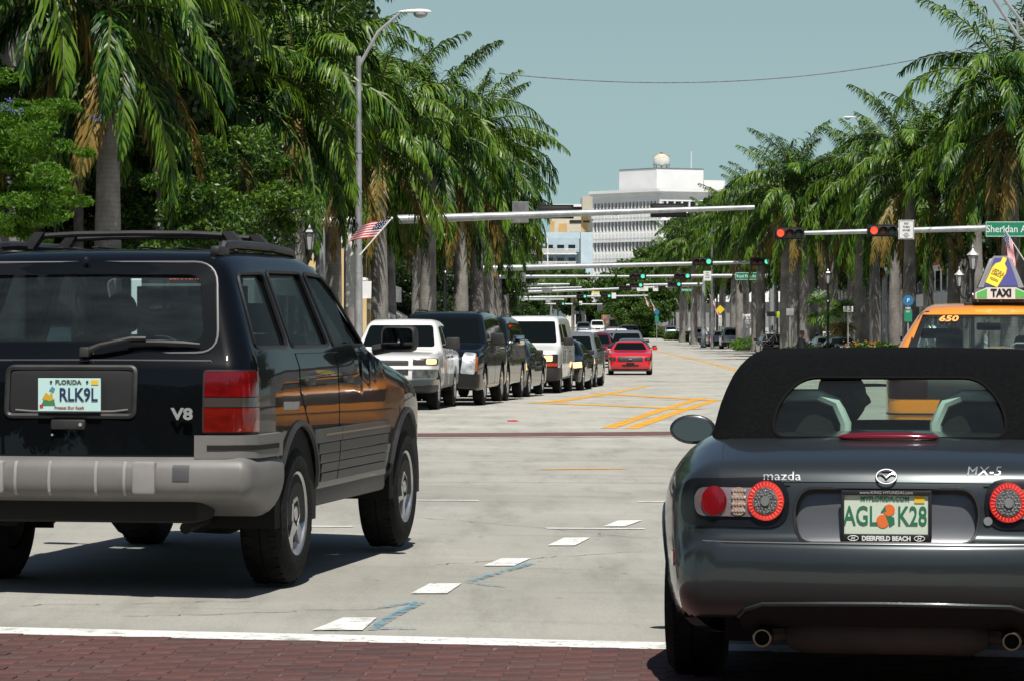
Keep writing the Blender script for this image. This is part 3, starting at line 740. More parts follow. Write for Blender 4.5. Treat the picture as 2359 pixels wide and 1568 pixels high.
for s in (1, -1):
    for i, pl in enumerate(jside):
        wn = pmesh(HJ, pl, 'x', s, 'side_window', glassmat('side_glass', (.13,.17,.17), .22, 0, .012), jeep, -.012, 0, nmin=.4)
        bead(HJ, pl, 'x', s, 'window_frame', M_rubber, wn, .010, .0, 5)
    # doors sit a hair proud of the body, so their gaps show
    for dp in ([(.02,.97),(.02,1.165),(.85,1.165),(.87,.50),(.50,.50)], [(.875,1.165),(1.86,1.165),(2.02,1.10),(2.10,.95),(2.10,.50),(.885,.50)]):
        dr = pmesh(HJ, dp, 'x', s, 'door', M_jblack, jeep, .003, .004, nmin=.4)
        y0 = dp[0][0]
        bead(HJ, [(a, b) for a, b in dp], 'x', s, 'door_gap', M_under, dr, .0035, .0015, 4)
        bm = nb(); hx = y0+.16 if y0 < .5 else y0+.18
        p = HJ.project('x', s, hx, 1.02); box(bm, p+Vector((s*.012, 0, 0)), (.03, .16, .035), bev=.008); obj('door_handle', bm, M_blackplastic, dr)
    # lower cladding in horizontal bands
    for (ya, yb) in ((.50, .865), (.885, 2.09)):
        for (za, zb, of) in ((.70,.77,.022), (.642,.694,.013), (.592,.636,.012), (.542,.586,.012), (.492,.536,.012)):
            y2 = ya - (max(0, (zb-.56))*.85 if ya < .6 else 0)
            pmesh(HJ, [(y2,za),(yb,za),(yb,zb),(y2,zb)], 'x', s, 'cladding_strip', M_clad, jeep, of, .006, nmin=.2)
    pmesh(HJ, [(.49,.735),(2.09,.735),(2.09,.745),(.49,.745)], 'x', s, 'gold_pinstripe', principled('gold_trim', (.22,.15,.08), .4), jeep, .024, 0, nmin=.2)
    bm = nb(); box(bm, (s*.80, 1.33, .425), (.07, 1.75, .13), bev=.03); obj('rocker_panel', bm, noisy('rocker_plastic', (.07,.07,.068), (.10,.10,.095), 3, .55), jeep)
    for yc in (0, 2.69):
        arcp = [(yc+.445*math.cos(a), .37+.445*math.sin(a)) for a in [R(-5+10*k) for k in range(20)]]
        bead(HJ, arcp, 'x', s, 'wheel_arch_lip', M_blackplastic, jeep, .017, .004, 6, closed=False)
    # tail lamp wraps the corner
    fr = pmesh(HJ, rpoly([(s*.630,.79),(s*.95,.79),(s*.95,1.095),(s*.630,1.095)], .02, 2), 'y', -1, 'tail_lamp', M_rubber, jeep, .008, .012, lambda c: c.y < -.80 and c.x*s > .5, -.9)
    for za, zb, mt, nm in ((.967,1.085,M_red,'red_lens'), (.918,.963,M_smoke,'reversing_lens'), (.80,.914,M_dred,'brake_lens')):
        pmesh(HJ, [(s*.640,za),(s*.95,za),(s*.95,zb),(s*.640,zb)], 'y', -1, nm, mt, fr, .020, .010, lambda c: c.y < -.815 and c.x*s > .5, -.9)
    # bumper corner step above the bumper
    st = pmesh(HJ, [(s*.60,.675),(s*1.0,.675),(s*1.0,.785),(s*.60,.785)], 'y', -1, 'bumper_corner', M_taupe, jeep, .042, .035, lambda c: c.y < -.50 and c.x*s > .5, -.9)
    pmesh(HJ, [(s*.66,.715),(s*.95,.715),(s*.95,.738),(s*.66,.738)], 'y', -1, 'corner_slot', M_under, st, .046, .004, lambda c: c.y < -.58 and c.x*s > .5, -.9)
def Wb(y, z): return .905 - .02*((z-.58)/.1)**2 - .02*max(0, (-.7-y)/.3)
HB = Hull([(-1.055,.56),(-1.05,.64),(-1.01,.683),(-.8,.688),(-.5,.688),(-.43,.66)], [(-1.055,.56),(-1.05,.51),(-1.0,.475),(-.7,.43),(-.5,.36),(-.43,.40),(-.43,.659)], Wb, .05, .05, 0, 0, step=.04, nv=12, nx=13)
bumper = link('rear_bumper', HB.finish(HB.body(), 'rear_bumper', M_taupe), jeep)
bm = nb(); box(bm, (.375,-1.085,.585), (.115,.06,.155), bev=.014); obj('bumper_block', bm, noisy('pale_bumper_plastic', (.24,.23,.22), (.30,.29,.28), 4, .5), bumper)
bm = nb(); box(bm, (-.375,-1.085,.585), (.115,.06,.155), bev=.014); obj('bumper_block', bm, MATS['pale_bumper_plastic'], bumper)
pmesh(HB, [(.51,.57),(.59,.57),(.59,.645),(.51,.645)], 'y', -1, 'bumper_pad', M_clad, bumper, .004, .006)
for xx in (-.10, .13, .27, -.27): pmesh(HB, [(xx,.50),(xx+.014,.50),(xx+.014,.66),(xx,.66)], 'y', -1, 'bumper_rib', MATS['pale_bumper_plastic'], bumper, .003, .005)
# tailgate
tgate = pmesh(HJ, rpoly([(-.625,.69),(.625,.69),(.625,1.10),(-.625,1.10)], .02, 2), 'y', -1, 'tailgate', M_jblack, jeep, .003, .004, lambda c: c.y < -.8)
bead(HJ, [(-.66,1.137),(-.4,1.139),(0,1.14),(.4,1.139),(.66,1.137)], 'y', -1, 'tailgate_crease', principled('crease_highlight', (.05,.055,.06), .3, 0, 1), tgate, .006, .001, 6, closed=False)  # paler than the body lacquer: the crease's highlight put into the colour
rc = rpoly([(-.335,.875),(.30,.875),(.30,1.105),(-.335,1.105)], .03, 4)
bead(HJ, rc, 'y', -1, 'plate_recess_frame', M_blackplastic, tgate, .014, .004, 6)
pmesh(HJ, rpoly([(-.32,.89),(.285,.89),(.285,1.09),(-.32,1.09)], .02, 3), 'y', -1, 'plate_recess', M_rubber, tgate, .004, .004, lambda c: c.y < -.8)
bead(HJ, [(-.29,.902),(-.2,.896),(0,.894),(.2,.897),(.27,.905)], 'y', -1, 'recess_ledge', principled('worn_grey_trim', (.12,.12,.12), .4), tgate, .006, .006, 5, closed=False)
bm = nb(); box(bm, (-.02, -1.03, .835), (.17, .03, .048), bev=.008); tube(bm, [(.045,-1.05,.835),(.045,-1.043,.835)], .009, 8, 1)
obj('tailgate_handle', bm, [M_blackplastic, M_chrome], tgate)
tube_b = nb(); tube(tube_b, [(-.10,-1.035,.785),(-.10,-1.01,.785)], .006, 6); obj('lock', tube_b, M_chrome, tgate)
text('V8', .075, M_chrome, tgate, (.545,-1.034,.885), FACE, .003, .003, 1.25, 'badge')
pl_ = plate(tgate, (-.01, -1.045, .977), 0, .312, .158, (.50,.72,.70)); PT = pl_
M_plblue = principled('plate_ink', (.015,.03,.09), .5)
text('RLK9L', .088, M_plblue, PT, (.045,-.005,-.002), FACE, .0015, .0015, .80)
text('FLORIDA', .028, principled('plate_grey_ink', (.07,.09,.08), .5), PT, (-.005,-.005,.060), FACE, .001, .0008, 1.15)
text('Protect Our Reefs', .018, principled('plate_pink_ink', (.45,.12,.12), .5), PT, (0,-.005,-.061), FACE, .001, .0003, 1.1)
bm = nb(); box(bm, (.127,-.005,.060), (.036,.002,.022)); obj('registration_sticker', bm, principled('yellow_sticker', (.75,.5,.03), .5), PT, sharp=None)
for nm, pts, c in (('coral_picture', [(-.135,-.02),(-.115,.012),(-.098,-.004),(-.085,.022),(-.08,-.028),(-.11,-.03)], (.55,.35,.03)), ('reef_picture', [(-.14,-.05),(-.125,-.022),(-.095,-.03),(-.075,-.02),(-.07,-.05)], (.05,.2,.08)), ('fish_picture', [(-.10,.02),(-.085,.04),(-.07,.03),(-.078,.012)], (.08,.25,.35)), ('red_flag_picture', [(-.147,-.062),(-.147,-.047),(-.13,-.047),(-.13,-.062)], (.5,.02,.02))):
    bm = nb(); prism(bm, [(a, -.0045, b) for a, b in pts], (0,-.001,0)); obj(nm, bm, principled(nm+'_ink', c, .5), PT, sharp=None)
bm = nb()
for sx in (-.09, .09):
    for sz in (.062,): tube(bm, [(sx,-.008,sz),(sx,0,sz)], .006, 6)
obj('plate_screws', bm, M_rubber, PT)
# wiper
wp = [HJ.project('y', -1, a, b, off=o_) for a, b, o_ in ((.045,1.165,.03), (.12,1.19,.05), (.27,1.222,.055), (.34,1.225,.05))]
bm = nb(); tube(bm, wp, [.02,.013,.011,.009], 6); box(bm, wp[0], (.05,.05,.05), bev=.01); wi = obj('rear_wiper', bm, M_blackplastic, jeep)
wb = [HJ.project('y', -1, a, b, off=.03) for a, b in ((.25,1.215), (.4,1.214), (.52,1.21), (.60,1.205))]
bm = nb(); tube(bm, wb, [.008,.014,.012,.006], 6); obj('wiper_blade', bm, M_rubber, wi)
# roof rails and crossbars
for s in (1, -1):
    bm = nb(); tube(bm, [(s*.585,-.50,1.655),(s*.585,-.44,1.70),(s*.58,-.2,1.712),(s*.575,.5,1.715),(s*.57,1.0,1.70),(s*.565,1.12,1.655)], [.012,.026,.024,.024,.024,.012], 8)
    rl_ = obj('roof_rail', bm, M_blackplastic, jeep)
    bm = nb(); box(bm, (s*.585,-.50,1.672), (.05,.20,.05), bev=.015); obj('rail_foot', bm, M_blackplastic, rl_)
for yb in (-.02, .52):
    bm = nb(); tube(bm, [(-.50,yb,1.765),(-.3,yb,1.775),(0,yb,1.778),(.3,yb,1.775),(.50,yb,1.765)], .015, 8)
    cb = obj('cross_bar', bm, M_blackplastic, jeep)
    for s in (1, -1):
        bm = nb(); prism(bm, [(s*.60,yb-.03,1.70),(s*.53,yb-.03,1.70),(s*.47,yb-.03,1.785),(s*.52,yb-.03,1.785)], (0,.07,0)); obj('bar_bracket', bm, M_blackplastic, cb)
bm = nb(); tube(bm, [(-.02,-.745,1.632),(-.02,-.765,1.62)], .012, 6); obj('washer_nozzle', bm, M_rubber, jeep)
for xx in (-.3, -.12, .12, .3):
    bm = nb(); box(bm, (xx, .25, HJ.project('z', 1, xx, .25).z+.003), (.03, 1.1, .008), bev=.002); obj('roof_rub_strip', bm, M_blackplastic, jeep)
# door mirrors
for s in (1, -1):
    bm = nb(); box(bm, (s*1.0, 1.82, 1.235), (.21, .10, .15), bev=.04); tube(bm, [(s*.84,1.86,1.17),(s*.95,1.84,1.19)], .03, 8)
    mo = obj('door_mirror', bm, M_blackplastic, jeep)
    bm = nb(); prism(bm, [(a, 1.7675, b) for a, b in rpoly([(s*1.0-.085,1.175),(s*1.0+.085,1.175),(s*1.0+.085,1.295),(s*1.0-.085,1.295)], .03, 4)], (0,-.003,0)); obj('mirror_glass', bm, principled('mirror_silver', (.5,.55,.55), .02, 1.), mo, sharp=None)
# underbody, axle, exhaust, towing eye
bm = nb(); box(bm, (0, 1.2, .46), (1.1, 4.0, .14)); box(bm, (0,-.78,.45), (1.2,.34,.18), bev=.04); box(bm, (0,1.3,.36), (.5,1.2,.12), bev=.03)
tube(bm, [(-.66,0,.36),(.66,0,.36)], .045, 10); lathe(bm, [(0,-.13),(.09,-.1),(.135,0),(.09,.1),(0,.12)], 14, Matrix.Translation((.0,-.02,.36)) @ Matrix.Rotation(R(90),4,'X'))
tube(bm, [(-.66,2.69,.36),(.66,2.69,.36)], .045, 10); tube(bm, [(.42,-.3,.36),(.42,.2,.32),(.36,.9,.32)], .09, 10); tube(bm, [(.50,-.82,.33),(.50,-.3,.36)], .03, 8)
for s in (1, -1): tube(bm, [(s*.52,-.05,.30),(s*.50,-.1,.75)], .035, 8); box(bm, (s*.62, .45, .32), (.05,.12,.12)); well(bm, s*.845, s*.48, 0, .37, .437); well(bm, s*.845, s*.48, 2.69, .37, .437); box(bm, (s*.70,.42,.34), (.25,.015,.20))
obj('underbody', bm, M_under, jeep)
for s in (1, -1):
    add_wheel(jeep, s*.86, 0, .357, .235, .213, 'five', spin=.5); add_wheel(jeep, s*.86, 2.69, .357, .235, .213, 'five', spin=1.1)
# cabin
M_seat = noisy('seat_cloth_dark', (.03,.04,.048), (.05,.065,.07), 9, .9); M_beige = noisy('pale_seat_cover', (.20,.22,.20), (.30,.31,.28), 6, .8)
def seat(parent, x, y, mat, z0=.62, top=1.16, w_=.5, name='seat', head=True, hz=.16):
    bm = nb(); box(bm, (x, y+.25, z0), (w_, .5, .18), bev=.05); box(bm, (x, y-.02, (z0+top)/2), (w_, .16, top-z0), bev=.06)
    s_ = obj(name, bm, mat, parent)
    if head:
        bm = nb(); box(bm, (x, y-.03, top+hz*.55), (w_*.52, .10, hz), bev=.045); tube(bm, [(x-.06,y-.03,top-.02),(x-.06,y-.03,top+.06)], .008, 5); tube(bm, [(x+.06,y-.03,top-.02),(x+.06,y-.03,top+.06)], .008, 5); obj('head_rest', bm, mat, s_)
    return s_
seat(jeep, -.42, 1.05, M_seat, .75, 1.26, .50); seat(jeep, .40, 1.05, M_seat, .75, 1.26, .50)
seat(jeep, .0, .15, M_seat, .70, 1.20, 1.25, 'rear_bench', False); seat(jeep, -.60, -.30, M_beige, .70, 1.24, .36, 'pale_seat_cover', False)
bm = nb(); box(bm, (0, 1.95, 1.05), (1.4, .3, .22), bev=.06); lathe(bm, [(.18,-.012),(.192,0),(.18,.012),(.168,0)], 24, Matrix.Translation((-.38,1.66,1.08)) @ Matrix.Rotation(R(65),4,'X'), 0, True); box(bm, (0,.5,.66), (1.5,2.6,.1))
obj('dashboard', bm, M_dark, jeep)
bm = nb(); box(bm, (.0, 1.36, 1.50), (.22,.03,.055), bev=.02); obj('rear_view_mirror', bm, M_dark, jeep)
bm = nb(); box(bm, (.05, -.35, 1.585), (.36,.14,.03), bev=.012); obj('dome_lamp', bm, principled('dusky_pink_plastic', (.20,.10,.12), .5), jeep)

# ------------------------------------------------------------------ people, built as one skinned surface
def skin_body(name, pts, edges, radii, mat, parent=None, sub=1, root=0):
    me = bpy.data.meshes.new(name); me.from_pydata([Vector(p) for p in pts], edges, [])
    o = bpy.data.objects.new(name, me); COL.objects.link(o)
    sk = o.modifiers.new('s', 'SKIN'); sk.use_smooth_shade = True
    for i, r_ in enumerate(radii):
        sv = me.skin_vertices[0].data[i]; rr = r_ if hasattr(r_, '__len__') else (r_, r_); sv.radius = rr; sv.use_root = (i == root)
    ss = o.modifiers.new('u', 'SUBSURF'); ss.levels = sub; ss.render_levels = sub
    dg = bpy.context.evaluated_depsgraph_get(); m2 = bpy.data.meshes.new_from_object(o.evaluated_get(dg)); bpy.data.objects.remove(o)
    m2.materials.clear(); m2.materials.append(mat); m2.name = name
    for p in m2.polygons: p.use_smooth = True
    return link(name, m2, parent)
def head_mesh(bm, c, s=.1, yaw=0.):
    """head with brow, nose, lips, chin and ears; face towards +y before the yaw"""
    M = Matrix.Translation(Vector(c)) @ Matrix.Rotation(yaw, 4, 'Z')
    r = bmesh.ops.create_uvsphere(bm, u_segments=24, v_segments=18, radius=1)
    for v_ in r['verts']:
        x, y, z = v_.co; fx = max(0, y)
        yy = y*1.15; zz = z*1.32; xx = x*.88
        if z < -.2: xx *= 1-.35*(-z-.2); yy = yy*(1-.15*(-z-.2)) 
        yy += .12*fx*math.exp(-((z+.80)/.16)**2)*math.exp(-(x/.35)**2)
        yy += .30*fx*math.exp(-((z+.12)/.15)**2)*math.exp(-(x/.14)**2)
        yy -= .10*fx*math.exp(-((z-.10)/.10)**2)*math.exp(-((abs(x)-.32)/.16)**2)
        yy += .08*fx*math.exp(-((z+.46)/.07)**2)*math.exp(-(x/.25)**2)
        v_.co = M @ (Vector((xx, yy, zz))*s)
    for f in bm.faces: f.smooth = True
    for sx in (-1, 1):
        q = bmesh.ops.create_uvsphere(bm, u_segments=8, v_segments=6, radius=1)
        for v_ in q['verts']: v_.co = M @ Vector((sx*s*.86+v_.co.x*s*.1, v_.co.y*s*.2-.02*s, v_.co.z*s*.3-.02*s))
def hand(parent, c, d, up, s=1., mat=None):
    """palm with four bent fingers and a thumb"""
    d = Vector(d).normalized(); up = Vector(up).normalized(); sd = d.cross(up).normalized(); c = Vector(c); bm = nb()
    M = Matrix((sd, d, up)).transposed().to_4x4(); M.translation = c
    r = bmesh.ops.create_cube(bm, size=1, matrix=M @ Matrix.Translation((0,.045*s,0)) @ Matrix.Diagonal((.08*s,.09*s,.03*s,1)))
    bmesh.ops.bevel(bm, geom=bm.edges[:], offset=.012*s, segments=2, affect='EDGES')
    for k, ln in enumerate((.066,.076,.072,.055)):
        x = (-.03+.02*k)*s
        tube(bm, [M @ Vector((x,.08*s,0)), M @ Vector((x,.08*s+ln*.45*s,.0)), M @ Vector((x,.08*s+ln*.8*s,-.018*s)), M @ Vector((x,.08*s+ln*.95*s,-.04*s))], [.0105*s,.010*s,.009*s,.007*s], 6)
    tube(bm, [M @ Vector((-.035*s,.02*s,0)), M @ Vector((-.062*s,.05*s,-.01*s)), M @ Vector((-.066*s,.085*s,-.02*s))], [.013*s,.012*s,.009*s], 6)
    return obj('hand', bm, mat or M_skin, parent)

# ------------------------------------------------------------------ the grey roadster, near right
M_mgrey = carpaint('galaxy_grey_lacquer', (.034,.042,.045), .5, .32, .015, .3, .8, .05)
M_mgrey2 = carpaint('galaxy_grey_panel', (.10,.105,.115), .35, .38, .02)
M_cloth = noisy('black_hood_cloth', (.0022,.0025,.0028), (.0048,.0052,.0054), 60, .95, .1, spec=.08)
mx_, my_ = 1.455, 11.76; mz = G(mx_, my_)
mia = thing('roadster', 'dark grey two-seat roadster with closed black soft top seen from behind, nearest on the right', 'car', (mx_, my_, mz), -R(8.0))
def Wm(y, z):
    bul = .045*math.exp(-((y-.0)/.42)**2) + .04*math.exp(-((y-2.33)/.45)**2)
    w_ = .825 + bul*math.exp(-((z-.58)/.22)**2)
    t = max(0, (.05-y)/.85); w_ -= .085*t**2.2
    t = max(0, (y-2.3)/.9); w_ -= .22*t*t
    w_ -= .06*max(0, (.42-z)/.25)**1.5
    return w_
mtop = [(-.80,.47),(-.797,.545),(-.785,.575),(-.752,.592),(-.742,.64),(-.725,.77),(-.70,.825),(-.655,.853),(-.5,.880),(-.25,.915),(.0,.93),(.4,.935),(1.2,.93),(1.5,.925),(2.3,.82),(2.9,.66),(3.15,.52),(3.19,.40)]
mbot = [(-.80,.47),(-.797,.40),(-.77,.335),(-.70,.285),(-.4,.21),(0,.18),(1.2,.17),(2.4,.17),(3.0,.19),(3.17,.28),(3.19,.40)]
def rm(y, z):
    return float(np.interp(z, [.28, .60], [.08, .16])) + float(np.interp(y, [-.8, -.2], [0, .04]))
HM = Hull(mtop, mbot, Wm, rm, .10, .25, .035, step=.045, nv=24, nx=15)
rec = rpoly([(-.315,.583),(.315,.583),(.335,.70),(.30,.775),(-.30,.775),(-.335,.70)], .05, 4)
march = [ellipse(0, .315, .355, .355, 26), ellipse(2.33, .315, .355, .355, 26)]
bm = HM.body()
HM.cutout(bm, rec, 'y', -1, .045, lambda c: c.y < -.5)
for pl in march:
    for s in (1, -1): HM.cutout(bm, pl, 'x', s, .05, nmin=.12)
bmesh.ops.delete(bm, geom=[f for f in bm.faces if (f.normal.z < -.6 and f.calc_center_median().z < .3) or (abs(f.calc_center_median().x) < .58 and -.1 < f.calc_center_median().y < 1.5 and f.normal.z > .6 and f.calc_center_median().z > .8)], context='FACES')
link('body', HM.finish(bm, 'body', M_mgrey), mia)
pmesh(HM, rpoly([(-.34,.575),(.34,.575),(.35,.70),(.32,.785),(-.32,.785),(-.35,.70)], .05, 4), 'y', -1, 'plate_recess', M_mgrey2, mia, -.042, 0, lambda c: c.y < -.5)
bead(HM, rec, 'y', -1, 'recess_edge', M_rubber, mia, .007, -.002, 5)
# boot lid, a hair proud
boot = pmesh(HM, rpoly([(-.60,-.90),(.60,-.90),(.62,-.3),(.50,-.13),(-.50,-.13),(-.62,-.3)], .06, 4), 'z', 1, 'boot_lid', M_mgrey, mia, .003, .004, lambda c: c.z > .782)
bead(HM, [(-.345,.782),(-.42,.784),(-.50,.787),(-.585,.80)], 'y', -1, 'boot_gap', M_under, boot, .0035, .001, 4, closed=False)
bead(HM, [(.345,.782),(.42,.784),(.50,.787),(.585,.80)], 'y', -1, 'boot_gap', M_under, boot, .0035, .001, 4, closed=False)
for s in (1, -1): bead(HM, [(s*.585,-.735),(s*.60,-.62),(s*.61,-.45),(s*.61,-.3),(s*.56,-.2)], 'z', 1, 'boot_gap', M_under, boot, .0035, .001, 4, closed=False)
bead(HM, [(-.66+.0825*k,.578) for k in range(17)], 'y', -1, 'bumper_ledge', principled('ledge_highlight', (.16,.17,.18), .22, .4, 1), mia, .0035, .002, 5, closed=False)  # highlight along the ledge, painted in as a paler line
# lamps
M_housing = principled('lamp_housing', (.006,.006,.007), .25)
M_lensgrey = noisy('lamp_clear_lens', (.16,.12,.12), (.46,.38,.38), 5, .12, .1, metal=.4, coat=1, bscale=90, c3=(.28,.22,.23))
M_ringred = noisy('lamp_red_ring', (.42,.010,.010), (.74,.05,.03), 6, .12, .1, coat=.7, bscale=160)
M_darkred = noisy('lamp_dark_red', (.08,.003,.006), (.22,.006,.010), 6, .10, .0, coat=.9)
M_silver = noisy('lamp_reflector', (.30,.31,.30), (.72,.72,.70), 70, .18, .4, metal=.7)
for s in (1, -1):
    cnd = lambda c: c.y < -.35
    lamp = pmesh(HM, rpoly([(s*.348,.628),(s*.735,.634),(s*.75,.70),(s*.735,.80),(s*.348,.812)], [.085,.085,.04,.085,.085], 6), 'y', -1, 'tail_lamp', M_housing, mia, .006, .012, cnd, .02)
    pmesh(HM, rpoly([(s*.39,.668),(s*.675,.668),(s*.692,.718),(s*.675,.770),(s*.39,.770)], [.05,.055,.03,.055,.05], 6), 'y', -1, 'outer_lens', M_lensgrey, lamp, .014, .006, cnd, .02)
    pmesh(HM, ellipse(s*.430,.722,.066,.069,26), 'y', -1, 'brake_ring', M_ringred, lamp, .022, .008, cnd)
    pmesh(HM, ellipse(s*.430,.722,.045,.047,24), 'y', -1, 'reflector', M_silver, lamp, .026, .006, cnd)
    pmesh(HM, ellipse(s*.430,.722,.016,.017,14), 'y', -1, 'bulb_cap', M_darksteel, lamp, .034, .010, cnd)
    bm = nb()
    for rr_, cnt, rad_ in ((.036, 18, .0052), (.025, 12, .0048)):
        for k in range(cnt):
            a = 2*math.pi*k/cnt; bmesh.ops.create_icosphere(bm, subdivisions=1, radius=rad_, matrix=Matrix.Translation(HM.project('y', -1, s*.430+rr_*math.cos(a), .722+rr_*1.04*math.sin(a), off=.027)))
    fc = obj('reflector_facets', bm, principled('facet_silver', (.8,.8,.78), .1, 1.), lamp); fc['kind'] = 'stuff'
    bm = nb()
    for k in range(30):
        a = 2*math.pi*k/30; q0 = HM.project('y', -1, s*.430+.049*math.cos(a), .722+.051*math.sin(a), off=.0225); q1 = HM.project('y', -1, s*.430+.062*math.cos(a), .722+.065*math.sin(a), off=.0225); tube(bm, [q0, q1], .0022, 4)
    fc = obj('lens_ribs', bm, principled('rib_red', (.85,.12,.08), .12, 0, 1), lamp); fc['kind'] = 'stuff'
    bm = nb()
    for k in range(5):
        for j in range(4): bmesh.ops.create_icosphere(bm, subdivisions=1, radius=.0065, matrix=Matrix.Translation(HM.project('y', -1, s*(.508+.0105*k), .687+.0235*j, off=.018)))
    fc = obj('lens_facets', bm, principled('facet_pale', (.6,.52,.46), .08, .6, 1), lamp); fc['kind'] = 'stuff'
    pmesh(HM, ellipse(s*.615,.722,.044,.052,22), 'y', -1, 'side_lens', M_darkred, lamp, .021, .008, cnd, .02)
    pmesh(HM, rpoly([(s*.508,.672),(s*.55,.672),(s*.55,.77),(s*.508,.77)], .015, 3), 'y', -1, 'amber_lens', noisy('amber_reflector', (.45,.22,.12), (.62,.5,.42), 50, .2, .3), lamp, .018, .006, cnd)
    pmesh(HM, rpoly([(s*.35,.475),(s*.35+s*.0001,.475),(s*.35,.4751)], .0, 1), 'y', -1, 'tiny', M_under, lamp) if False else None
    pmesh(HM, rpoly([(-.62,.475),(-.54,.475),(-.54,.53),(-.62,.53)], .008, 2), 'x', s, 'side_reflector', M_darkred, mia, .004, .006, None, .2)
    bead(HM, [(.36*math.cos(R(a)), .315+.36*math.sin(R(a))) for a in range(-5, 190, 10)], 'x', s, 'arch_lip', M_mgrey, mia, .008, .0, 5, closed=False)
    # exhaust
    bm = nb(); lathe(bm, [(.027,0),(.031,0),(.035,.004),(.037,.02),(.037,.16),(.031,.16),(.030,.02)], 22, Matrix.Translation((s*.445,-.80,.232)) @ Matrix.Rotation(-R(90),4,'X')); lathe(bm, [(0,.05),(.031,.05)], 16, Matrix.Translation((s*.445,-.80,.232)) @ Matrix.Rotation(-R(90),4,'X'), 1)
    obj('exhaust_tip', bm, [principled('exhaust_chrome', (.20,.17,.13), .28, 1.), M_under], mia)
    # mirrors
    bm = nb(); r_ = bmesh.ops.create_uvsphere(bm, u_segments=20, v_segments=14, radius=1)
    for v_ in r_['verts']:
        y_ = v_.co.y; v_.co = Vector((s*.865+v_.co.x*.100, 1.30+(y_*.10 if y_ > 0 else y_*.018), .915+v_.co.z*.064))
    tube(bm, [(s*.70,1.32,.86),(s*.80,1.32,.89)], .025, 8)
    mo = obj('door_mirror', bm, M_mgrey, mia)
    bm = nb(); prism(bm, [(s*.865+a, 1.279, .915+b) for a, b in ellipse(0,0,.086,.051,24)], (0,-.003,0)); obj('mirror_glass', bm, principled('mirror_teal', (.055,.08,.088), .25), mo, sharp=None)
pmesh(HM, ellipse(.305+.04,.655,.0,.0,4), 'y', -1, 'x', M_under, mia) if False else None
# black opening and silencer below the bumper
pmesh(HM, rpoly([(-.53,.20),(.53,.20),(.53,.325),(.44,.358),(-.44,.358),(-.53,.325)], .04, 4), 'y', -1, 'lower_valance', M_under, mia, .004, .02, lambda c: c.y < -.3, -.3)
bead(HM, [(-.53,.31),(-.50,.34),(-.44,.360),(-.2,.366),(0,.368),(.2,.366),(.44,.360),(.50,.34),(.53,.31)], 'y', -1, 'valance_lip', M_mgrey, mia, .009, .004, 6, closed=False)
bm = nb(); tube(bm, [(-.34,-.60,.235),(-.30,-.62,.235),(.30,-.62,.235),(.34,-.60,.235)], [.06,.075,.075,.06], 14)
tube(bm, [(-.44,-.66,.232),(-.34,-.6,.235)], .03, 8); tube(bm, [(.44,-.66,.232),(.34,-.6,.235)], .03, 8)
obj('silencer', bm, noisy('silencer_steel', (.05,.045,.042), (.08,.072,.066), 5, .7, .05, metal=.3), mia)
bm = nb(); box(bm, (0,1.3,.24), (1.2,3.6,.10))
for s in (1, -1): well(bm, s*.80, s*.46, 0, .315, .356); well(bm, s*.80, s*.46, 2.33, .315, .356)
obj('underbody', bm, M_under, mia)
for s in (1, -1): add_wheel(mia, s*.845, 0, .312, .212, .222, 'multi'); add_wheel(mia, s*.845, 2.33, .312, .212, .222, 'multi')
# high brake lamp
bm = nb(); r_ = bmesh.ops.create_uvsphere(bm, u_segments=28, v_segments=12, radius=1); [setattr(v_, 'co', Vector((.19*math.copysign(abs(v_.co.x)**.7, v_.co.x), -.36+v_.co.y*.03, .944+v_.co.z*.019))) for v_ in r_['verts']]; hb = obj('high_brake_lamp', bm, principled('high_lamp_red', (.13,.004,.010), .12, 0, 1), mia)
# plate and badges
yp = HM.project('y', -1, 0, .68).y
pt2 = plate(mia, (0, yp+.022, .680), 0, .305, .150, (.58,.66,.55), 'number_plate')
bm = nb()
for c, s_ in (((0,0,.080),(.322,.012,.018)), ((0,0,-.082),(.322,.012,.028)), ((-.156,0,0),(.012,.012,.17)), ((.156,0,0),(.012,.012,.17))): box(bm, (c[0], -.008, c[2]), s_, bev=.003)
obj('plate_frame', bm, M_signblack, pt2)
M_pgreen = principled('plate_green_ink', (.02,.16,.08), .5); M_orange = principled('plate_orange', (.75,.16,.03), .5)
text('AGL', .098, M_pgreen, pt2, (-.092,-.005,-.006), FACE, .001, .001, .66); text('K28', .098, M_pgreen, pt2, (.092,-.005,-.006), FACE, .001, .001, .66)
text('MYFLORIDA.COM', .022, M_pgreen, pt2, (-.005,-.005,.058), FACE, .001, .0005, 1.0)
text('DEERFIELD BEACH', .023, M_white, pt2, (0,-.015,-.084), FACE, .001, .001, .92); text('www.KING HYUNDAI.com', .015, principled('dim_white', (.4,.4,.4), .5), pt2, (0,-.015,.081), FACE, .0005, .0, 1.1)
for nm, cx, cz, rr, c in (('orange_fruit_picture', .010, .018, .021, M_orange), ('orange_fruit_picture', -.012, -.022, .024, M_orange)):
    bm = nb(); prism(bm, [(a, -.0045, b) for a, b in ellipse(cx, cz, rr, rr, 18)], (0,-.001,0)); obj(nm, bm, c, pt2, sharp=None)
bm = nb(); prism(bm, [(-.004,-.0045,.0),(.028,-.0045,-.008),(.03,-.0045,-.03),(.012,-.0045,-.042)], (0,-.0012,0)); prism(bm, [(-.02,-.0045,.01),(-.004,-.0045,.034),(.0,-.0045,.012)], (0,-.0012,0)); obj('leaf_picture', bm, M_pgreen, pt2, sharp=None)
bm = nb(); box(bm, (.118,-.005,.057), (.036,.002,.026)); obj('registration_sticker', bm, MATS['yellow_sticker'], pt2, sharp=None)
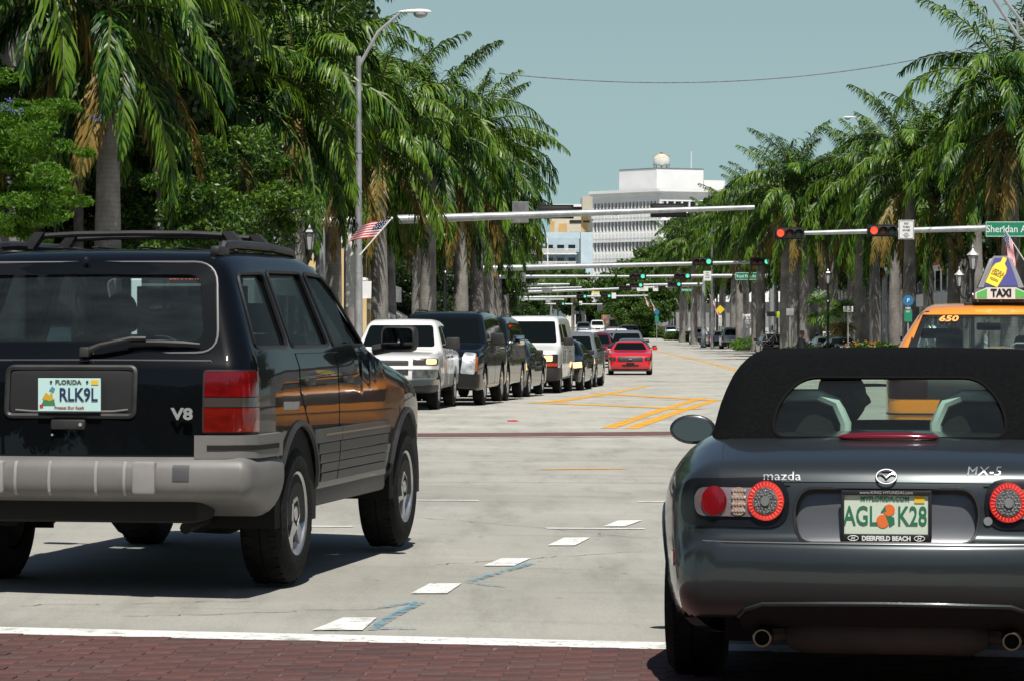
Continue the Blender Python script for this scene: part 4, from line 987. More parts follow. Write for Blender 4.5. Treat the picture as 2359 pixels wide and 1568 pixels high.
for s in (1, -1):
    bm = nb(); tube(bm, [(s*.118+.017*math.cos(a)*1.1, -.0155, -.083+.009*math.sin(a)) for a in [2*math.pi*k/18 for k in range(18)]], .0014, 4, closed=True)
    tube(bm, [(s*.118-.007,-.0155,-.089),(s*.118-.003,-.0155,-.077)], .0013, 4); tube(bm, [(s*.118+.003,-.0155,-.089),(s*.118+.007,-.0155,-.077)], .0013, 4); tube(bm, [(s*.118-.005,-.0155,-.084),(s*.118+.005,-.0155,-.082)], .0013, 4)
    obj('frame_emblem', bm, M_white, pt2)
def onrear(x, z, off=.004): return HM.project('y', -1, x, z, off=off)
def slope(x, z): 
    n_ = HM.normal_at(onrear(x, z)); return math.atan2(n_.x, -n_.y), math.asin(max(-1, min(1, n_.z)))
for s_, x, shr in (('mazda', -.375, 0.), ('MX-5', .345, .3)):
    texthull(HM, s_, .042, x, .812 if shr == 0 else .832, principled('badge_silver', (.42,.43,.45), .3, .8), boot, 'badge', .003, .003, 1.25, shr*.6, .0, 1.05)
p = onrear(0, .812, .010); _, ti = slope(0, .812); bm = nb()
tube(bm, [(.036*math.cos(a), .029*math.sin(a), 0) for a in [2*math.pi*k/28 for k in range(28)]], .0034, 6, closed=True)
tube(bm, [(-.034,.008,0),(-.020,.013,0),(-.007,.004,0),(0,-.006,0),(.007,.004,0),(.020,.013,0),(.034,.008,0)], [.0022,.0034,.0040,.0042,.0040,.0034,.0022], 6)
obj('winged_emblem', bm, M_chrome, boot, p, (R(90)-ti, 0, 0))
bm = nb(); p = onrear(.372-.02+.345-.33, .655); 
yk = onrear(.375-.04, .66)
bm.free()
bm = nb(); q = onrear(.372, .60)
for (a, b) in ((.36,.66),): tube(bm, [onrear(a, b, 0), onrear(a, b, .008)], .016, 12)
obj('boot_lock', bm, M_darksteel, boot)
# soft top and windscreen
def Ws(y, z):
    w_ = .705 - (z-.88)/.40*.105 - .05*max(0, (.1-y)/.4)**1.5
    return w_
stop_ = [(-.27,.895),(-.235,.945),(-.12,1.03),(.08,1.165),(.30,1.235),(.62,1.262),(.88,1.258),(1.05,1.225),(1.66,.905)]
sbot = [(-.27,.895),(-.25,.875),(0,.87),(1.6,.87),(1.66,.905)]
HS = Hull(stop_, sbot, Ws, lambda y, z: .06 if z < .95 else .105, .12, .10, .012, step=.04, nv=18, nx=13)
HSI = Hull(stop_, sbot, Ws, lambda y, z: .06 if z < .95 else .105, .12, .10, .012, step=.07, nv=12, nx=9, inset=.03)
rw = rpoly([(-.440,.938),(.440,.938),(.432,1.05),(.345,1.158),(-.345,1.158),(-.432,1.05)], [.06,.06,.08,.14,.14,.08], 6)
swn = rpoly([(.20,.965),(1.28,.965),(1.02,1.12),(.85,1.165),(.35,1.15)], .04, 4)
wsn = rpoly([(-.56,.94),(.56,.94),(.44,1.215),(-.44,1.215)], .04, 4)
bm = HS.body()
HS.cutout(bm, rw, 'y', -1, .025, lambda c: c.y < .3); HS.cutout(bm, wsn, 'y', 1, .025, lambda c: c.y > .9)
for s in (1, -1): HS.cutout(bm, swn, 'x', s, .02, nmin=.4)
bmesh.ops.delete(bm, geom=[f for f in bm.faces if f.normal.z < -.6 and f.calc_center_median().z < .9], context='FACES')
link('soft_top', HS.finish(bm, 'soft_top', M_cloth), mia)
bm = HSI.body()
HSI.cutout(bm, rw, 'y', -1, 0, lambda c: c.y < .35); HSI.cutout(bm, wsn, 'y', 1, 0, lambda c: c.y > .8)
for s in (1, -1): HSI.cutout(bm, swn, 'x', s, 0, nmin=.35)
bmesh.ops.delete(bm, geom=[f for f in bm.faces if f.normal.z < -.5 and f.calc_center_median().z < .95], context='FACES')
link('hood_lining', HSI.finish(bm, 'hood_lining', M_dark), mia)
pmesh(HS, rw, 'y', -1, 'rear_window', glassmat('roadster_glass', (.84,.95,.86), .4, 0, .03), mia, -.012, 0, lambda c: c.y < .3)
bead(HS, rw, 'y', -1, 'rear_window_seal', principled('matt_seal', (.006,.006,.006), .9, 0, 0, .1), mia, .007, 0, 5)
pmesh(HS, wsn, 'y', 1, 'windshield', M_wglass, mia, -.01, 0, lambda c: c.y > .9)
for s in (1, -1): pmesh(HS, swn, 'x', s, 'side_window', M_wglass, mia, -.01, 0, nmin=.4)
bm = nb(); box(bm, (0,.6,.45), (1.15,1.9,.06)); box(bm, (0,1.42,.80), (1.2,.35,.22), bev=.06); box(bm, (0,-.1,.86), (1.05,.28,.05)); obj('cabin_floor', bm, M_dark, mia)
for s in (1, -1):
    seat(mia, s*.34, .42, principled('black_leather', (.012,.013,.015), .5), .50, .90, .44, 'seat', True, .11)
    bm = nb(); hp = [(s*.34-.16,.10,.86),(s*.34-.165,.10,.98),(s*.34-.13,.10,1.06),(s*.34-.06,.10,1.09),(s*.34+.06,.10,1.09),(s*.34+.13,.10,1.06),(s*.34+.165,.10,.98),(s*.34+.16,.10,.86)]
    tube(bm, hp, .024, 8); obj('roll_hoop', bm, principled('hoop_grey', (.50,.60,.60), .4), mia)
    bm = nb(); prism(bm, [(a*.97+s*.34*.03, b+.012, c) for a, b, c in hp], (0,.01,0)); obj('hoop_shade_sheet', bm, M_under, mia, sharp=None)  # added dark sheet, standing in for the dim cabin within the hoop
bm = nb(); box(bm, (-.02,1.05,1.165), (.20,.03,.05), bev=.018); obj('rear_view_mirror', bm, M_dark, mia)
def wpos(o_, l): return Matrix.Translation(o_.location) @ Matrix.Rotation(o_.rotation_euler.z, 4, 'Z') @ Vector(l)
def seated(car, x, y, z, yaw, label, shirt, cap=None, s=1.):
    """driver: one skinned torso with arms forward to the wheel, separate head, hair and hands"""
    o_ = thing('person', label, 'person', wpos(car, (x, y, z)), car.rotation_euler.z)
    P = [(0,0,0),(0,0,.22),(0,.01,.42),(0,.02,.52),(-.17,.01,.45),(-.23,.16,.25),(-.16,.38,.30),(.17,.01,.45),(.23,.16,.25),(.16,.38,.30)]
    P = [(a*s, b*s, c*s) for a, b, c in P]
    E = [(0,1),(1,2),(2,3),(2,4),(4,5),(5,6),(2,7),(7,8),(8,9)]
    skin_body('torso', P, E, [(.15*s,.11*s),(.16*s,.11*s),(.13*s,.09*s),.055*s,.065*s,.048*s,.035*s,.065*s,.048*s,.035*s], shirt, o_, 1)
    bm = nb(); head_mesh(bm, (0,.04*s,.66*s), .092*s, yaw); hd = obj('head', bm, M_skin, o_)
    bm = nb(); r_ = bmesh.ops.create_uvsphere(bm, u_segments=16, v_segments=10, radius=1)
    M_ = Matrix.Translation((0,.04*s,.66*s)) @ Matrix.Rotation(yaw, 4, 'Z')
    for v_ in r_['verts']:
        c = v_.co.copy(); v_.co = M_ @ (Vector((c.x*.93, c.y*1.12-.14, c.z*1.0+.42))*.092*s)
    if cap: 
        a = M_ @ Vector((0,.09*s,.04*s)); box(bm, a+ (M_.to_3x3() @ Vector((0,.03*s,.015*s))), (.13*s,.12*s,.012*s), yaw, bev=.004)
    obj('cap' if cap else 'hair', bm, cap or principled('dark_hair', (.008,.007,.006), .7), hd)
    for q in (6, 9): hand(o_, P[q], (0,1,-.1), (0,0,1), s)
    return o_
seated(mia, -.20, .66, .46, -1.25, 'driver of the grey roadster in profile in its rear window, wearing a cap', principled('dark_shirt', (.012,.014,.02), .8), principled('dark_cap', (.01,.01,.012), .8), .92)
seated(jeep, -.42, 1.10, .70, 0, 'driver of the black off-roader seen from behind over the seat', principled('slate_shirt', (.04,.05,.06), .8), None, 1.)
# ------------------------------------------------------------------ the other vehicles
def Wgen(w, zb, wroof, zr, tr, tf, yr, yf, rt=.9, ft=1.0):
    def f(y, z):
        if z < zb: q = w - .03*((z-zb*.72)/(zb*.5))**2
        else: q = w - .02 - (z-zb)/(zr-zb)*(w-.02-wroof)
        t = max(0, (yr+rt-y)/rt); q -= tr*t*t
        t = max(0, (y-(yf-ft))/ft); q -= tf*t*t
        return q
    return f
# profiles run from the tail (negative) to the nose at y = 0
KINDS = {
 'suv': dict(top=[(-5.1,.7),(-5.08,1.0),(-5.0,1.25),(-4.85,1.72),(-4.7,1.84),(-4.3,1.88),(-3,1.9),(-2.2,1.87),(-1.95,1.78),(-1.35,1.27),(-1.2,1.21),(-.3,1.12),(-.10,1.02),(-.03,.9),(0,.65)], bot=[(-5.1,.7),(-5.05,.42),(-4.8,.32),(-.4,.32),(-.05,.38),(0,.65)], w=1.0, zb=1.22, wr=.78, zr=1.88, L=5.1,
    ws=[(-.84,1.28),(.84,1.28),(.72,1.77),(-.72,1.77)], side=[[(-1.62,1.28),(-2.08,1.72),(-2.55,1.75),(-2.55,1.27)],[(-2.65,1.27),(-2.65,1.75),(-3.45,1.75),(-3.5,1.27)],[(-3.6,1.27),(-3.58,1.75),(-4.6,1.72),(-4.75,1.30)]],
    rw=[(-.78,1.3),(.78,1.3),(.68,1.74),(-.68,1.74)], ax=(-.95,-3.95), R=.40, rim=.25),
 'crossover': dict(top=[(-4.4,.65),(-4.38,.95),(-4.28,1.15),(-4.05,1.52),(-3.85,1.63),(-3.3,1.68),(-2.3,1.69),(-2.0,1.62),(-1.2,1.13),(-1.0,1.07),(-.3,.95),(-.08,.85),(0,.58)], bot=[(-4.4,.65),(-4.35,.4),(-4.1,.26),(-.3,.24),(-.05,.34),(0,.58)], w=.91, zb=1.06, wr=.66, zr=1.68, L=4.4,
    ws=[(-.74,1.14),(.74,1.14),(.60,1.57),(-.60,1.57)], side=[[(-1.45,1.10),(-1.95,1.50),(-2.3,1.54),(-2.3,1.1)],[(-2.38,1.1),(-2.38,1.54),(-3.05,1.54),(-3.15,1.1)],[(-3.23,1.1),(-3.12,1.54),(-3.7,1.48),(-3.85,1.18)]],
    rw=[(-.68,1.14),(.68,1.14),(.56,1.52),(-.56,1.52)], ax=(-.85,-3.5), R=.345, rim=.22),
 'minivan': dict(top=[(-5.0,.6),(-4.98,1.0),(-4.9,1.2),(-4.72,1.62),(-4.6,1.70),(-4,1.76),(-2.3,1.76),(-2.0,1.68),(-1.0,1.10),(-.8,1.03),(-.3,.92),(-.08,.8),(0,.5)], bot=[(-5.0,.6),(-4.95,.38),(-4.7,.22),(-.3,.2),(-.05,.3),(0,.5)], w=.97, zb=1.05, wr=.72, zr=1.76, L=5.0,
    ws=[(-.80,1.12),(.80,1.12),(.64,1.62),(-.64,1.62)], side=[[(-1.3,1.1),(-1.95,1.54),(-2.3,1.6),(-2.3,1.08)],[(-2.4,1.08),(-2.4,1.6),(-3.4,1.6),(-3.4,1.08)],[(-3.5,1.08),(-3.5,1.6),(-4.5,1.58),(-4.68,1.1)]],
    rw=[(-.72,1.12),(.72,1.12),(.62,1.6),(-.62,1.6)], ax=(-.95,-4.0), R=.335, rim=.21),
 'sedan': dict(top=[(-4.7,.62),(-4.68,.85),(-4.58,.98),(-3.95,1.05),(-3.4,1.32),(-3.1,1.40),(-2.5,1.44),(-2.1,1.42),(-1.9,1.36),(-1.25,1.02),(-1.1,.98),(-.3,.86),(-.08,.76),(0,.52)], bot=[(-4.7,.62),(-4.66,.38),(-4.4,.22),(-.3,.2),(-.05,.3),(0,.52)], w=.90, zb=.95, wr=.58, zr=1.43, L=4.7,
    ws=[(-.72,1.03),(.72,1.03),(.56,1.36),(-.56,1.36)], side=[[(-1.6,.99),(-2.0,1.27),(-2.45,1.33),(-2.45,.98)],[(-2.52,.98),(-2.52,1.33),(-3.05,1.29),(-3.45,1.0)]],
    rw=[(-.68,1.07),(.68,1.07),(.54,1.35),(-.54,1.35)], ax=(-.85,-3.6), R=.325, rim=.21),
 'taxi': dict(top=[(-5.3,.62),(-5.28,.85),(-5.2,.98),(-5.05,1.03),(-4.25,1.08),(-3.62,1.43),(-3.4,1.49),(-2.8,1.52),(-2.3,1.50),(-2.05,1.42),(-1.45,1.05),(-1.3,1.0),(-.3,.86),(-.08,.76),(0,.52)], bot=[(-5.3,.62),(-5.26,.40),(-5.0,.24),(-.3,.22),(-.05,.3),(0,.52)], w=.985, zb=1.0, wr=.63, zr=1.5, L=5.3,
    ws=[(-.76,1.07),(.76,1.07),(.62,1.44),(-.62,1.44)], side=[[(-1.8,1.04),(-2.2,1.34),(-2.7,1.40),(-2.7,1.03)],[(-2.8,1.03),(-2.8,1.40),(-3.3,1.38),(-3.8,1.05)]],
    rw=[(-.775,1.12),(.775,1.12),(.64,1.435),(-.64,1.435)], ax=(-.9,-3.85), R=.34, rim=.21, mz=.90),
 'pickup': dict(top=[(-5.1,.7),(-5.09,1.0),(-5.05,1.08),(-3.55,1.12),(-3.45,1.2),(-3.38,1.60),(-3.25,1.66),(-2.3,1.68),(-2.05,1.62),(-1.45,1.14),(-1.3,1.09),(-.3,1.03),(-.06,.98),(-.02,.8),(0,.6)], bot=[(-5.1,.7),(-5.06,.5),(-4.8,.38),(-.4,.36),(-.06,.38),(0,.6)], w=.86, zb=1.10, wr=.66, zr=1.66, L=5.1,
    ws=[(-.70,1.17),(.70,1.17),(.61,1.58),(-.61,1.58)], side=[[(-1.72,1.15),(-2.1,1.54),(-2.55,1.57),(-2.55,1.14)],[(-2.65,1.14),(-2.65,1.57),(-3.28,1.55),(-3.3,1.15)]],
    rw=[(-.6,1.2),(.6,1.2),(.55,1.56),(-.55,1.56)], ax=(-.85,-3.95), R=.36, rim=.21),
 'van': dict(top=[(-5.6,.7),(-5.59,1.2),(-5.5,1.95),(-5.35,2.04),(-4.5,2.08),(-2.0,2.08),(-1.75,2.0),(-.95,1.36),(-.8,1.28),(-.2,1.16),(-.06,1.1),(-.02,.9),(0,.6)], bot=[(-5.6,.7),(-5.57,.5),(-5.3,.36),(-.4,.34),(-.05,.38),(0,.6)], w=1.0, zb=1.26, wr=.80, zr=2.06, L=5.6,
    ws=[(-.86,1.36),(.86,1.36),(.74,1.95),(-.74,1.95)], side=[[(-1.15,1.33),(-1.65,1.84),(-2.2,1.88),(-2.2,1.32)],[(-2.5,1.32),(-2.5,1.86),(-3.6,1.86),(-3.6,1.32)]],
    rw=[(-.7,1.4),(.7,1.4),(.62,1.9),(-.62,1.9)], ax=(-.85,-4.25), R=.37, rim=.21),
 'coupe': dict(top=[(-4.75,.7),(-4.74,.92),(-4.66,1.0),(-4.2,1.03),(-3.3,1.30),(-2.9,1.36),(-2.5,1.385),(-2.2,1.36),(-1.55,1.03),(-1.4,.99),(-.4,.90),(-.08,.82),(-.02,.7),(0,.5)], bot=[(-4.75,.7),(-4.7,.4),(-4.4,.22),(-.3,.17),(-.05,.22),(0,.5)], w=.93, zb=.95, wr=.56, zr=1.38, L=4.75,
    ws=[(-.70,1.03),(.70,1.03),(.54,1.33),(-.54,1.33)], side=[[(-1.85,.99),(-2.25,1.25),(-2.75,1.29),(-2.85,.98)],[(-2.95,.98),(-2.88,1.27),(-3.1,1.22),(-3.3,1.0)]],
    rw=[(-.62,1.06),(.62,1.06),(.5,1.3),(-.5,1.3)], ax=(-.9,-3.62), R=.335, rim=.225),
}
HC = {}
def get_hull(kind, lod):
    if (kind, lod) in HC: return HC[kind, lod]
    K = KINDS[kind]; W_ = Wgen(K['w'], K['zb'], K['wr'], K['zr'], .04, .12 if kind not in ('van','suv') else .07, -K['L'], 0, .7, .9)
    rr = lambda y, z: .06 if z < .45 else .11
    a = (.06, .14 if kind not in ('van', 'suv', 'pickup') else .08, .03)
    H = Hull(K['top'], K['bot'], W_, rr, *a, step=.08 if lod == 0 else .16, nv=14 if lod == 0 else 9, nx=7 if lod == 0 else 5)
    HC[kind, lod] = H; return H
M_glasst = {}
HX = Hull([(-1,.3),(-.9,.5),(0,.5)], [(-1,.3),(-.9,.2),(0,.5)], lambda y, z: .5, .05, step=.3, nv=6, nx=3) if False else None
BODY_CACHE = {}
def make_car(kind, label, cat, pos, rz, paintmat, group=None, lod=0, front=None, rear=None, scale=(1,1,1), mirrors=M_blackplastic, style='five', shell=False, name=None, handles=True, frontplate=None, rails=False):
    K = KINDS[kind]; H = get_hull(kind, lod)
    root = thing(name or 'parked_car', label, cat, pos, rz, group); root.scale = scale
    key = (kind, lod, shell)
    if key not in BODY_CACHE:
        bm = H.body()
        for yc in K['ax']:
            for s in (1, -1): H.cutout(bm, ellipse(yc, K['R']+.01, K['R']+.07, K['R']+.07, 18 if lod == 0 else 12), 'x', s, .08, nmin=.2)
        if shell:
            H.cutout(bm, K['rw'], 'y', -1, .03, lambda c: -4.6 < c.y < -3.3); H.cutout(bm, K['ws'], 'y', 1, .03, lambda c: c.y < -1.3)
            for pl in K['side']:
                for s in (1, -1): H.cutout(bm, pl, 'x', s, .03, nmin=.3)
        bmesh.ops.delete(bm, geom=[f for f in bm.faces if f.normal.z < -.7 and f.calc_center_median().z < .5], context='FACES')
        BODY_CACHE[key] = H.finish(bm, 'body', paintmat)
    me = BODY_CACHE[key]
    if me.materials[0] != paintmat: me = me.copy(); me.materials[0] = paintmat
    link('body', me, root)
    bm = nb(); box(bm, (0, -K['L']/2, .42), (K['w']*1.5, K['L']*.92, .22))
    for yc in K['ax']:
        for s in (1, -1): well(bm, s*(K['w']-.05), s*(K['w']-.45), yc, K['R']+.01, K['R']+.075)
    obj('underbody', bm, M_under, root)
    for yc in K['ax']:
        for s in (1, -1): add_wheel(root, s*(K['w']-.01), yc, K['R'], .23, K['rim'], style)
    gl = M_tintglass if not shell else M_wglass; of = .003 if not shell else -.012
    if 'open_top' not in K:
        pmesh(H, rpoly(K['ws'], .05, 2), 'y', 1, 'windshield', gl, root, of, .004 if not shell else 0, lambda c: c.y < -.7 and c.y > -2.6)
        pmesh(H, rpoly(K['rw'], .05, 2), 'y', -1, 'rear_window', gl, root, of, .004 if not shell else 0, lambda c: c.y < -3.2)
    sides = (1, -1)
    for s in sides:
        for pl in K['side']: pmesh(H, rpoly(pl, .03, 2), 'x', s, 'side_window', gl, root, of, .004 if not shell else 0, None, .3)
    if lod == 0:
        for s in sides:
            for pl in K['side'][:2]:
                y0 = max(p[0] for p in pl)+(.12 if pl is K['side'][0] else .02); y1 = min(p[0] for p in pl)-.03
                a = K['ax'][1]+K['R']+.10; y1b = max(y1, a)
                pts = [(y0,.42),(y0,K['zb']-.02),(y1,K['zb']-.02),(y1,K['zb']-.3),(y1b,.42)]
                d = pmesh(H, pts, 'x', s, 'door', paintmat, root, .002, .004, None, .3)
                bead(H, pts, 'x', s, 'door_gap', M_under, d, .004, .001, 4)
                p = H.project('x', s, y1+.18, K['zb']-.13); bm = nb(); box(bm, p+Vector((s*.012,0,0)), (.03,.17,.035), bev=.006); obj('door_handle', bm, mirrors if mirrors is not M_chrome else M_chrome, d)
    my = max(p[0] for p in K['side'][0])-.12; mzz = K.get('mz', K['zb']+.14); mw = .10 if kind not in ('van','suv','pickup') else .13; mh = .07 if mw < .12 else .11
    if handles:
        for s in sides:
            bm = nb(); box(bm, (s*(K['w']+.02+mw), my, mzz), (mw*2, .12, mh*2), bev=.03); tube(bm, [(s*(K['w']-.12), my, mzz-.06), (s*(K['w']+.05), my, mzz-.03)], .03, 6); obj('door_mirror', bm, mirrors, root)
    if front: front(H, root, K)
    if rear: rear(H, root, K)
    if rails:
        for s in sides:
            bm = nb(); za = K['zr']+.03; tube(bm, [(s*K['wr']*.85,-K['L']+.75,za-.03),(s*K['wr']*.85,-K['L']+.95,za+.035),(s*K['wr']*.85,-2.6,za+.04),(s*K['wr']*.85,-2.35,za-.02)], .02, 6); obj('roof_rail', bm, M_blackplastic, root)
    if lod == 0:
        bm = nb(); hz = K['zb']
    return root
FC = lambda c: c.y > -1.1
RC = lambda c: c.y < -3.4
def P(H, root, pl, nm, mat, off=.01, thick=.02, sign=1, cond=None, nmin=.08):
    return pmesh(H, pl, 'y', sign, nm, mat, root, off, thick, cond or (FC if sign > 0 else RC), nmin)
M_grille = noisy('grille_black', (.01,.01,.011), (.03,.03,.03), 20, .5)
M_head = noisy('headlamp_lens', (.05,.055,.055), (.20,.21,.21), 9, .12, .1, metal=.4)
M_lampon = principled('lamp_lit_amber', (.8,.45,.2), .3, 0, 0, .5, (1,.55,.22), 1.6)
M_lampwhite = principled('lamp_lit_white', (.8,.78,.7), .3, 0, 0, .5, (1,.92,.75), 1.2)
def rect(x0, x1, z0, z1, r_=.02): return rpoly([(x0,z0),(x1,z0),(x1,z1),(x0,z1)], r_, 2)
def front_pickup(H, root, K):
    g_ = P(H, root, rect(-.36,.36,.66,.93), 'grille', M_grille, .012)
    P(H, root, rect(-.88,.88,.765,.825,.01), 'grille_bar', M_white, .022)
    for s in (1, -1):
        P(H, root, rect(*sorted((s*.44,s*.84)),.84,.96), 'turn_lamp', M_smoke, .016)
        P(H, root, rect(*sorted((s*.68,s*.82)),.855,.945), 'indicator', M_lampon, .026, .01)
        P(H, root, rect(*sorted((s*.43,s*.84)),.60,.755), 'headlamp', M_head, .016)
    bp = P(H, root, rect(-.87,.87,.475,.575), 'chrome_bumper', principled('steel_bumper', (.035,.05,.06), .2, .2, 1), .06, .05, 1, lambda c: c.y > -.5, -.5)
    P(H, root, rect(-.86,.86,.30,.468), 'bumper_apron', M_blackplastic, .05, .04, 1, lambda c: c.y > -.5, -.5)
    plate(root, (0, .17, .50), R(180))
def front_luxsuv(H, root, K):
    P(H, root, rect(-.44,.44,.62,1.03), 'grille', noisy('chrome_grille', (.1,.1,.1), (.6,.6,.6), 40, .2, .2, metal=.9), .015)
    for s in (1, -1):
        P(H, root, rpoly([(s*.60,.66),(s*.88,.64),(s*.90,1.06),(s*.66,1.08)], .04, 3), 'headlamp', noisy('bright_headlamp', (.35,.37,.38), (.80,.82,.84), 9, .10, .2, metal=.5), .014, .02, 1, lambda c: c.y > -.45, -.2)
        P(H, root, rpoly([(s*.885,.70),(s*.925,.70),(s*.93,.98),(s*.90,1.0)], .01, 2), 'indicator', principled('amber_dull', (.35,.08,.02), .3), .02, .02, 1, lambda c: c.y > -.30, -.3)
        P(H, root, rect(*sorted((s*.5,s*.82)),.44,.53), 'fog_lamp', M_smoke, .014)
    P(H, root, rect(-.97,.97,.36,.64), 'bumper', MATS['black_lacquer'], .05, .05, 1, lambda c: c.y > -.7, -.5)
    pp = plate(root, (.24, .175, .46), R(180), .40, .16, (.7,.7,.7)); text('OHL ZN', .10, M_signblack, pp, (0,.006,0), (R(90),0,R(180)), .002, .003, .8)
def front_van(H, root, K):
    P(H, root, rect(-.95,.95,.70,1.06), 'grille_panel', M_grille, .012)
    g_ = P(H, root, rect(-.5,.5,.74,1.02), 'grille', M_blackplastic, .03)
    for s in (1, -1):
        l_ = P(H, root, rect(*sorted((s*.54,s*.94)),.83,1.05), 'lamp_pod', M_rubber, .024)
        P(H, root, rect(*sorted((s*.60,s*.82)),.87,1.02), 'headlamp', M_lampon if s < 0 else M_head, .034)
        P(H, root, rect(*sorted((s*.50,s*.94)),.735,.82), 'turn_lamp', principled('turn_lens_red', (.45,.04,.015), .2), .03)
    P(H, root, rect(-.98,.98,.40,.70), 'bumper', M_blackplastic, .07, .06, 1, lambda c: c.y > -.6, -.5)
    P(H, root, rect(-.8,.8,.32,.40), 'bumper_apron', M_under, .02, .02, 1, lambda c: c.y > -.5, -.5)
    bm = nb(); box(bm, (.3,-1.45,1.48), (.16,.02,.10)); obj('sun_visor_card', bm, M_white, root)
def front_plain(H, root, K, lamp=M_head, grille=(.36,.22)):
    z0 = K['zb']*.60; gw, gh = grille
    P(H, root, rect(-gw,gw,z0,z0+gh), 'grille', M_grille, .010)
    for s in (1, -1):
        P(H, root, rpoly([(s*(gw+.06),z0+.06),(s*K['w']*.97,z0+.10),(s*K['w']*.95,z0+.26),(s*(gw+.08),z0+.20)], .02, 2), 'headlamp', lamp, .010, .02, 1, lambda c: c.y > -.8, -.2)
    P(H, root, rect(-.5,.5,.30,.42), 'air_intake', M_grille, .008)
    P(H, root, rect(-.16,.16,.44,.56,.005), 'front_plate', M_signwhite, .012)
def front_lit(H, root, K): front_plain(H, root, K, M_lampon)
def front_mustang(H, root, K):
    P(H, root, rect(-.52,.52,.56,.78,.03), 'grille', M_grille, .008)
    for s in (1, -1):
        for cx, rr in ((.74, .085), (.37, .062)):
            if cx > .5: P(H, root, rpoly([(s*.60,.60),(s*.86,.61),(s*.88,.74),(s*.60,.76)], .03, 3), 'headlamp', M_rubber, .010, .01, 1, FC, 0)
            P(H, root, ellipse(s*cx, .675, rr*.8, rr*.8, 14), 'lamp_lens', M_head, .016, .01, 1, FC, 0)
    P(H, root, rect(-.35,.35,.36,.44,.02), 'air_intake', M_grille, .008)
    P(H, root, rect(-.17,.17,.38,.52,.005), 'front_plate', M_signblack, .016)
    bm = nb(); box(bm, (0, .17, .67), (.14,.02,.05), bev=.008); obj('grille_emblem', bm, M_chrome, root)
    P(H, root, rect(-.86,.86,.20,.235,.005), 'chin_spoiler', M_blackplastic, .03, .03, 1, lambda c: c.y > -.6, -.5)
    for s in (1, -1): bead(H, [(s*.34,-1.35),(s*.30,-.8),(s*.26,-.25)], 'z', 1, 'hood_crease', MATS['bright_red_lacquer'], root, .008, .0, 5, closed=False)
def rear_plain(H, root, K):
    zt = K['zb']
    for s in (1, -1):
        P(H, root, rpoly([(s*(K['w']-.22),zt-.32),(s*(K['w']+.05),zt-.32),(s*(K['w']+.05),zt-.02),(s*(K['w']-.20),zt-.02)], .02, 2), 'tail_lamp', M_red, .008, .02, -1, lambda c: c.y < -K['L']+.45, -.6)
    P(H, root, rect(-.17,.17,.62,.76,.01), 'rear_plate', M_signwhite, .01, .02, -1)
    P(H, root, rect(-K['w']+.03,K['w']-.03,.40,.56), 'rear_bumper', M_blackplastic, .03, .03, -1, lambda c: c.y < -K['L']+.5, -.4)
def rear_taxi(H, root, K):
    P(H, root, rect(-.95,.95,.72,.90), 'dark_rear_band', M_rubber, .005, .01, -1)  # near-black band across the taxi's rear
    for s in (1, -1): P(H, root, rect(*sorted((s*.60,s*.93)),.73,.89), 'tail_lamp', principled('dim_red_lens', (.02,.003,.003), .3), .010, .02, -1)
    P(H, root, rect(-.97,.97,.585,.60,.002), 'bumper_crease', M_rubber, .006, .01, -1, lambda c: c.y < -4.9, -.3)
    P(H, root, rect(-.17,.17,.66,.80,.01), 'rear_plate', M_signwhite, .01, .02, -1)

C_white = carpaint('white_lacquer', (.74,.74,.72), 0, .4, .10)
C_black = carpaint('black_lacquer', (.003,.0045,.006), 0, .3, .012, .05, .85)
C_silver = carpaint('silver_lacquer', (.30,.32,.34), .6, .35, .05)
C_greyblue = carpaint('slate_lacquer', (.12,.15,.17), .5, .35, .05)
C_maroon = carpaint('maroon_lacquer', (.12,.008,.02), .2, .3, .02)
C_red = carpaint('bright_red_lacquer', (.66,.008,.022), 0, .35, .01)
C_orange = carpaint('orange_lacquer', (.90,.30,.020), 0, .35, .02)
C_dgreen = carpaint('dark_green_lacquer', (.003,.007,.006), .1, .3, .02, .05, .85)
def place(px, d, heading, dx=0.):   # front of an oncoming vehicle
    x = (px-1179.5)/FPX*d+dx; return (x, d, G(x, d)), R(180) - R(heading)
# the queue waiting at the far stop line
def q(kind, label, cat, px, d, hd, mat, **k):
    p, rz = place(px, d, hd); return make_car(kind, label, cat, p, rz, mat, name=k.pop('name', 'queued_car'), group='vehicles facing us in the queue beyond the junction', **k)
q('pickup', 'white pickup truck with amber indicator lit, first of the queue beside the black off-roader', 'pickup truck', 897, 57, 4.5, C_white, front=front_pickup, name='pickup_truck')
q('suv', 'large black off-roader with tall bright headlamps between the white pickup and the white van', 'car', 993, 62, 6.5, C_black, front=front_luxsuv, mirrors=M_blackplastic, rails=True, style='six')
q('suv', 'second black off-roader with chrome mirror, close behind the first black one', 'car', 1058, 68.5, 6.5, C_dgreen, front=front_plain, mirrors=M_chrome, rails=True, lod=1)
q('sedan', 'low black saloon with small amber lamps squeezed in front of the white van', 'car', 1128, 75.5, 7.5, C_black, front=front_lit, lod=1)
q('van', 'white panel van with black grille and one lit headlamp in the queue', 'van', 1203, 83, 6, C_white, front=front_van, name='panel_van')
q('sedan', 'dark green saloon low beside the right flank of the white van', 'car', 1268, 88, 6.5, C_dgreen, front=front_lit, lod=1)
q('crossover', 'silver crossover with lit amber lamp, right of the white van', 'car', 1302, 94.5, 6.5, C_silver, front=front_lit, lod=0)
q('coupe', 'bright red coupe with twin round lamps in its grille, rightmost of the oncoming cars', 'car', 1452, 127, 2.0, C_red, front=front_mustang, mirrors=C_red, name='sports_coupe')
q('sedan', 'dark grey saloon whose roof shows just above the red coupe', 'car', 1455, 138, 3, C_greyblue, front=front_plain, lod=1)
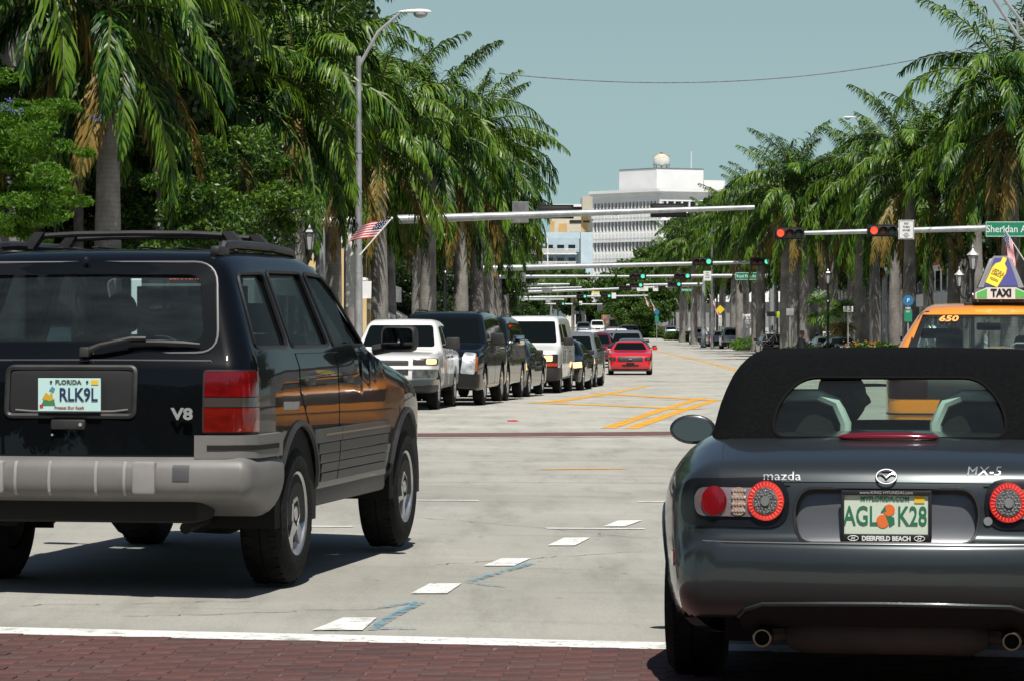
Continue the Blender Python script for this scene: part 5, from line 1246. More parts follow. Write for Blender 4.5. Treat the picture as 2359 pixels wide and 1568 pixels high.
q('crossover', 'grey crossover towering behind the red coupe', 'car', 1443, 152, 3, C_silver, front=front_plain, lod=1, scale=(1,1,1.05), rails=True)
q('minivan', 'silver minivan partly hidden by the grey crossover', 'minivan', 1418, 159, 3, C_silver, front=front_plain, lod=1)
q('crossover', 'maroon crossover between the silver crossover and the silver minivan', 'car', 1368, 149, 4, C_maroon, front=front_plain, lod=1)
q('crossover', 'white crossover behind the maroon one', 'car', 1352, 190, 3, C_white, front=front_plain, lod=1)
q('minivan', 'white minivan with only its roof in view behind the silver minivan', 'minivan', 1420, 208, 2, C_white, front=front_plain, lod=1)
q('sedan', 'distant pale saloon just right of the white van roof', 'car', 1318, 215, 3, C_silver, front=front_plain, lod=1)
q('sedan', 'distant white and yellow taxi beyond the white van', 'car', 1342, 250, 2, C_orange, front=front_plain, lod=1)
def fq(kind, label, cat, px, py, d, rz, mat, **k):
    x = (px-1179.5)/FPX*d; return make_car(kind, label, cat, (x, d, G(x, d)), rz, mat, name=k.pop('name', 'distant_car'), group=k.pop('group', 'vehicles far down the street'), lod=1, **k)
fq('suv', 'dark off-roader seen small on the far rise of the street', 'car', 1345, 0, 420, R(180), C_greyblue, front=front_plain, handles=False)
fq('van', 'small white van on the far rise, right of the dark off-roader', 'van', 1377, 0, 430, R(180), C_white, front=front_plain, handles=False)
fq('suv', 'black off-roader with glinting lamp beside the far hedge', 'car', 1452, 0, 300, R(180), C_black, front=front_lit, handles=False)
def rq(kind, label, cat, px, d, mat, hd=0, **k):
    x = (px-1179.5)/FPX*d; L = KINDS[kind]['L']
    o_ = make_car(kind, label, cat, (0,0,0), -R(hd), mat, group='vehicles parked along the right kerb', lod=1, **k)
    o_.location = Vector((x, d, G(x, d))) + Matrix.Rotation(-R(hd), 3, 'Z') @ Vector((0, L, 0)); return o_
rq('minivan', 'silver-blue minivan parked by the rounded green bush on the right', 'minivan', 1689, 255, C_silver, 1, rear=rear_plain)
rq('crossover', 'grey crossover parked at the right kerb, left of the row of car flanks', 'car', 1612, 305, C_silver, 1, rear=rear_plain)
rq('crossover', 'grey crossover behind the low hedge, farthest of the parked cars', 'car', 1546, 385, C_greyblue, 1, rear=rear_plain)
rq('sedan', 'red-lamped silver saloon in front of the parked minivan', 'car', 1664, 268, C_silver, 1, rear=rear_plain)
rq('sedan', 'dark saloon parked one place beyond the silver saloon', 'car', 1654, 277, C_greyblue, 1, rear=rear_plain)
bc = rq('sedan', 'black saloon carrying two bicycles on a rear rack', 'car', 1788, 198, C_black, -2, rear=rear_plain)
rq('sedan', 'silver-grey saloon parked behind the walking man', 'car', 1842, 205, C_silver, -2, rear=rear_plain)
rq('sedan', 'dark car partly hidden behind the man in the suit', 'car', 1880, 212, C_black, -2, rear=rear_plain)
rq('sedan', 'silver saloon parked left of the orange lamp glint', 'car', 1915, 165, C_silver, -1, rear=rear_plain)
rq('sedan', 'grey saloon with orange lamp glint, rightmost of the parked cars', 'car', 1948, 160, C_greyblue, -1, rear=rear_plain)
rq('van', 'white van glimpsed left of the taxi roof', 'van', 2153, 150, C_white, 2, rear=rear_plain)
# bicycles on the rack
def bicycle(loc, rz, frame_mat, label):
    b = thing('bicycle', label, 'bicycle', loc, rz, 'bicycles on the rack of the black saloon')
    for sx in (-.52, .52):
        bm = nb(); tube(bm, [(sx+.33*math.cos(a), 0, .34+.33*math.sin(a)) for a in [2*math.pi*k/28 for k in range(28)]], .016, 6, closed=True)
        wh = obj('bicycle_tyre', bm, M_tyre, b)
        bm = nb(); tube(bm, [(sx+.305*math.cos(a), 0, .34+.305*math.sin(a)) for a in [2*math.pi*k/28 for k in range(28)]], .009, 5, closed=True); tube(bm, [(sx,-.03,.34),(sx,.03,.34)], .02, 6)
        for k in range(12):
            a = math.pi*2*k/12; tube(bm, [(sx,0,.34),(sx+.3*math.cos(a),0,.34+.3*math.sin(a))], .0022, 3, cap=False)
        obj('rim', bm, M_alloy, wh)
    bm = nb()
    for A_, B_ in (((-.52,0,.34),(-.12,0,.30)),((-.12,0,.30),(-.22,0,.86)),((-.52,0,.34),(-.2,0,.76)),((-.12,0,.30),(.36,0,.74)),((-.2,0,.78),(.34,0,.82)),((.52,0,.34),(.34,0,.86))): tube(bm, [A_, B_], .018, 6)
    obj('frame', bm, frame_mat, b)
    bm = nb(); box(bm, (-.24,0,.90), (.26,.12,.05), bev=.02); obj('saddle', bm, M_rubber, b)
    bm = nb(); tube(bm, [(.33,-.28,.98),(.36,-.1,.96),(.33,0,.90),(.36,.1,.96),(.33,.28,.98)], .013, 6); obj('handlebar', bm, M_blackplastic, b)
    return b
cx_, cy_ = (1780-1179.5)/FPX*197.6, 197.6
bicycle((cx_-.25, cy_-.25, G(cx_, cy_)+.68), R(3), principled('white_frame', (.7,.7,.7), .3), 'white-framed bicycle on the rear rack, nearer to us')
bicycle((cx_+.30, cy_-.08, G(cx_, cy_)+.70), R(-5), principled('dark_frame', (.05,.02,.02), .3), 'dark-framed bicycle on the rack, nearer the car')
bm = nb(); tube(bm, [(-.35,-4.78,1.0),(-.35,-5.15,1.25),(.35,-5.15,1.25),(.35,-4.78,1.0)], .015, 6); tube(bm, [(-.35,-5.12,.72),(-.35,-5.15,1.25)], .015, 6); tube(bm, [(.35,-5.12,.72),(.35,-5.15,1.25)], .015, 6)
obj('bicycle_rack', bm, M_blackplastic, bc)
# the taxi ahead of the roadster
tx, ty = 4.36, 27.6
taxi = make_car('taxi', 'orange taxi with a roof advert, seen over the roof of the grey roadster', 'taxi', (0,0,0), -R(7.5), C_orange, name='taxi_cab', shell=True, rear=rear_taxi, mirrors=C_orange)
taxi.scale = (1,1,1.072)
taxi.location = Vector((tx, ty, G(tx, ty))) + Matrix.Rotation(-R(7.5), 3, 'Z') @ Vector((0, 5.3, 0))
HT = get_hull('taxi', 0)
bmx = HT.copy_faces(lambda c, n: c.z > 1.0 and -4.35 < c.y < -1.3)
for v_ in bmx.verts: v_.co = v_.co - HT.normal_at(v_.co)*.03
bmx.faces.layers.int.new('rim')
HT2 = HT
for pl, ax, sg, cd, nm in [(KINDS['taxi']['rw'],'y',-1,lambda c: c.y < -3.2,.1), (KINDS['taxi']['ws'],'y',1,lambda c: c.y > -2.4,.1)] + [(pl,'x',s,None,.3) for pl in KINDS['taxi']['side'] for s in (1,-1)]:
    HT2.cutout(bmx, pl, ax, sg, 0, cd, nm)
obj('lining', bmx, noisy('grey_headliner', (.13,.145,.14), (.17,.185,.18), 5, .9), taxi)
ringpatch(HT, rpoly([(-.80,1.09),(.80,1.09),(.655,1.465),(-.655,1.465)], .07, 5), rpoly([(-.70,1.135),(.70,1.135),(.60,1.41),(-.60,1.41)], .04, 5), 'y', -1, 'window_border', M_rubber, taxi, .004)
bm = nb(); box(bm, (0,-2.0,.95), (1.5,.5,.2), bev=.05); box(bm, (0,-3.2,.6), (1.5,3.0,.1)); box(bm, (0,-4.1,1.02), (1.4,.5,.05)); obj('dashboard', bm, M_dark, taxi)
seat(taxi, -.38, -2.9, M_dark, .6, 1.10, .5, 'seat', True, .2); seat(taxi, .38, -2.9, M_dark, .6, 1.08, .5, 'seat', True, .16); seat(taxi, 0, -3.8, M_dark, .6, 1.08, 1.3, 'rear_bench', False)
bm = nb(); tube(bm, [(.18,-3.75,1.06),(.20,-3.75,1.16),(.24,-3.75,1.18),(.52,-3.75,1.18),(.56,-3.75,1.16),(.58,-3.75,1.06)], .012, 6); obj('rest_frame', bm, principled('pale_frame', (.35,.37,.33), .6), taxi)
bm = nb(); box(bm, (.02,-2.15,1.33), (.24,.03,.07), bev=.02); obj('rear_view_mirror', bm, M_dark, taxi)
pp = HT.project('y', -1, -.56, 1.40, off=.014); pa = HT.project('y', -1, -.56, 1.30); ti = math.atan2(pp.y-pa.y, pp.z-pa.z)
text('650', .128, principled('orange_number', (1.,.42,.10), .5, 0, 0, .5), taxi, HT.project('y', -1, -.40, 1.385, off=.014), (R(90)-ti, 0, R(0)), .001, .004, .95, 'fleet_number', .2)
pq = HT.project('z', 1, .25, -5.0, off=.008)
text('DRIVER STOPS FREQUENTLY', .085, M_signblack, taxi, HT.project('y', -1, .28, 1.00, off=.01), (R(40), 0, 0), .001, .002, .85)
# roof advert, a thing of its own fixed on the taxi
RZ = Matrix.Rotation(-R(7.5), 3, 'Z')
sx_, sy_, sz_ = .11, -2.95, 1.628
adv = thing('taxi_roof_sign', 'green and white taxi roof sign with a tapering yellow bottle advert above it', 'roof sign', taxi.location + RZ @ Vector((sx_, sy_, sz_)), -R(7.5)); adv.scale = (.82,.82,.80)
bm = nb(); box(bm, (0,0,.015), (.86,.9,.05), bev=.02); box(bm, (0,0,.055), (.66,1.0,.05), bev=.02)
obj('sign_base', bm, M_blackplastic, adv)
bm = nb(); prism(bm, [(-.30,-.56,.075),(.30,-.56,.075),(.30,-.56,.155),(.17,-.56,.215),(-.17,-.56,.215),(-.30,-.56,.155)], (0,1.1,0)); obj('sign_box', bm, M_signwhite, adv, sharp=None)
for s in (1, -1):
    bm = nb(); prism(bm, [(s*.285,-.562,.09),(s*.285,-.562,.15),(s*.165,-.562,.20),(s*.165,-.562,.09)], (0,-.004,0)); obj('green_panel', bm, principled('bright_green_panel', (.11,.50,.12), .4), adv, sharp=None)
bm = nb()
for xx in (-.27, 0, .27): tube(bm, [(xx,-.51,.055),(xx,-.50,.055)], .012, 8)
o = obj('sign_bolts', bm, M_chrome, adv); o['kind'] = 'stuff'
text('TAXI', .125, M_signblack, adv, (0,-.564,.145), FACE, .002, .006, .86)
bm = nb(); 
A_ = [(-.27,-.5,.215),(.27,-.5,.215),(.27,.5,.215),(-.27,.5,.215)]; B_ = [(-.115,-.38,.60),(.115,-.38,.60),(.115,.38,.60),(-.115,.38,.60)]
VA = [bm.verts.new(a) for a in A_]; VB = [bm.verts.new(a) for a in B_]
for k in range(4): bm.faces.new((VA[k], VA[(k+1)%4], VB[(k+1)%4], VB[k]))
bm.faces.new(VB); bmesh.ops.bevel(bm, geom=bm.edges[:], offset=.035, segments=3, affect='EDGES')
obj('advert_housing', bm, principled('clear_plastic_grey', (.25,.25,.26), .15, 0, 1), adv)
tl = math.atan2(.12, .385); 
def onad(x, z, off=.012): return (x, -.5+(z-.215)*(.12/.385)-off, z)
def adpoly(nm, pts, mat, off): 
    bm = nb(); prism(bm, [onad(a, b, off) for a, b in pts], (0,-.002,.0006)); return obj(nm, bm, mat, adv, sharp=None)
adpoly('blue_advert', [(-.20,.235),(.20,.235),(.085,.575),(-.075,.575)], principled('advert_blue', (.035,.035,.22), .4), .012)
M_ady = principled('advert_yellow', (.85,.66,.02), .4); M_adl = principled('advert_olive', (.25,.15,.01), .4)
def rot2(pts, a, c): return [(c[0]+p[0]*math.cos(a)-p[1]*math.sin(a), c[1]+p[0]*math.sin(a)+p[1]*math.cos(a)) for p in pts]
bott = [(-.085,-.165),(.06,-.165),(.085,.03),(.072,.09),(.028,.13),(.026,.20),(-.022,.20),(-.024,.13),(-.068,.09),(-.085,.03)]
ao = R(-24); cc = (-.035,.395)
adpoly('bottle_outline', rot2([(a*1.12, b*1.04) for a, b in bott], ao, cc), M_adl, .016); adpoly('bottle_advert', rot2(bott, ao, cc), M_ady, .019)
adpoly('bottle_band', rot2([(-.073,-.045),(.060,-.045),(.060,-.035),(-.073,-.035)], ao, cc), M_adl, .022)
ER = (Matrix.Rotation(R(90)-tl, 3, 'X') @ Matrix.Rotation(ao, 3, 'Z')).to_euler()
text('VEDRA', .085, M_adl, adv, onad(*rot2([(-.0,-.0)], ao, cc)[0], .026), ER, .001, .002, .58)
text('VODKA', .045, M_adl, adv, onad(*rot2([(-.01,-.095)], ao, cc)[0], .026), ER, .001, .001, .7)
# unseen cars added so that the rears in front mirror dark shapes
for (x, y, kd, mt, lb) in [(1.6, -4.5, 'suv', C_black, 'unseen black off-roader added behind the camera'), (-2.6, -2.5, 'crossover', C_greyblue, 'unseen slate crossover added behind the camera in the left lane'), (5.0, 6.5, 'suv', C_greyblue, 'unseen slate off-roader added in the lane right of the roadster, out of the picture'), (4.9, -1.5, 'van', C_dgreen, 'unseen dark green van added behind the camera on the right')]:
    make_car(kd, lb, 'car', (x, y, G(x, y)), -R(8), mt, 'unseen vehicles added behind the camera', lod=1, name='added_car')
# white shuttle bus, seen through the windows of the black off-roader
bx, by = -5.75, 55.0; bz = G(bx, by)
bus = thing('shuttle_bus', 'white shuttle bus with a dark destination board, glimpsed through the windows of the black off-roader', 'bus', (bx, by, bz), R(180)-R(5))
bm = nb(); box(bm, (0,-3.6,1.58), (2.3,7.2,2.35), bev=.10)
obj('body', bm, C_white, bus)
bm = nb(); box(bm, (0,.015,1.66), (2.02,.03,1.20), bev=.01); obj('windshield', bm, M_tintglass, bus)
bm = nb(); box(bm, (0,.02,2.42), (1.85,.04,.22), bev=.01); db = obj('destination_board', bm, M_signblack, bus)
text('LOAN SHUTTLE', .13, principled('red_board_letters', (.5,.05,.03), .5, 0,0,.5,(1,.15,.08),.3), db, (0,.045,2.42), (R(90),0,R(180)), .003, .002, .9)
bm = nb(); box(bm, (0,.02,.55), (2.2,.10,.25), bev=.03); obj('bumper', bm, M_blackplastic, bus)
for s in (1, -1):
    bm = nb(); box(bm, (s*.85,.02,.83), (.3,.05,.16), bev=.02); obj('headlamp', bm, M_head, bus)
    bm = nb(); box(bm, (s*1.25,-.05,1.75), (.14,.1,.32), bev=.03); obj('door_mirror', bm, M_blackplastic, bus)
    add_wheel(bus, s*1.12, -1.2, .42, .25, .25, 'steel'); add_wheel(bus, s*1.12, -5.4, .42, .25, .25, 'steel')
    for k in range(4):
        bm = nb(); box(bm, (s*1.152,-1.6-1.3*k,1.75), (.012,1.1,.75), bev=.003); obj('side_window', bm, M_tintglass, bus)
# colourful tour trolley far down the street
x = (1407-1179.5)/FPX*455; tr = thing('tour_trolley', 'distant boxy tour vehicle with orange and black sides', 'bus', (x, 455, G(x, 455)), 0)
bm = nb(); box(bm, (0,3,1.5), (2.5,7,2.4), bev=.06); obj('body', bm, noisy('trolley_paint', (.05,.03,.02), (.40,.16,.05), 1.2, .5, c3=(.12,.1,.1)), tr)
bm = nb(); box(bm, (.45,-.52,1.5), (1.3,.05,1.0), bev=.02); obj('rear_window', bm, M_tintglass, tr)
for s in (1, -1): add_wheel(tr, s*1.2, 1, .45, .25, .25, 'steel'); add_wheel(tr, s*1.2, 5, .45, .25, .25, 'steel')
LM = [(-60,'crossing the left picture edge'),(20,'above the violet-flowered tree'),(60,'low behind the violet-flowered tree'),(80,'behind the tree at the left edge'),(130,'left of the nearest palm trunk'),(180,'over the nearest palm trunk'),(290,'right of the nearest palm trunk'),(330,'above the darkest lantern'),(350,'towering over the darkest lantern'),(400,'above the small leafy tree'),(470,'behind the small leafy tree'),(545,'right of the small leafy tree'),(560,'high above the right side of the leafy tree'),(600,'left of the black lamp post'),(640,'close left of the black lamp post'),(760,'left of the white hanging banner'),(765,'right above the white hanging banner'),(770,'tall behind the white hanging banner'),(800,'behind the white hanging banner'),(815,'behind the banded lamp pole'),(860,'right of the banded lamp pole'),(900,'behind the flag on the lamp pole'),(940,'tall between the flag and the triple lantern'),(960,'between the flag and the triple lantern'),(1010,'left of the triple lantern'),(1060,'low behind the triple lantern'),(1120,'above the second black off-roader'),(1158,'above the left part of the van'),(1165,'above the middle of the van'),(1180,'over the right part of the van'),(1190,'below the blue apartment house, left'),(1210,'low above the van roof'),(1225,'below the blue house balconies'),(1230,'below the middle of the blue house'),(1270,'below the right end of the blue house'),(1285,'under the blue house wall'),(1320,'above the farthest saloon roofs'),(1335,'behind the maroon car'),(1392,'under the white block corner'),(1410,'low above the silver minivan'),(1440,'straight behind the red coupe'),(1442,'tall behind the red coupe'),(1455,'right above the red coupe'),(1465,'low right of the red coupe'),(1480,'under the white block fins'),(1500,'left of the round blue sign'),(1520,'behind the round blue sign'),(1545,'above the farthest parked car'),(1555,'tall above the farthest parked car'),(1580,'right of the farthest parked car'),(1610,'above the grey parked crossover'),(1640,'right of the grey parked crossover'),(1690,'above the parked silver-blue minivan'),(1720,'over the white parking notice'),(1780,'behind the carrier with bicycles'),(1790,'above the bicycles'),(1840,'above the man in the suit'),(1900,'behind the small black lamp'),(1960,'above the yellowed fan palm'),(2030,'behind the flower bed'),(2070,'left of the no-turn sign'),(2140,'right of the no-turn sign'),(2180,'left of the taxi'),(2230,'left of the street-name sign'),(2250,'beside the several-lantern lamp post'),(2290,'above the taxi sign'),(2300,'low behind the taxi sign'),(2330,'right behind the street-name sign'),(2360,'at the right picture edge'),(2420,'beyond the right picture edge'),(2480,'outside right of the picture')]
def where(px): return min(LM, key=lambda q: abs(q[0]-px))[1]
# ------------------------------------------------------------------ foliage
def leafmat(name, c1, c2, c3, trans=.25, rough=.38):
    m = bpy.data.materials.new(name); m.use_nodes = True; n = m.node_tree.nodes; l = m.node_tree.links; b = n['Principled BSDF']; o = n['Material Output']
    oi = n.new('ShaderNodeObjectInfo'); geo = n.new('ShaderNodeNewGeometry'); tc = n.new('ShaderNodeTexCoord')
    nz = n.new('ShaderNodeTexNoise'); nz.inputs['Scale'].default_value = 1.3; nz.inputs['Detail'].default_value = 5; l.new(tc.outputs['Object'], nz.inputs[0])
    ad = n.new('ShaderNodeMath'); ad.operation = 'ADD'; l.new(nz.outputs[0], ad.inputs[0]); 
    s1 = n.new('ShaderNodeMath'); s1.operation = 'MULTIPLY'; s1.inputs[1].default_value = .46; l.new(geo.outputs['Random Per Island'], s1.inputs[0]); l.new(s1.outputs[0], ad.inputs[1])
    a2 = n.new('ShaderNodeMath'); a2.operation = 'ADD'; s2 = n.new('ShaderNodeMath'); s2.operation = 'MULTIPLY'; s2.inputs[1].default_value = .28; l.new(oi.outputs['Random'], s2.inputs[0]); l.new(ad.outputs[0], a2.inputs[0]); l.new(s2.outputs[0], a2.inputs[1])
    cr = n.new('ShaderNodeValToRGB'); e = cr.color_ramp.elements; e[0].position = .56; e[0].color = tuple(c1)+(1,); e[1].position = 1.1 if False else .99; e[1].color = tuple(c3)+(1,); q_ = e.new(.80); q_.color = tuple(c2)+(1,)
    l.new(a2.outputs[0], cr.inputs[0]); l.new(cr.outputs[0], b.inputs['Base Color']); b.inputs['Roughness'].default_value = rough
    b.inputs['Specular IOR Level'].default_value = .32
    tr = n.new('ShaderNodeBsdfTranslucent'); hs = n.new('ShaderNodeHueSaturation'); hs.inputs['Value'].default_value = 1.6; hs.inputs['Saturation'].default_value = 1.15; l.new(cr.outputs[0], hs.inputs['Color']); l.new(hs.outputs[0], tr.inputs[0])
    mx = n.new('ShaderNodeMixShader'); mx.inputs[0].default_value = trans; l.new(b.outputs[0], mx.inputs[1]); l.new(tr.outputs[0], mx.inputs[2]); l.new(mx.outputs[0], o.inputs[0])
    MATS[name] = m; return m
M_frond = leafmat('palm_frond_green', (.004,.021,.003), (.015,.062,.005), (.105,.190,.015), .09, .42)
M_frondy = leafmat('palm_frond_ageing', (.030,.045,.010), (.085,.085,.018), (.24,.16,.04), .15, .5)
M_frondd = leafmat('palm_frond_dead', (.10,.055,.022), (.20,.12,.05), (.30,.20,.10), .1, .7)
M_rachis = principled('frond_stalk', (.10,.12,.03), .5)
M_leaf1 = leafmat('feathery_leaf', (.012,.045,.005), (.045,.125,.010), (.10,.20,.018), .35, .5)
M_leaf2 = leafmat('broad_leaf', (.018,.042,.010), (.035,.085,.014), (.075,.13,.022), .25, .4)
M_leaf3 = leafmat('dark_leaf', (.010,.022,.008), (.018,.04,.010), (.035,.065,.014), .15, .5)
M_trunk = None
def trunkmat():
    m = noisy('palm_trunk', (.13,.122,.112), (.28,.262,.24), 2.2, .9, .3, c3=(.20,.188,.172), stretch=(1,1,.6)); n = m.node_tree.nodes; l = m.node_tree.links; b = n['Principled BSDF']
    tc = n.new('ShaderNodeTexCoord'); wv = n.new('ShaderNodeTexWave'); wv.bands_direction = 'Z'; wv.inputs['Scale'].default_value = 3.2; wv.inputs['Distortion'].default_value = 4.; wv.inputs['Detail'].default_value = 3
    l.new(tc.outputs['Object'], wv.inputs[0]); mr = n.new('ShaderNodeMapRange'); mr.inputs[1].default_value = .0; mr.inputs[2].default_value = .25; mr.inputs[3].default_value = .84; mr.inputs[4].default_value = 1.; l.new(wv.outputs[0], mr.inputs[0])
    src = b.inputs['Base Color'].links[0].from_socket; mx = n.new('ShaderNodeMix'); mx.data_type = 'RGBA'; mx.blend_type = 'MULTIPLY'; mx.inputs[0].default_value = 1; l.new(src, mx.inputs[6])
    cb = n.new('ShaderNodeCombineColor'); [l.new(mr.outputs[0], cb.inputs[i]) for i in range(3)]; l.new(cb.outputs[0], mx.inputs[7]); l.new(mx.outputs[2], b.inputs['Base Color']); return m
M_trunk = trunkmat()
M_bark = noisy('tree_bark', (.07,.06,.05), (.16,.14,.12), 5, .9, .3)
M_shaft = noisy('crownshaft_green', (.06,.10,.03), (.12,.16,.05), 2, .35, .0)
def frond_mesh(seed, e0, bend, L=4.3, npair=78, mat=None, llen=.80, lw=.056, stalk=None):
    rn = random.Random(seed); V = []; F = []; MI = []
    seg = 22; pts = []; x = z = 0.; side = 0.
    for i in range(seg+1):
        s = i/seg; a = max(R(-88), R(e0) - R(bend)*s**1.1); pts.append((x, z, a)); x += math.cos(a)*L/seg; z += math.sin(a)*L/seg
    sway = rn.uniform(-.35, .35)
    def pos(s):
        f = s*seg; i = min(int(f), seg-1); t = f-i; p = pts[i]; q = pts[i+1]
        return Vector((p[0]+(q[0]-p[0])*t, sway*s*s*L*.35, p[1]+(q[1]-p[1])*t)), p[2]+(q[2]-p[2])*t
    for i in range(12):    # stalk
        s0 = i/12; p, a = pos(s0); r_ = .045*(1-s0)+.006; up = Vector((-math.sin(a), 0, math.cos(a)))
        for v_ in (Vector((0,r_,0)), up*r_, Vector((0,-r_,0)), -up*r_): V.append(p+v_)
        if i: 
            b = (i-1)*4
            for k in range(4): F.append((b+k, b+(k+1)%4, b+4+(k+1)%4, b+4+k)); MI.append(1)
    for i in range(npair):
        s = .12 + .87*(i+rn.random()*.5)/npair
        for sd in (-1, 1):
            p, a = pos(s); T = Vector((math.cos(a), 0, math.sin(a))); U = Vector((-math.sin(a), 0, math.cos(a))); S = Vector((0, sd, 0))
            ln = llen*(math.sin(math.pi*(.18+.77*s))**.75)*rn.uniform(.85, 1.1); fw = R(30+26*s+rn.uniform(-16, 16)); pl = R(rn.choice((-34, -6, 20, 42))+rn.uniform(-12, 12))
            d = (S*math.cos(pl)+U*math.sin(pl))*math.cos(fw) + T*math.sin(fw)
            wdir = T.cross(d).cross(d).normalized() if T.cross(d).length > .01 else U; wdir = (T - d*T.dot(d)).normalized()
            q = p.copy(); b = len(V); w_ = lw*rn.uniform(.8, 1.15); prev = d
            for k, (fr, ww) in enumerate(((0,.45),(.38,1.),(.72,.7),(1.,.0))):
                if k:
                    step = ln*(fr-last); prev = (prev + Vector((rn.uniform(-.12,.12), rn.uniform(-.12,.12), -1))*(.26+.22*k)*rn.uniform(.5,1.5)).normalized() if mat is not M_rachis else prev
                    q = q + prev*step
                if ww > 0: V.append(q-wdir*w_*ww*.5); V.append(q+wdir*w_*ww*.5)
                else: V.append(q.copy())
                last = fr
            F += [(b,b+1,b+3,b+2),(b+2,b+3,b+5,b+4),(b+4,b+5,b+6)]; MI += [0,0,0]
    me = bpy.data.meshes.new('frond'); me.from_pydata(V, [], F); me.materials.append(mat or M_frond); me.materials.append(stalk or M_rachis)
    me.polygons.foreach_set('material_index', MI); me.update(); return me
FR = {}
for cls, (e0, bend) in {'up': (80, 66), 'high': (62, 112), 'mid': (42, 128), 'flat': (18, 108), 'low': (-14, 76), 'hang': (-48, 42)}.items():
    FR[cls] = [frond_mesh(hash(cls) % 1000 + k if False else {'up':1,'high':20,'mid':40,'flat':60,'low':80,'hang':99}[cls]+k, e0+(k-1)*6, bend+(k-1)*7) for k in range(3)]
FR['old'] = [frond_mesh(200+k, -30-8*k, 56, mat=M_frondy) for k in range(2)]
FR['dead'] = [frond_mesh(300, -62, 26, L=3.6, npair=44, mat=M_frondd, llen=.6)]
lowfr = {c: frond_mesh(400+i, e, b, npair=30, lw=.09) for i, (c, e, b) in enumerate((('up',80,66),('high',62,112),('mid',42,128),('flat',18,108),('low',-14,76),('hang',-48,42)))}
def trunk_mesh(h, r_=.235, seed=0):
    rn = random.Random(seed); bm = nb(); pts = []; rad = []
    lx, ly = rn.uniform(-.12,.12), rn.uniform(-.12,.12)
    for i in range(11):
        t = i/10; pts.append((lx*t*t, ly*t*t, -.3+(h+.3)*t)); rad.append(r_*(1.18-.3*t+.14*math.sin(math.pi*min(1, t*1.3))**2)*(1.15 if i == 0 else 1))
    tube(bm, pts, rad, 16); return finish(bm, 'trunk', M_trunk, 60), (lx, ly)
def shaft_mesh():
    bm = nb(); tube(bm, [(0,0,0),(0,0,.25),(0,0,.8),(0,0,1.3),(0,0,1.55)], [.19,.21,.17,.12,.06], 12); return finish(bm, 'crownshaft', M_shaft, 60)
SHAFT = shaft_mesh(); TH = 6.9; TR = [trunk_mesh(TH, .235, k) for k in range(4)]
prnd = random.Random(11)
def palm(x, y, label, group, scale=1., old=2, dead=0, nfr=21, lowpoly=False, seed=None, extra=0):
    rn = random.Random(seed if seed is not None else int(x*100+y)); z = G(x, y)+.12
    root = thing('palm_tree', label, 'palm tree', (x, y, z), rn.uniform(0, 6.28), group); root.scale = (scale,)*3
    tm, (lx, ly) = TR[rn.randrange(4)]; link('trunk', tm, root)
    link('crownshaft', SHAFT, root, (lx, ly, TH-.05))
    nfr = int(nfr*1.5); plan = ['up']*5+['high']*8+['mid']*8+['flat']*6+['low']*4+['hang']*2
    plan = [plan[min(32, int(i*33/nfr))] for i in range(nfr)]; plan += ['hang','low','old','hang','flat','hang','low','hang'][:extra]; plan += ['old']*old + ['dead']*dead; ga = 2.39996
    for k, c in enumerate(plan):
        h = {'up':9.45,'high':9.35,'mid':9.25,'flat':9.12,'low':9.0,'hang':8.9,'old':8.85,'dead':8.75}[c]-8.2+TH
        me = lowfr.get(c, lowfr['hang']) if lowpoly else rn.choice(FR[c])
        link('frond', me, root, (lx, ly, h), (rn.uniform(-.10,.10), rn.uniform(-.08,.08), k*ga+rn.uniform(-.25,.25)), (rn.uniform(.86,1.08),)*3)
    return root
GL = 'royal palms lining the left side of the street'; GR = 'royal palms lining the right side of the street'; GF = 'palms at the far end of the street'
def pp_(px, d): return (px-1179.5)/FPX*d
for (px, d, lb, old, dead, sc) in [
    (248, 57, 'tall royal palm with thick grey trunk rising behind the roof rails of the black off-roader', 5, 0, .93),
    (470, 82, 'royal palm standing between the two leafy street trees on the left', 3, 0, 1.0),
    (680, 84, 'royal palm whose lit trunk stands right behind the black lamp post', 3, 0, 1.03),
    (875, 100, 'royal palm with frond shadows on its trunk, just right of the flag', 4, 0, 1.0),
    (1062, 119, 'royal palm behind the triple-lantern lamp post', 3, 1, 1.05),
    (1098, 124, 'last big royal palm on the left, with a dead brown frond hanging on its trunk', 2, 3, 1.06),
    (985, 112, 'royal palm hidden in the crowns between the flag and the triple lantern', 2, 0, 1.1),
    (1128, 150, 'royal palm on the left above the mast of green signals', 2, 0, .98),
    (1140, 185, 'royal palm on the left, second beyond the last big one', 2, 0, 1.),
    (1150, 225, 'royal palm on the left, small behind the signal mast pole', 1, 0, 1.)]:
    palm(pp_(px, d), d, lb, GL, sc, old, dead, extra=8 if d < 90 else 4 if d < 130 else 0)
for i, (px, d) in enumerate([(20, 66), (130, 84), (330, 84), (400, 100), (545, 108), (600, 128), (765, 112), (760, 150), (815, 138), (900, 170), (960, 200), (-60, 56), (560, 86)]):
    palm(pp_(px, d), d, 'second-row royal palm, %s' % where(px), 'second row of royal palms above the left pavement', 1.22, 2, 0, nfr=20)
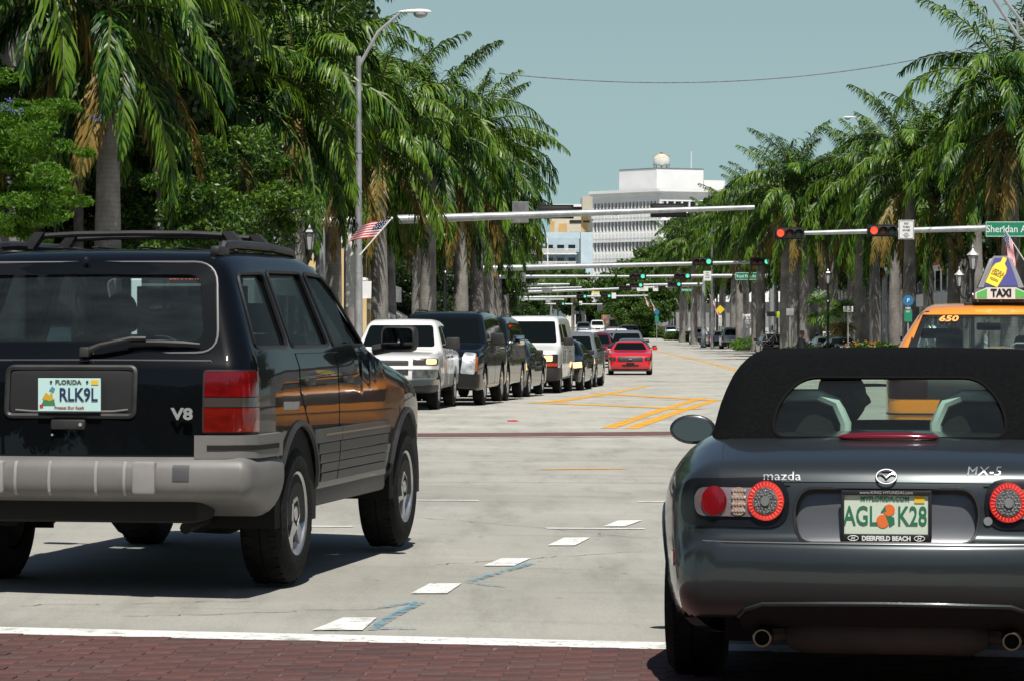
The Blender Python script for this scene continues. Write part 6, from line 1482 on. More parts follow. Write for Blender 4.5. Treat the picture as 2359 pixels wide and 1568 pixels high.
for (px, d, lb, old, dead, sc) in [
    (2327, 129, 'nearest royal palm on the right, rising behind the green street-name sign', 4, 0, 1.2),
    (2197, 150, 'royal palm with pale ringed trunk left of the taxi roof sign', 3, 0, .98),
    (2094, 143, 'royal palm whose trunk stands right behind the white no-turn sign', 3, 0, .96),
    (2060, 160, 'royal palm with brown-lit trunk between the grey lamp pole and the no-turn sign', 2, 2, .96),
    (2016, 172, 'royal palm with dark trunk left of the grey lamp pole on the right', 2, 0, 1.),
    (1983, 176, 'leaning royal palm with pale trunk above the flower bed', 2, 0, 1.),
    (1922, 205, 'royal palm right of the small black lamp on the right pavement', 2, 0, 1.),
    (1895, 214, 'royal palm immediately left of the small black lamp', 2, 0, 1.),
    (1868, 209, 'pale-trunked royal palm behind the man in the suit', 2, 0, 1.),
    (1853, 196, 'dark-trunked royal palm just left of the pale-trunked one', 2, 0, 1.),
    (1829, 178, 'broad pale royal palm trunk left of the man in the suit', 3, 1, .98),
    (1808, 196, 'dark royal palm trunk right of the signal mast pole', 2, 0, 1.),
    (1752, 212, 'royal palm with lit trunk left of the signal mast pole', 3, 0, 1.),
    (1741, 228, 'royal palm behind the parking notice', 2, 0, 1.),
    (1704, 252, 'royal palm right above the parked silver-blue minivan', 2, 0, 1.),
    (1690, 262, 'dark-trunked royal palm touching the one above the minivan', 2, 0, 1.),
    (1664, 285, 'royal palm above the row of parked saloons', 2, 0, 1.),
    (1599, 300, 'royal palm with a white lower trunk at the right kerb', 2, 0, 1.),
    (1572, 330, 'royal palm left of the white-footed palm', 1, 0, 1.)]:
    palm(pp_(px, d), d, lb, GR, sc*1.2, old, dead, nfr=21)
for i, (px, d) in enumerate([(2290, 165), (2250, 140), (2360, 132), (2480, 150), (2140, 190), (1960, 230), (1780, 260), (1720, 310), (2230, 200), (2330, 180), (2070, 215), (1840, 270)]):
    palm(pp_(px, d), d, 'inner-row royal palm, %s' % where(px), 'inner row of royal palms on the right', 1.2, 1, 0, nfr=19)
for (px, d, sc) in [(1640, 340, 1.), (1610, 365, 1.), (1580, 400, 1.), (1545, 430, 1.05), (1520, 455, 1.), (1500, 480, 1.), (1480, 500, .95), (1455, 520, .9), (1320, 470, .8), (1225, 500, .85), (1270, 540, .8), (1180, 430, .9), (1165, 300, 1.), (1158, 350, 1.), (1440, 545, .85)]:
    palm(pp_(px, d), d, 'small distant royal palm, %s' % where(px), GF, sc*1.15, 1, 0, nfr=16, lowpoly=True)

def leafy(seed, rx, rz, ncl, nleaf, size, mat, clr=.55, flat=.75, elong=1.6):
    """crown of leaf faces gathered in clumps, uneven outline with gaps"""
    rn = np.random.RandomState(seed); C = []
    while len(C) < ncl:
        p = rn.uniform(-1, 1, 3); r_ = np.linalg.norm(p)
        if r_ < 1 and r_ > .35 and p[2] > -.85: C.append(p*np.array([rx, rx, rz])*rn.uniform(.8, 1.08))
    C = np.array(C); idx = rn.randint(0, ncl, nleaf); cr = clr*rn.uniform(.6, 1.5, ncl)
    d = rn.normal(size=(nleaf, 3)); d /= np.linalg.norm(d, axis=1)[:,None]; rad = rn.rand(nleaf)**.45
    Pn = C[idx] + d*rad[:,None]*cr[idx][:,None]*np.array([1.15, 1.15, flat])
    a = rn.normal(size=(nleaf, 3)); a[:,2] -= .35; a /= np.linalg.norm(a, axis=1)[:,None]; b = np.cross(a, rn.normal(size=(nleaf, 3))); b /= np.linalg.norm(b, axis=1)[:,None]
    s = size*rn.uniform(.6, 1.3, nleaf)[:,None]; v0 = Pn-a*s*elong*.5; v1 = Pn+b*s*.5; v2 = Pn+a*s*elong*.5; v3 = Pn-b*s*.5
    V = np.stack([v0, v1, v2, v3], 1).reshape(-1, 3); me = bpy.data.meshes.new('crown'); n = nleaf
    me.vertices.add(4*n); me.vertices.foreach_set('co', V.ravel()); me.loops.add(4*n); me.loops.foreach_set('vertex_index', np.arange(4*n))
    me.polygons.add(n); me.polygons.foreach_set('loop_start', np.arange(0, 4*n, 4)); me.polygons.foreach_set('loop_total', np.full(n, 4)); me.update(); me.validate()
    me.materials.append(mat); return me, C
def tree_trunk(h, C, r_=.16, limbs=7, seed=0):
    rn = random.Random(seed); bm = nb(); top = Vector((rn.uniform(-.2,.2), rn.uniform(-.2,.2), h))
    tube(bm, [(0,0,-.3), (0,0,h*.4), top*.8+Vector((0,0,h*.0)), top], [r_*1.3, r_, r_*.85, r_*.7], 10)
    me = finish(bm, 'trunk', M_bark, 60); bm = nb()
    for k in range(limbs):
        c = Vector(C[rn.randrange(len(C))])*.75; q = Vector((0,0,0)); m_ = (q+c)*.5+Vector((rn.uniform(-.3,.3), rn.uniform(-.3,.3), .25))
        tube(bm, [top-Vector((0,0,.3))-Vector((0,0,0)), top+Vector((m_.x, m_.y, m_.z+.6)), top+Vector((c.x, c.y, c.z+.9))], [r_*.5, r_*.3, r_*.1], 6)
    return me, finish(bm, 'limb', M_bark, 60)
def tree(label, x, y, zc, crown, trunkh, scale=1., group=None, name='leafy_tree', seed=1, rz=0):
    z = G(x, y)+.1; me, C = crown
    t = thing(name, label, 'tree', (x, y, z), rz, group); h = max(1., (zc-z)*.62)
    tm, lm = tree_trunk(h, C*scale, .15*max(1, scale*.8), 8, seed); link('trunk', tm, t); l_ = link('limbs', lm, t); l_['kind'] = 'stuff'
    link('crown', me, t, (0, 0, zc-z), (0,0,0), (scale,)*3); return t
CR1 = leafy(1, 2.6, 2.1, 95, 42000, .045, M_leaf1, .36, .42, 3.0)
CR2 = leafy(2, 2.1, 1.9, 56, 17000, .055, leafmat('willowy_leaf', (.010,.032,.006), (.030,.082,.010), (.10,.18,.02), .2, .4), .42, .7, 2.6)
CR3 = leafy(3, 3.6, 3.2, 80, 14000, .20, M_leaf2, .85, .7)
CR4 = leafy(4, 5., 4., 110, 34000, .20, M_leaf3, 1.15, .7)
CR5 = leafy(5, 6., 4.5, 110, 16000, .42, M_leaf2, 1.3, .7)
tree('feathery bright green tree with a few violet blossoms at the left edge', pp_(-20, 52), 52, 4.15, CR1, 2, .75)
t_ = tree('feathery green tree cut by the left edge, behind the violet-blossomed one', pp_(-160, 58), 58, 5.0, CR1, 2, 1.05, seed=3, rz=2)
tree('small leafy tree behind the front of the roof rails, left of the black lamp post', pp_(515, 74), 74, 4.3, CR2, 2, .98, seed=4)
tree('darker leafy tree between two palm trunks above the roof rack', pp_(370, 80), 80, 4.6, CR2, 2, 1.1, seed=5, rz=1)
# violet blossoms, a part of the first tree
bl_ = [o for o in COL.objects if o.name.startswith('leafy_tree')][0]
for (px, py) in ((25, 235), (14, 250), (222, 272), (42, 258)):
    w_ = at(px, py, 50.2) - bl_.location; bm = nb(); rn = random.Random(px)
    for k in range(16):
        p = w_ + Vector((rn.uniform(-.09,.09), rn.uniform(-.09,.09), rn.uniform(-.05,.06))); bmesh.ops.create_icosphere(bm, subdivisions=1, radius=.010, matrix=Matrix.Translation(p))
    ob_ = obj('blossom', bm, principled('violet_blossom', (.16,.16,.50), .6), bl_); ob_['kind'] = 'stuff'
GB = 'dark background trees behind the left buildings'
for k, (px, d, zc, cr, sc) in enumerate([(80, 84, 6.5, CR4, 1.0), (290, 96, 8, CR4, 1.1), (470, 118, 9, CR4, 1.1), (640, 140, 9, CR4, 1.15), (800, 165, 9, CR4, 1.), (1010, 215, 9, CR4, .95), (1120, 270, 7, CR4, .85), (180, 78, 9.5, CR4, .9), (560, 135, 13.5, CR4, 1.1), (350, 112, 14, CR4, 1.2), (60, 92, 12, CR4, 1.2), (770, 190, 13, CR4, 1.2), (900, 210, 4, CR4, .8), (960, 250, 4.5, CR4, .8), (1060, 300, 5, CR4, .85), (1120, 330, 5, CR4, .8), (860, 180, 9, CR4, .9), (940, 240, 11, CR4, 1.)]):
    tree('dark leafy background tree, %s' % where(px), pp_(px, d), d, zc, cr, 3, sc, GB, seed=k, rz=k)
GB2 = 'dark trees behind the right palms'
for k, (px, d, zc, cr, sc) in enumerate([(2420, 150, 7, CR4, 1.1), (2180, 235, 8.5, CR4, 1.1), (2030, 262, 8, CR4, 1.0), (1900, 290, 8.5, CR4, 1.1), (1790, 330, 9, CR4, 1.1), (1690, 370, 9, CR4, 1.1), (2300, 215, 8, CR4, 1.)]):
    tree('dark leafy tree in the gloom, %s' % where(px), pp_(px, d), d, zc, cr, 3, sc, GB2, seed=k+30, rz=k)
tree('large round pale green tree beyond the right palms, beside the white office block', pp_(1652, 420), 420, 14.2, CR5, 5, 1.05, seed=60)
tree('lower part of the round tree group in front of the white office block', pp_(1600, 440), 440, 10.5, CR5, 5, .95, seed=61, rz=2)
GE = 'green trees closing the far end of the street'
for k, (px, d, zc, sc) in enumerate([(1230, 560, 7.5, .8), (1285, 575, 8.5, .9), (1335, 590, 8.0, .9), (1392, 600, 7.5, .85), (1442, 540, 8.5, .9), (1480, 500, 8.5, .9), (1520, 470, 9, .95), (1190, 480, 6, .7), (1210, 420, 4.5, .5), (1555, 440, 8, .9), (1410, 480, 3.0, .45), (1465, 395, 3.5, .5), (1500, 400, 4.5, .6)]):
    tree('distant round green tree, %s' % where(px), pp_(px, d), d, zc, CR5, 3, sc, GE, seed=k+80, rz=k*1.3)
# fan palms on the right pavement
fan = bmesh.new()
def fanpalm(px, d, h, label, mat2, seed):
    x = pp_(px, d); z = G(x, d)+.1; t = thing('fan_palm', label, 'palm tree', (x, d, z), 0, 'small fan palms on the right pavement'); rn = random.Random(seed)
    bm = nb(); tube(bm, [(0,0,-.2),(.05,0,h*.5),(0,0,h)], [.15,.12,.12], 10); link('trunk', finish(bm, 'trunk', M_bark, 60), t)
    for k in range(26):
        V = []; F = []; el_ = rn.uniform(-70, 70); azz = rn.uniform(0, 6.28); D = Vector((math.cos(azz)*math.cos(R(el_)), math.sin(azz)*math.cos(R(el_)), math.sin(R(el_)))); S = D.cross(Vector((0,0,1))).normalized(); c = D*rn.uniform(.5,.8)
        U_ = S.cross(D)
        V.append(Vector((0,0,0))); V.append(c); V.append(c+S*.015); F.append((0,1,2))
        for j in range(14):
            a = R(-115+230*j/13); dd = D*math.cos(a)+S*math.sin(a)+U_*rn.uniform(-.12,.12); ln = rn.uniform(.55,.75); b = len(V); w_ = S*math.cos(a)-D*math.sin(a)
            V += [c-w_*.012, c+w_*.012, c+dd*ln*.6+w_*.03, c+dd*ln*.6-w_*.03, c+dd*ln+Vector((0,0,-.16))]; F += [(b,b+1,b+2,b+3),(b+3,b+2,b+4)]
        me = bpy.data.meshes.new('frond'); me.from_pydata(V, [], F); me.materials.append(mat2 if el_ < -5 else M_frond); link('frond', me, t, (0,0,h))
fanpalm(1888, 168, 2.9, 'small dark fan palm on a thin trunk beside the black lamp on the right', M_frond, 1)
fanpalm(1942, 165, 2.35, 'small fan palm with yellowed lower leaves on the right pavement', M_frondy, 2)
fanpalm(1925, 172, 1.9, 'low fan palm behind the yellowed one', M_frondy, 3)
# bushes and hedges
CRB = leafy(9, 1., .62, 40, 5000, .09, leafmat('bright_bush_leaf', (.04,.10,.012), (.09,.19,.02), (.14,.25,.03), .3, .5), .30, .7)
CRH = leafy(10, 1., .5, 40, 4000, .11, M_leaf2, .32, .7)
def bush(label, px, d, sx, sz, cr=None, name='bush', z=.45):
    x = pp_(px, d); o_ = link(name, (cr or CRB)[0], None, (x, d, G(x, d)+z*sz), (0,0,px), (sx, sx, sz)); tag(o_, label, 'bush'); return o_
bush('rounded bright green bush right of the parked silver-blue minivan', 1711, 240, .85, .9)
bush('bright green bush behind the rounded one, left of the signal pole', 1738, 250, .8, 1.)
bush('low hedge hiding the foot of the farthest parked crossover', 1562, 372, 1.6, 1.1, CRH); bush('dark clipped bush between the parked crossovers', 1590, 345, 1.1, 1.2, CRH); bush('dark low bush right of the grey parked crossover', 1638, 288, 1.0, 1.0, CRH)
bush('far hedge with sunlit top at the left end of the parked cars', 1520, 395, 2.2, 1.5, CRH); bush('hedge standing left of the white-footed palm', 1490, 400, 2.0, 1.6, CRH)
CRD = leafy(12, 1., .5, 40, 4000, .10, M_leaf3, .32, .7)  # crown for dark bushes added in place of the shade under the palms
for k, (px, d, sx_) in enumerate([(1850, 150, 1.2), (1905, 148, 1.3), (1968, 146, 1.2), (2080, 138, 1.3), (2140, 130, 1.3), (1800, 215, 1.4), (1775, 228, 1.3), (2030, 160, 1.4), (1990, 190, 1.3), (2200, 125, 1.3)]):
    bush('added dark bush standing for shade on the right pavement, %s' % ('beside the number sign' if px == 1968 else 'left of the number sign' if px == 1990 else where(px)), px, d, sx_, 1.2, CRD)
bush('spiky dark shrub behind the second black off-roader', 1128, 128, 1.3, 1.9, CRH); bush('dark green shrub left of the white van roof', 1160, 150, 1.2, 1.6, CRH)
fb = bush('flower bed of yellow and red blossoms in front of the right pavement', 2015, 140, 1.2, .9, CRH, 'flower_bed', .9)
bm = nb(); rn = random.Random(5)
for k in range(90): bmesh.ops.create_icosphere(bm, subdivisions=1, radius=.035, matrix=Matrix.Translation((rn.uniform(-1,1), rn.uniform(-1.1,.2), rn.uniform(.2,.62))))
for f in bm.faces: f.material_index = rn.randrange(2)
o = obj('blossoms', bm, [principled('yellow_blossom', (.5,.32,.02), .6), principled('red_blossom', (.35,.03,.02), .6)], fb); o['kind'] = 'stuff'

# ------------------------------------------------------------------ buildings
def wallmat(name, c, v=.08, rough=.85): return noisy(name, tuple(k*(1-v) for k in c), tuple(k*(1+v) for k in c), .5, rough, .02, c3=c)
M_bglass = principled('building_glass', (.012,.016,.018), .08, 0, 0, .7)
M_wwhite = wallmat('white_stucco', (.78,.78,.775), .04); M_wblue = wallmat('pale_blue_stucco', (.46,.58,.64)); M_wcream = wallmat('cream_stucco', (.58,.52,.42)); M_ochre = wallmat('ochre_stucco', (.56,.36,.15)); M_wgrey = wallmat('grey_stucco', (.22,.22,.22)); M_wdark = wallmat('dark_render', (.045,.045,.047)); M_wtan = wallmat('tan_stucco', (.42,.37,.32)); M_wyel = wallmat('yellow_stucco', (.66,.50,.25))
class Wall:
    """flat facade from A to B (plan points); u runs along it, w is out of it"""
    def __init__(s, A, B): s.A = Vector((A[0], A[1], 0)); d = Vector((B[0]-A[0], B[1]-A[1], 0)); s.L = d.length; s.d = d.normalized(); s.n = Vector((s.d.y, -s.d.x, 0))
    def box(s, bm, u0, u1, z0, z1, w0, w1, mat=0):
        c = s.A + s.d*(u0+u1)/2 + s.n*(w0+w1)/2; c.z = (z0+z1)/2; box(bm, c, (abs(u1-u0), abs(w1-w0), z1-z0), math.atan2(s.d.y, s.d.x), mat)
def bpart(nm, mat, parent, fn):
    bm = nb(); fn(bm); return obj(nm, bm, mat, parent, sharp=None)
# white office block with fins
wb_ = thing('office_block', 'white multi-storey office block with rows of vertical fins and a penthouse, far behind the signals', 'building')
LW = Wall((14.8, 557), (26.4, 545)); RW = Wall((26.4, 545), (56, 556))
def core(bm):
    pts = [LW.A+Vector((0,0,0)), RW.A, RW.A+RW.d*RW.L, Vector((60, 600, 0)), Vector((20, 605, 0))]
    pts = [p+(Vector((38,575,0))-p).normalized()*.9 for p in pts]
    prism(bm, [(p.x, p.y, .5) for p in pts], (0,0,25.4))
bpart('core', M_wgrey, wb_, core)
floors = [(22.4, 23.9, .9), (18.7, 20.6, 1.25), (15.1, 17.0, 1.25), (11.5, 13.4, 1.25), (7.9, 9.8, 1.25)]
def band(W_, n):
    for (za, zb, sc_) in floors:
        bpart('window_band', M_bglass, wb_, lambda bm: W_.box(bm, .1, W_.L-.1, za, zb, -.9, -.5))
        bpart('spandrel', M_wwhite, wb_, lambda bm: (W_.box(bm, 0, W_.L, za-1.75, za, -.9, .0), W_.box(bm, -.05, W_.L+.05, za-1.95, za-1.7, -.9, .28)))
        for k in range(n+1):
            u0 = W_.L*k/n; bpart('fin', M_wwhite, wb_, lambda bm: (W_.box(bm, u0-.13, u0+.13, za-.02, zb+.02, -.88, .02), W_.box(bm, u0-.32, u0+.32, za-1.25, za-.35, .0, .16)))
band(LW, 19); band(RW, 22)
for W_ in (LW, RW):
    bpart('cornice', M_wwhite, wb_, lambda bm: (W_.box(bm, -.1, W_.L+.1, 23.9, 25.2, -1, .05), W_.box(bm, -.3, W_.L+.3, 25.2, 25.6, -1.2, .5), W_.box(bm, -.4, W_.L+.4, 25.6, 26.1, -1.4, .8)))
bpart('roof', M_wgrey, wb_, lambda bm: prism(bm, [(16,558,25.9),(26.6,547,25.9),(55,557,25.9),(58,598,25.9),(21,602,25.9)], (0,0,.15)))
PL = Wall((19.5, 556), (26.0, 549)); PR = Wall((26.0, 549), (34.6, 552.5)); PR2 = Wall((34.6, 553), (38.5, 554.5))
bpart('penthouse', M_wwhite, wb_, lambda bm: prism(bm, [(19.5,556,26),(26,549,26),(34.6,552.5,26),(34,575,26),(22,578,26)], (0,0,3.9)))
bpart('penthouse_wing', M_wwhite, wb_, lambda bm: prism(bm, [(34.7,553,26),(38.6,554.5,26),(38,575,26),(34.5,575,26)], (0,0,2.0)))
bpart('parapet_line', M_darksteel, wb_, lambda bm: (PL.box(bm, 0, PL.L, 29.9, 30.05, -.3, .08), PR.box(bm, 0, PR.L, 29.9, 30.05, -.3, .08)))
bm = nb(); tube(bm, [(32.6,556,29.9),(32.6,556,33.4)], .06, 5); obj('aerial', bm, M_white, wb_)
tk = thing('water_tank', 'white rooftop water tank with rusty yellow dome standing on the office block', 'water tank', (27.0, 552, 29.95))
bm = nb(); lathe(bm, [(0,2.75),(.35,2.7),(.9,2.5),(1.3,2.2),(1.48,1.85)], 24); obj('dome', bm, noisy('rusty_dome', (.62,.48,.26), (.72,.70,.62), 1.5, .7), tk)
bm = nb(); lathe(bm, [(1.5,1.86),(1.52,1.8),(1.5,.95),(1.42,.7),(0,.5)], 24); obj('vessel', bm, noisy('white_tank', (.62,.62,.58), (.74,.74,.72), 1.5, .7), tk)
for k in range(8):
    a = math.pi*k/4; bm = nb(); tube(bm, [(1.35*math.cos(a), 1.35*math.sin(a), 0), (1.35*math.cos(a), 1.35*math.sin(a), 1.0)], .07, 6); obj('leg', bm, M_darksteel, tk)
bm = nb(); tube(bm, [(1.6*math.cos(2*math.pi*k/20), 1.6*math.sin(2*math.pi*k/20), .75) for k in range(20)], .07, 5, closed=True); tube(bm, [(1.6*math.cos(2*math.pi*k/20), 1.6*math.sin(2*math.pi*k/20), 2.3) for k in range(20)], .03, 4, closed=True); obj('gallery', bm, M_darksteel, tk)
bm = nb(); tube(bm, [(0,0,2.7),(0,0,3.05)], .22, 8); obj('hatch', bm, noisy('rust_cap', (.3,.12,.06), (.4,.2,.1), 3), tk)
# pale blue apartment house with balconies
ap = thing('apartment_house', 'pale blue apartment house with white balcony rails, left of the white office block', 'building')
WA = Wall((-6, 742), (16.6, 740)); WB_ = Wall((16.6, 738.6), (20.2, 738.6))
bpart('wall', M_wblue, ap, lambda bm: (box(bm, (5, 750, 12), (22.6, 14, 24)), box(bm, (18.4, 746, 12.2), (3.6, 15, 24.4))))
bpart('roof_parapet', M_wblue, ap, lambda bm: WA.box(bm, -.2, WA.L, 22.8, 24.4, -.5, 1.3))
for zf in (6.8, 10.2-.0, 13.2, 16.2, 19.3):
    bpart('balcony_slab', M_wwhite, ap, lambda bm: WA.box(bm, 0, WA.L-.8, zf-.25, zf, 0, 1.5))
    r_ = bpart('balcony_rail', M_wwhite, ap, lambda bm: (WA.box(bm, 0, WA.L-.8, zf+1.05, zf+1.15, 1.4, 1.5), [WA.box(bm, .1+.24*k, .1+.24*k+.13, zf, zf+1.05, 1.42, 1.48) for k in range(int((WA.L-1)/.24))]))
    for k in range(8):
        u0 = .8+k*2.7
        if u0+1.6 < WA.L: bpart('window', M_bglass, ap, lambda bm: WA.box(bm, u0, u0+1.7, zf+.5 if k % 2 else zf+.05, zf+2.1, -.5, .06))
    bpart('window', M_bglass, ap, lambda bm: WB_.box(bm, 1.0, 2.6, zf+.8, zf+2.0, -.2, .04)); bpart('window_frame', M_wwhite, ap, lambda bm: (WB_.box(bm, .9, 2.7, zf+.7, zf+.8, 0, .08), WB_.box(bm, 1.77, 1.83, zf+.8, zf+2.0, 0, .08)))
for u0 in (3.9, 9.3, 14.7): bpart('partition', M_wwhite, ap, lambda bm: WA.box(bm, u0, u0+.2, 6.6, 22.8, 0, 1.45))
# cream and ochre tower behind
tw = thing('cream_tower', 'cream and ochre apartment tower peeping between the blue house and the white office block', 'building')
TA = Wall((11, 850), (25, 850))
bpart('wall', M_wcream, tw, lambda bm: (box(bm, (18, 860, 17), (14, 20, 33.5)), box(bm, (26.8, 862, 19), (11, 20, 37.8))))
for i, (u0, u1, z0, z1) in enumerate([(2.0,4.3,27.5,30.3),(8.3,10.0,26.,32.6),(11.6,13.8,26.5,30.2),(-.4,.8,24,31)]): bpart('ochre_panel', M_ochre, tw, lambda bm: TA.box(bm, u0, u1, z0, z1, 0, .15))
for i, (u0, u1, z0, z1) in enumerate([(5,8.2,30.4,31.2),(5,8.2,27.3,27.9),(8.8,10.6,30.5,31.1),(11.8,13.6,30.5,31.1),(9.0,10.6,27.5,28.0),(12.,13.6,27.4,28.)]): bpart('window', M_bglass, tw, lambda bm: TA.box(bm, u0, u1, z0, z1, 0, .18))
bpart('roof_slab', M_wwhite, tw, lambda bm: box(bm, (15.5, 855, 35.3), (9, 9, .7)))
bpart('roof_plant', M_wdark, tw, lambda bm: box(bm, (16, 856, 34.4), (8.4, 8, 1.1)))
bpart('set_back_tower', M_wcream, tw, lambda bm: prism(bm, [(19.5,848,33),(23,846,33),(38,856,33),(38,870,33),(19.5,870,33)], (0,0,4.8)))
# low buildings closing the street end
def simple(label, x0, x1, y, dep, z0, z1, mat, wins, wm=None, name='shop_building', roofm=None):
    t = thing(name, label, 'building'); bpart('wall', mat, t, lambda bm: box(bm, ((x0+x1)/2, y+dep/2, (z0+z1)/2), (x1-x0, dep, z1-z0)))
    bpart('parapet', roofm or mat, t, lambda bm: box(bm, ((x0+x1)/2, y+dep/2, z1+.1), (x1-x0+.3, dep+.3, .35)))
    for (u0, u1, a, b) in wins: bpart('window', wm or M_bglass, t, lambda bm: box(bm, ((u0+u1)/2, y-.02, (a+b)/2), (u1-u0, .1, b-a)))
    return t
simple('white low building seen between the far trees, beside the dark off-roader', pp_(1305,600), pp_(1348,600), 600, 12, 1, 8.2, M_wwhite, [(12.5,13.6,2,4)])
simple('orange-brown fronted building right of the white low one', pp_(1352,606), pp_(1405,606), 606, 12, 1, 7.4, M_wgrey, [(15,17,2,5)], None, 'shop_building', M_ochre)
simple('pale building at the left of the street end, behind the gantry arms', pp_(1165,620), pp_(1245,620), 620, 14, 1, 9.2, M_wwhite, [(0,1.5,3,5),(2.5,4,3,5)])
# left side street fronts: parallel to the street
def row_building(label, side, y0, y1, set_, h, mat, fascia, nb_, awn=None, name='shop_building', rib=False, upper=True, glassh=3.1):
    t = thing(name, label, 'building')
    X = (lambda y: LK(y)-set_) if side < 0 else (lambda y: RK(y)+2.6+set_)
    W_ = Wall((X(y0), y0), (X(y1), y1)) if side < 0 else Wall((X(y1), y1), (X(y0), y0))
    zz = G(W_.A.x, (y0+y1)/2)+.12
    bpart('wall', mat, t, lambda bm: W_.box(bm, 0, W_.L, zz-.5, zz+h, -14, 0))
    n = max(2, int(W_.L/nb_)); st = W_.L/n
    for k in range(n):
        u0 = k*st+.35; u1 = (k+1)*st-.35
        s_ = bpart('shop_window', M_bglass, t, lambda bm: W_.box(bm, u0, u1, zz+.3, zz+glassh, -.1, .05))
        bpart('mullion', M_steel, s_, lambda bm: [W_.box(bm, u0+(u1-u0)*q_/3-.03, u0+(u1-u0)*q_/3+.03, zz+.3, zz+glassh, .05, .12) for q_ in (0,1,2,3)])
        bpart('pier', mat, t, lambda bm: W_.box(bm, k*st-.3, k*st+.3, zz-.3, zz+glassh+.2, 0, .25))
        if upper and h > 5.5:
            w2 = bpart('window', M_bglass, t, lambda bm: W_.box(bm, u0+.4, u1-.4, zz+4.4, zz+5.9, -.1, .04)); bpart('window_sill', M_wwhite, w2, lambda bm: W_.box(bm, u0+.3, u1-.3, zz+4.25, zz+4.4, .0, .16))
        if awn and k % 2 == 0:
            bm = nb(); a = W_.A+W_.d*u0; b = W_.A+W_.d*u1; o_ = W_.n*1.3
            prism(bm, [(a.x,a.y,zz+3.2),(a.x+o_.x,a.y+o_.y,zz+2.45),(a.x+o_.x,a.y+o_.y,zz+2.25),(a.x,a.y,zz+2.9)], (b-a)); obj('awning', bm, awn, t, sharp=None)
    bpart('fascia', fascia, t, lambda bm: W_.box(bm, -.1, W_.L+.1, zz+glassh+.2, zz+glassh+1.1, 0, .9))
    if rib:
        rb = bpart('ribs', fascia, t, lambda bm: [W_.box(bm, k*.22, k*.22+.10, zz+glassh+.1, zz+glassh+1.9, .9, 1.02) for k in range(int(W_.L/.22))]); rb['kind'] = 'stuff'
    bpart('cornice', M_wwhite if fascia is not M_wdark else M_wdark, t, lambda bm: W_.box(bm, -.15, W_.L+.15, zz+h, zz+h+.35, -14.1, .25))
    return t
row_building('grey shop front with ribbed pale fascia and dark glass behind the trees at far left', -1, 56, 92, 9.5, 6.4, M_wtan, M_wtan, 3.6, rib=True)
row_building('dark glazed shop front with a long canopy behind the flag pole', -1, 93, 138, 7.5, 6.5, M_wdark, M_wdark, 4.0)
row_building('yellow and white shop front right of the palm with frond shadows', -1, 160, 186, 6.5, 6.2, M_wyel, M_wwhite, 3.5, awn=M_white)
row_building('low white building further along the left pavement', -1, 215, 300, 6.5, 5.2, M_wwhite, M_wwhite, 4.5, upper=False)
A_green = principled('green_awning', (.02,.22,.12), .7); A_blue = principled('teal_awning', (.03,.13,.20), .7)
row_building('grey arcaded shop building behind the taxi', 1, 96, 150, 12, 7.2, M_wgrey, M_wdark, 4., awn=A_blue)
row_building('dark shop building with green awnings behind the leaning palm', 1, 152, 200, 11.5, 6.4, M_wdark, M_wdark, 4., awn=A_green)
row_building('white-walled building with red roof edge glimpsed left of the small black lamp', 1, 204, 238, 11, 6.0, M_wwhite, M_wwhite, 4.)
row_building('grey shop building behind the signal mast pole on the right', 1, 242, 300, 11, 6.5, M_wgrey, M_wdark, 4.2)
row_building('dark low building at the far right end of the palm row', 1, 305, 390, 11, 6.0, M_wdark, M_wdark, 5.)
bm = nb(); box(bm, (RK(221)+2.6+10.9, 221, G(20,221)+6.6), (.5, 34, .35)); 
obj('roof_edging', bm, principled('red_roof_edge', (.45,.08,.05), .6), [o for o in COL.objects if o.get('label','').startswith('white-walled')][0], sharp=None)
# the crossing streets and blocks behind the camera, which the car paint mirrors
simple('grey building across the junction behind the camera', -34, -8, -62, 12, -.2, 9, M_wgrey, [(-30+4*k, -28+4*k, 1, 4) for k in range(5)])
simple('tan building behind the camera', -4, 30, -66, 14, -.2, 8, M_wtan, [(-1+4*k, 1+4*k, 1, 4) for k in range(7)])
for k, (x, y, zc, sc) in enumerate([(-22,-34,5.5,1.1),(-11,-38,6,1.15),(0,-42,6,1.2),(10,-38,6,1.2),(21,-35,5.5,1.1),(31,-26,5.5,1.1),(-32,-28,5.5,1.1),(33,-8,5.,1.05),(35,8,5,1.05),(35,24,5,1.),(36,40,5,1.),(-30,-8,5,1.),(-31,8,5,1.),(-30,26,5,1.),(38,58,5.5,1.1),(40,76,5.5,1.1)]):
    tree('dark street tree outside the picture around the near side of the junction', x, y, zc+3, CR4, 3, sc*1.5, 'street trees around the near side of the junction', seed=k+200, rz=k)

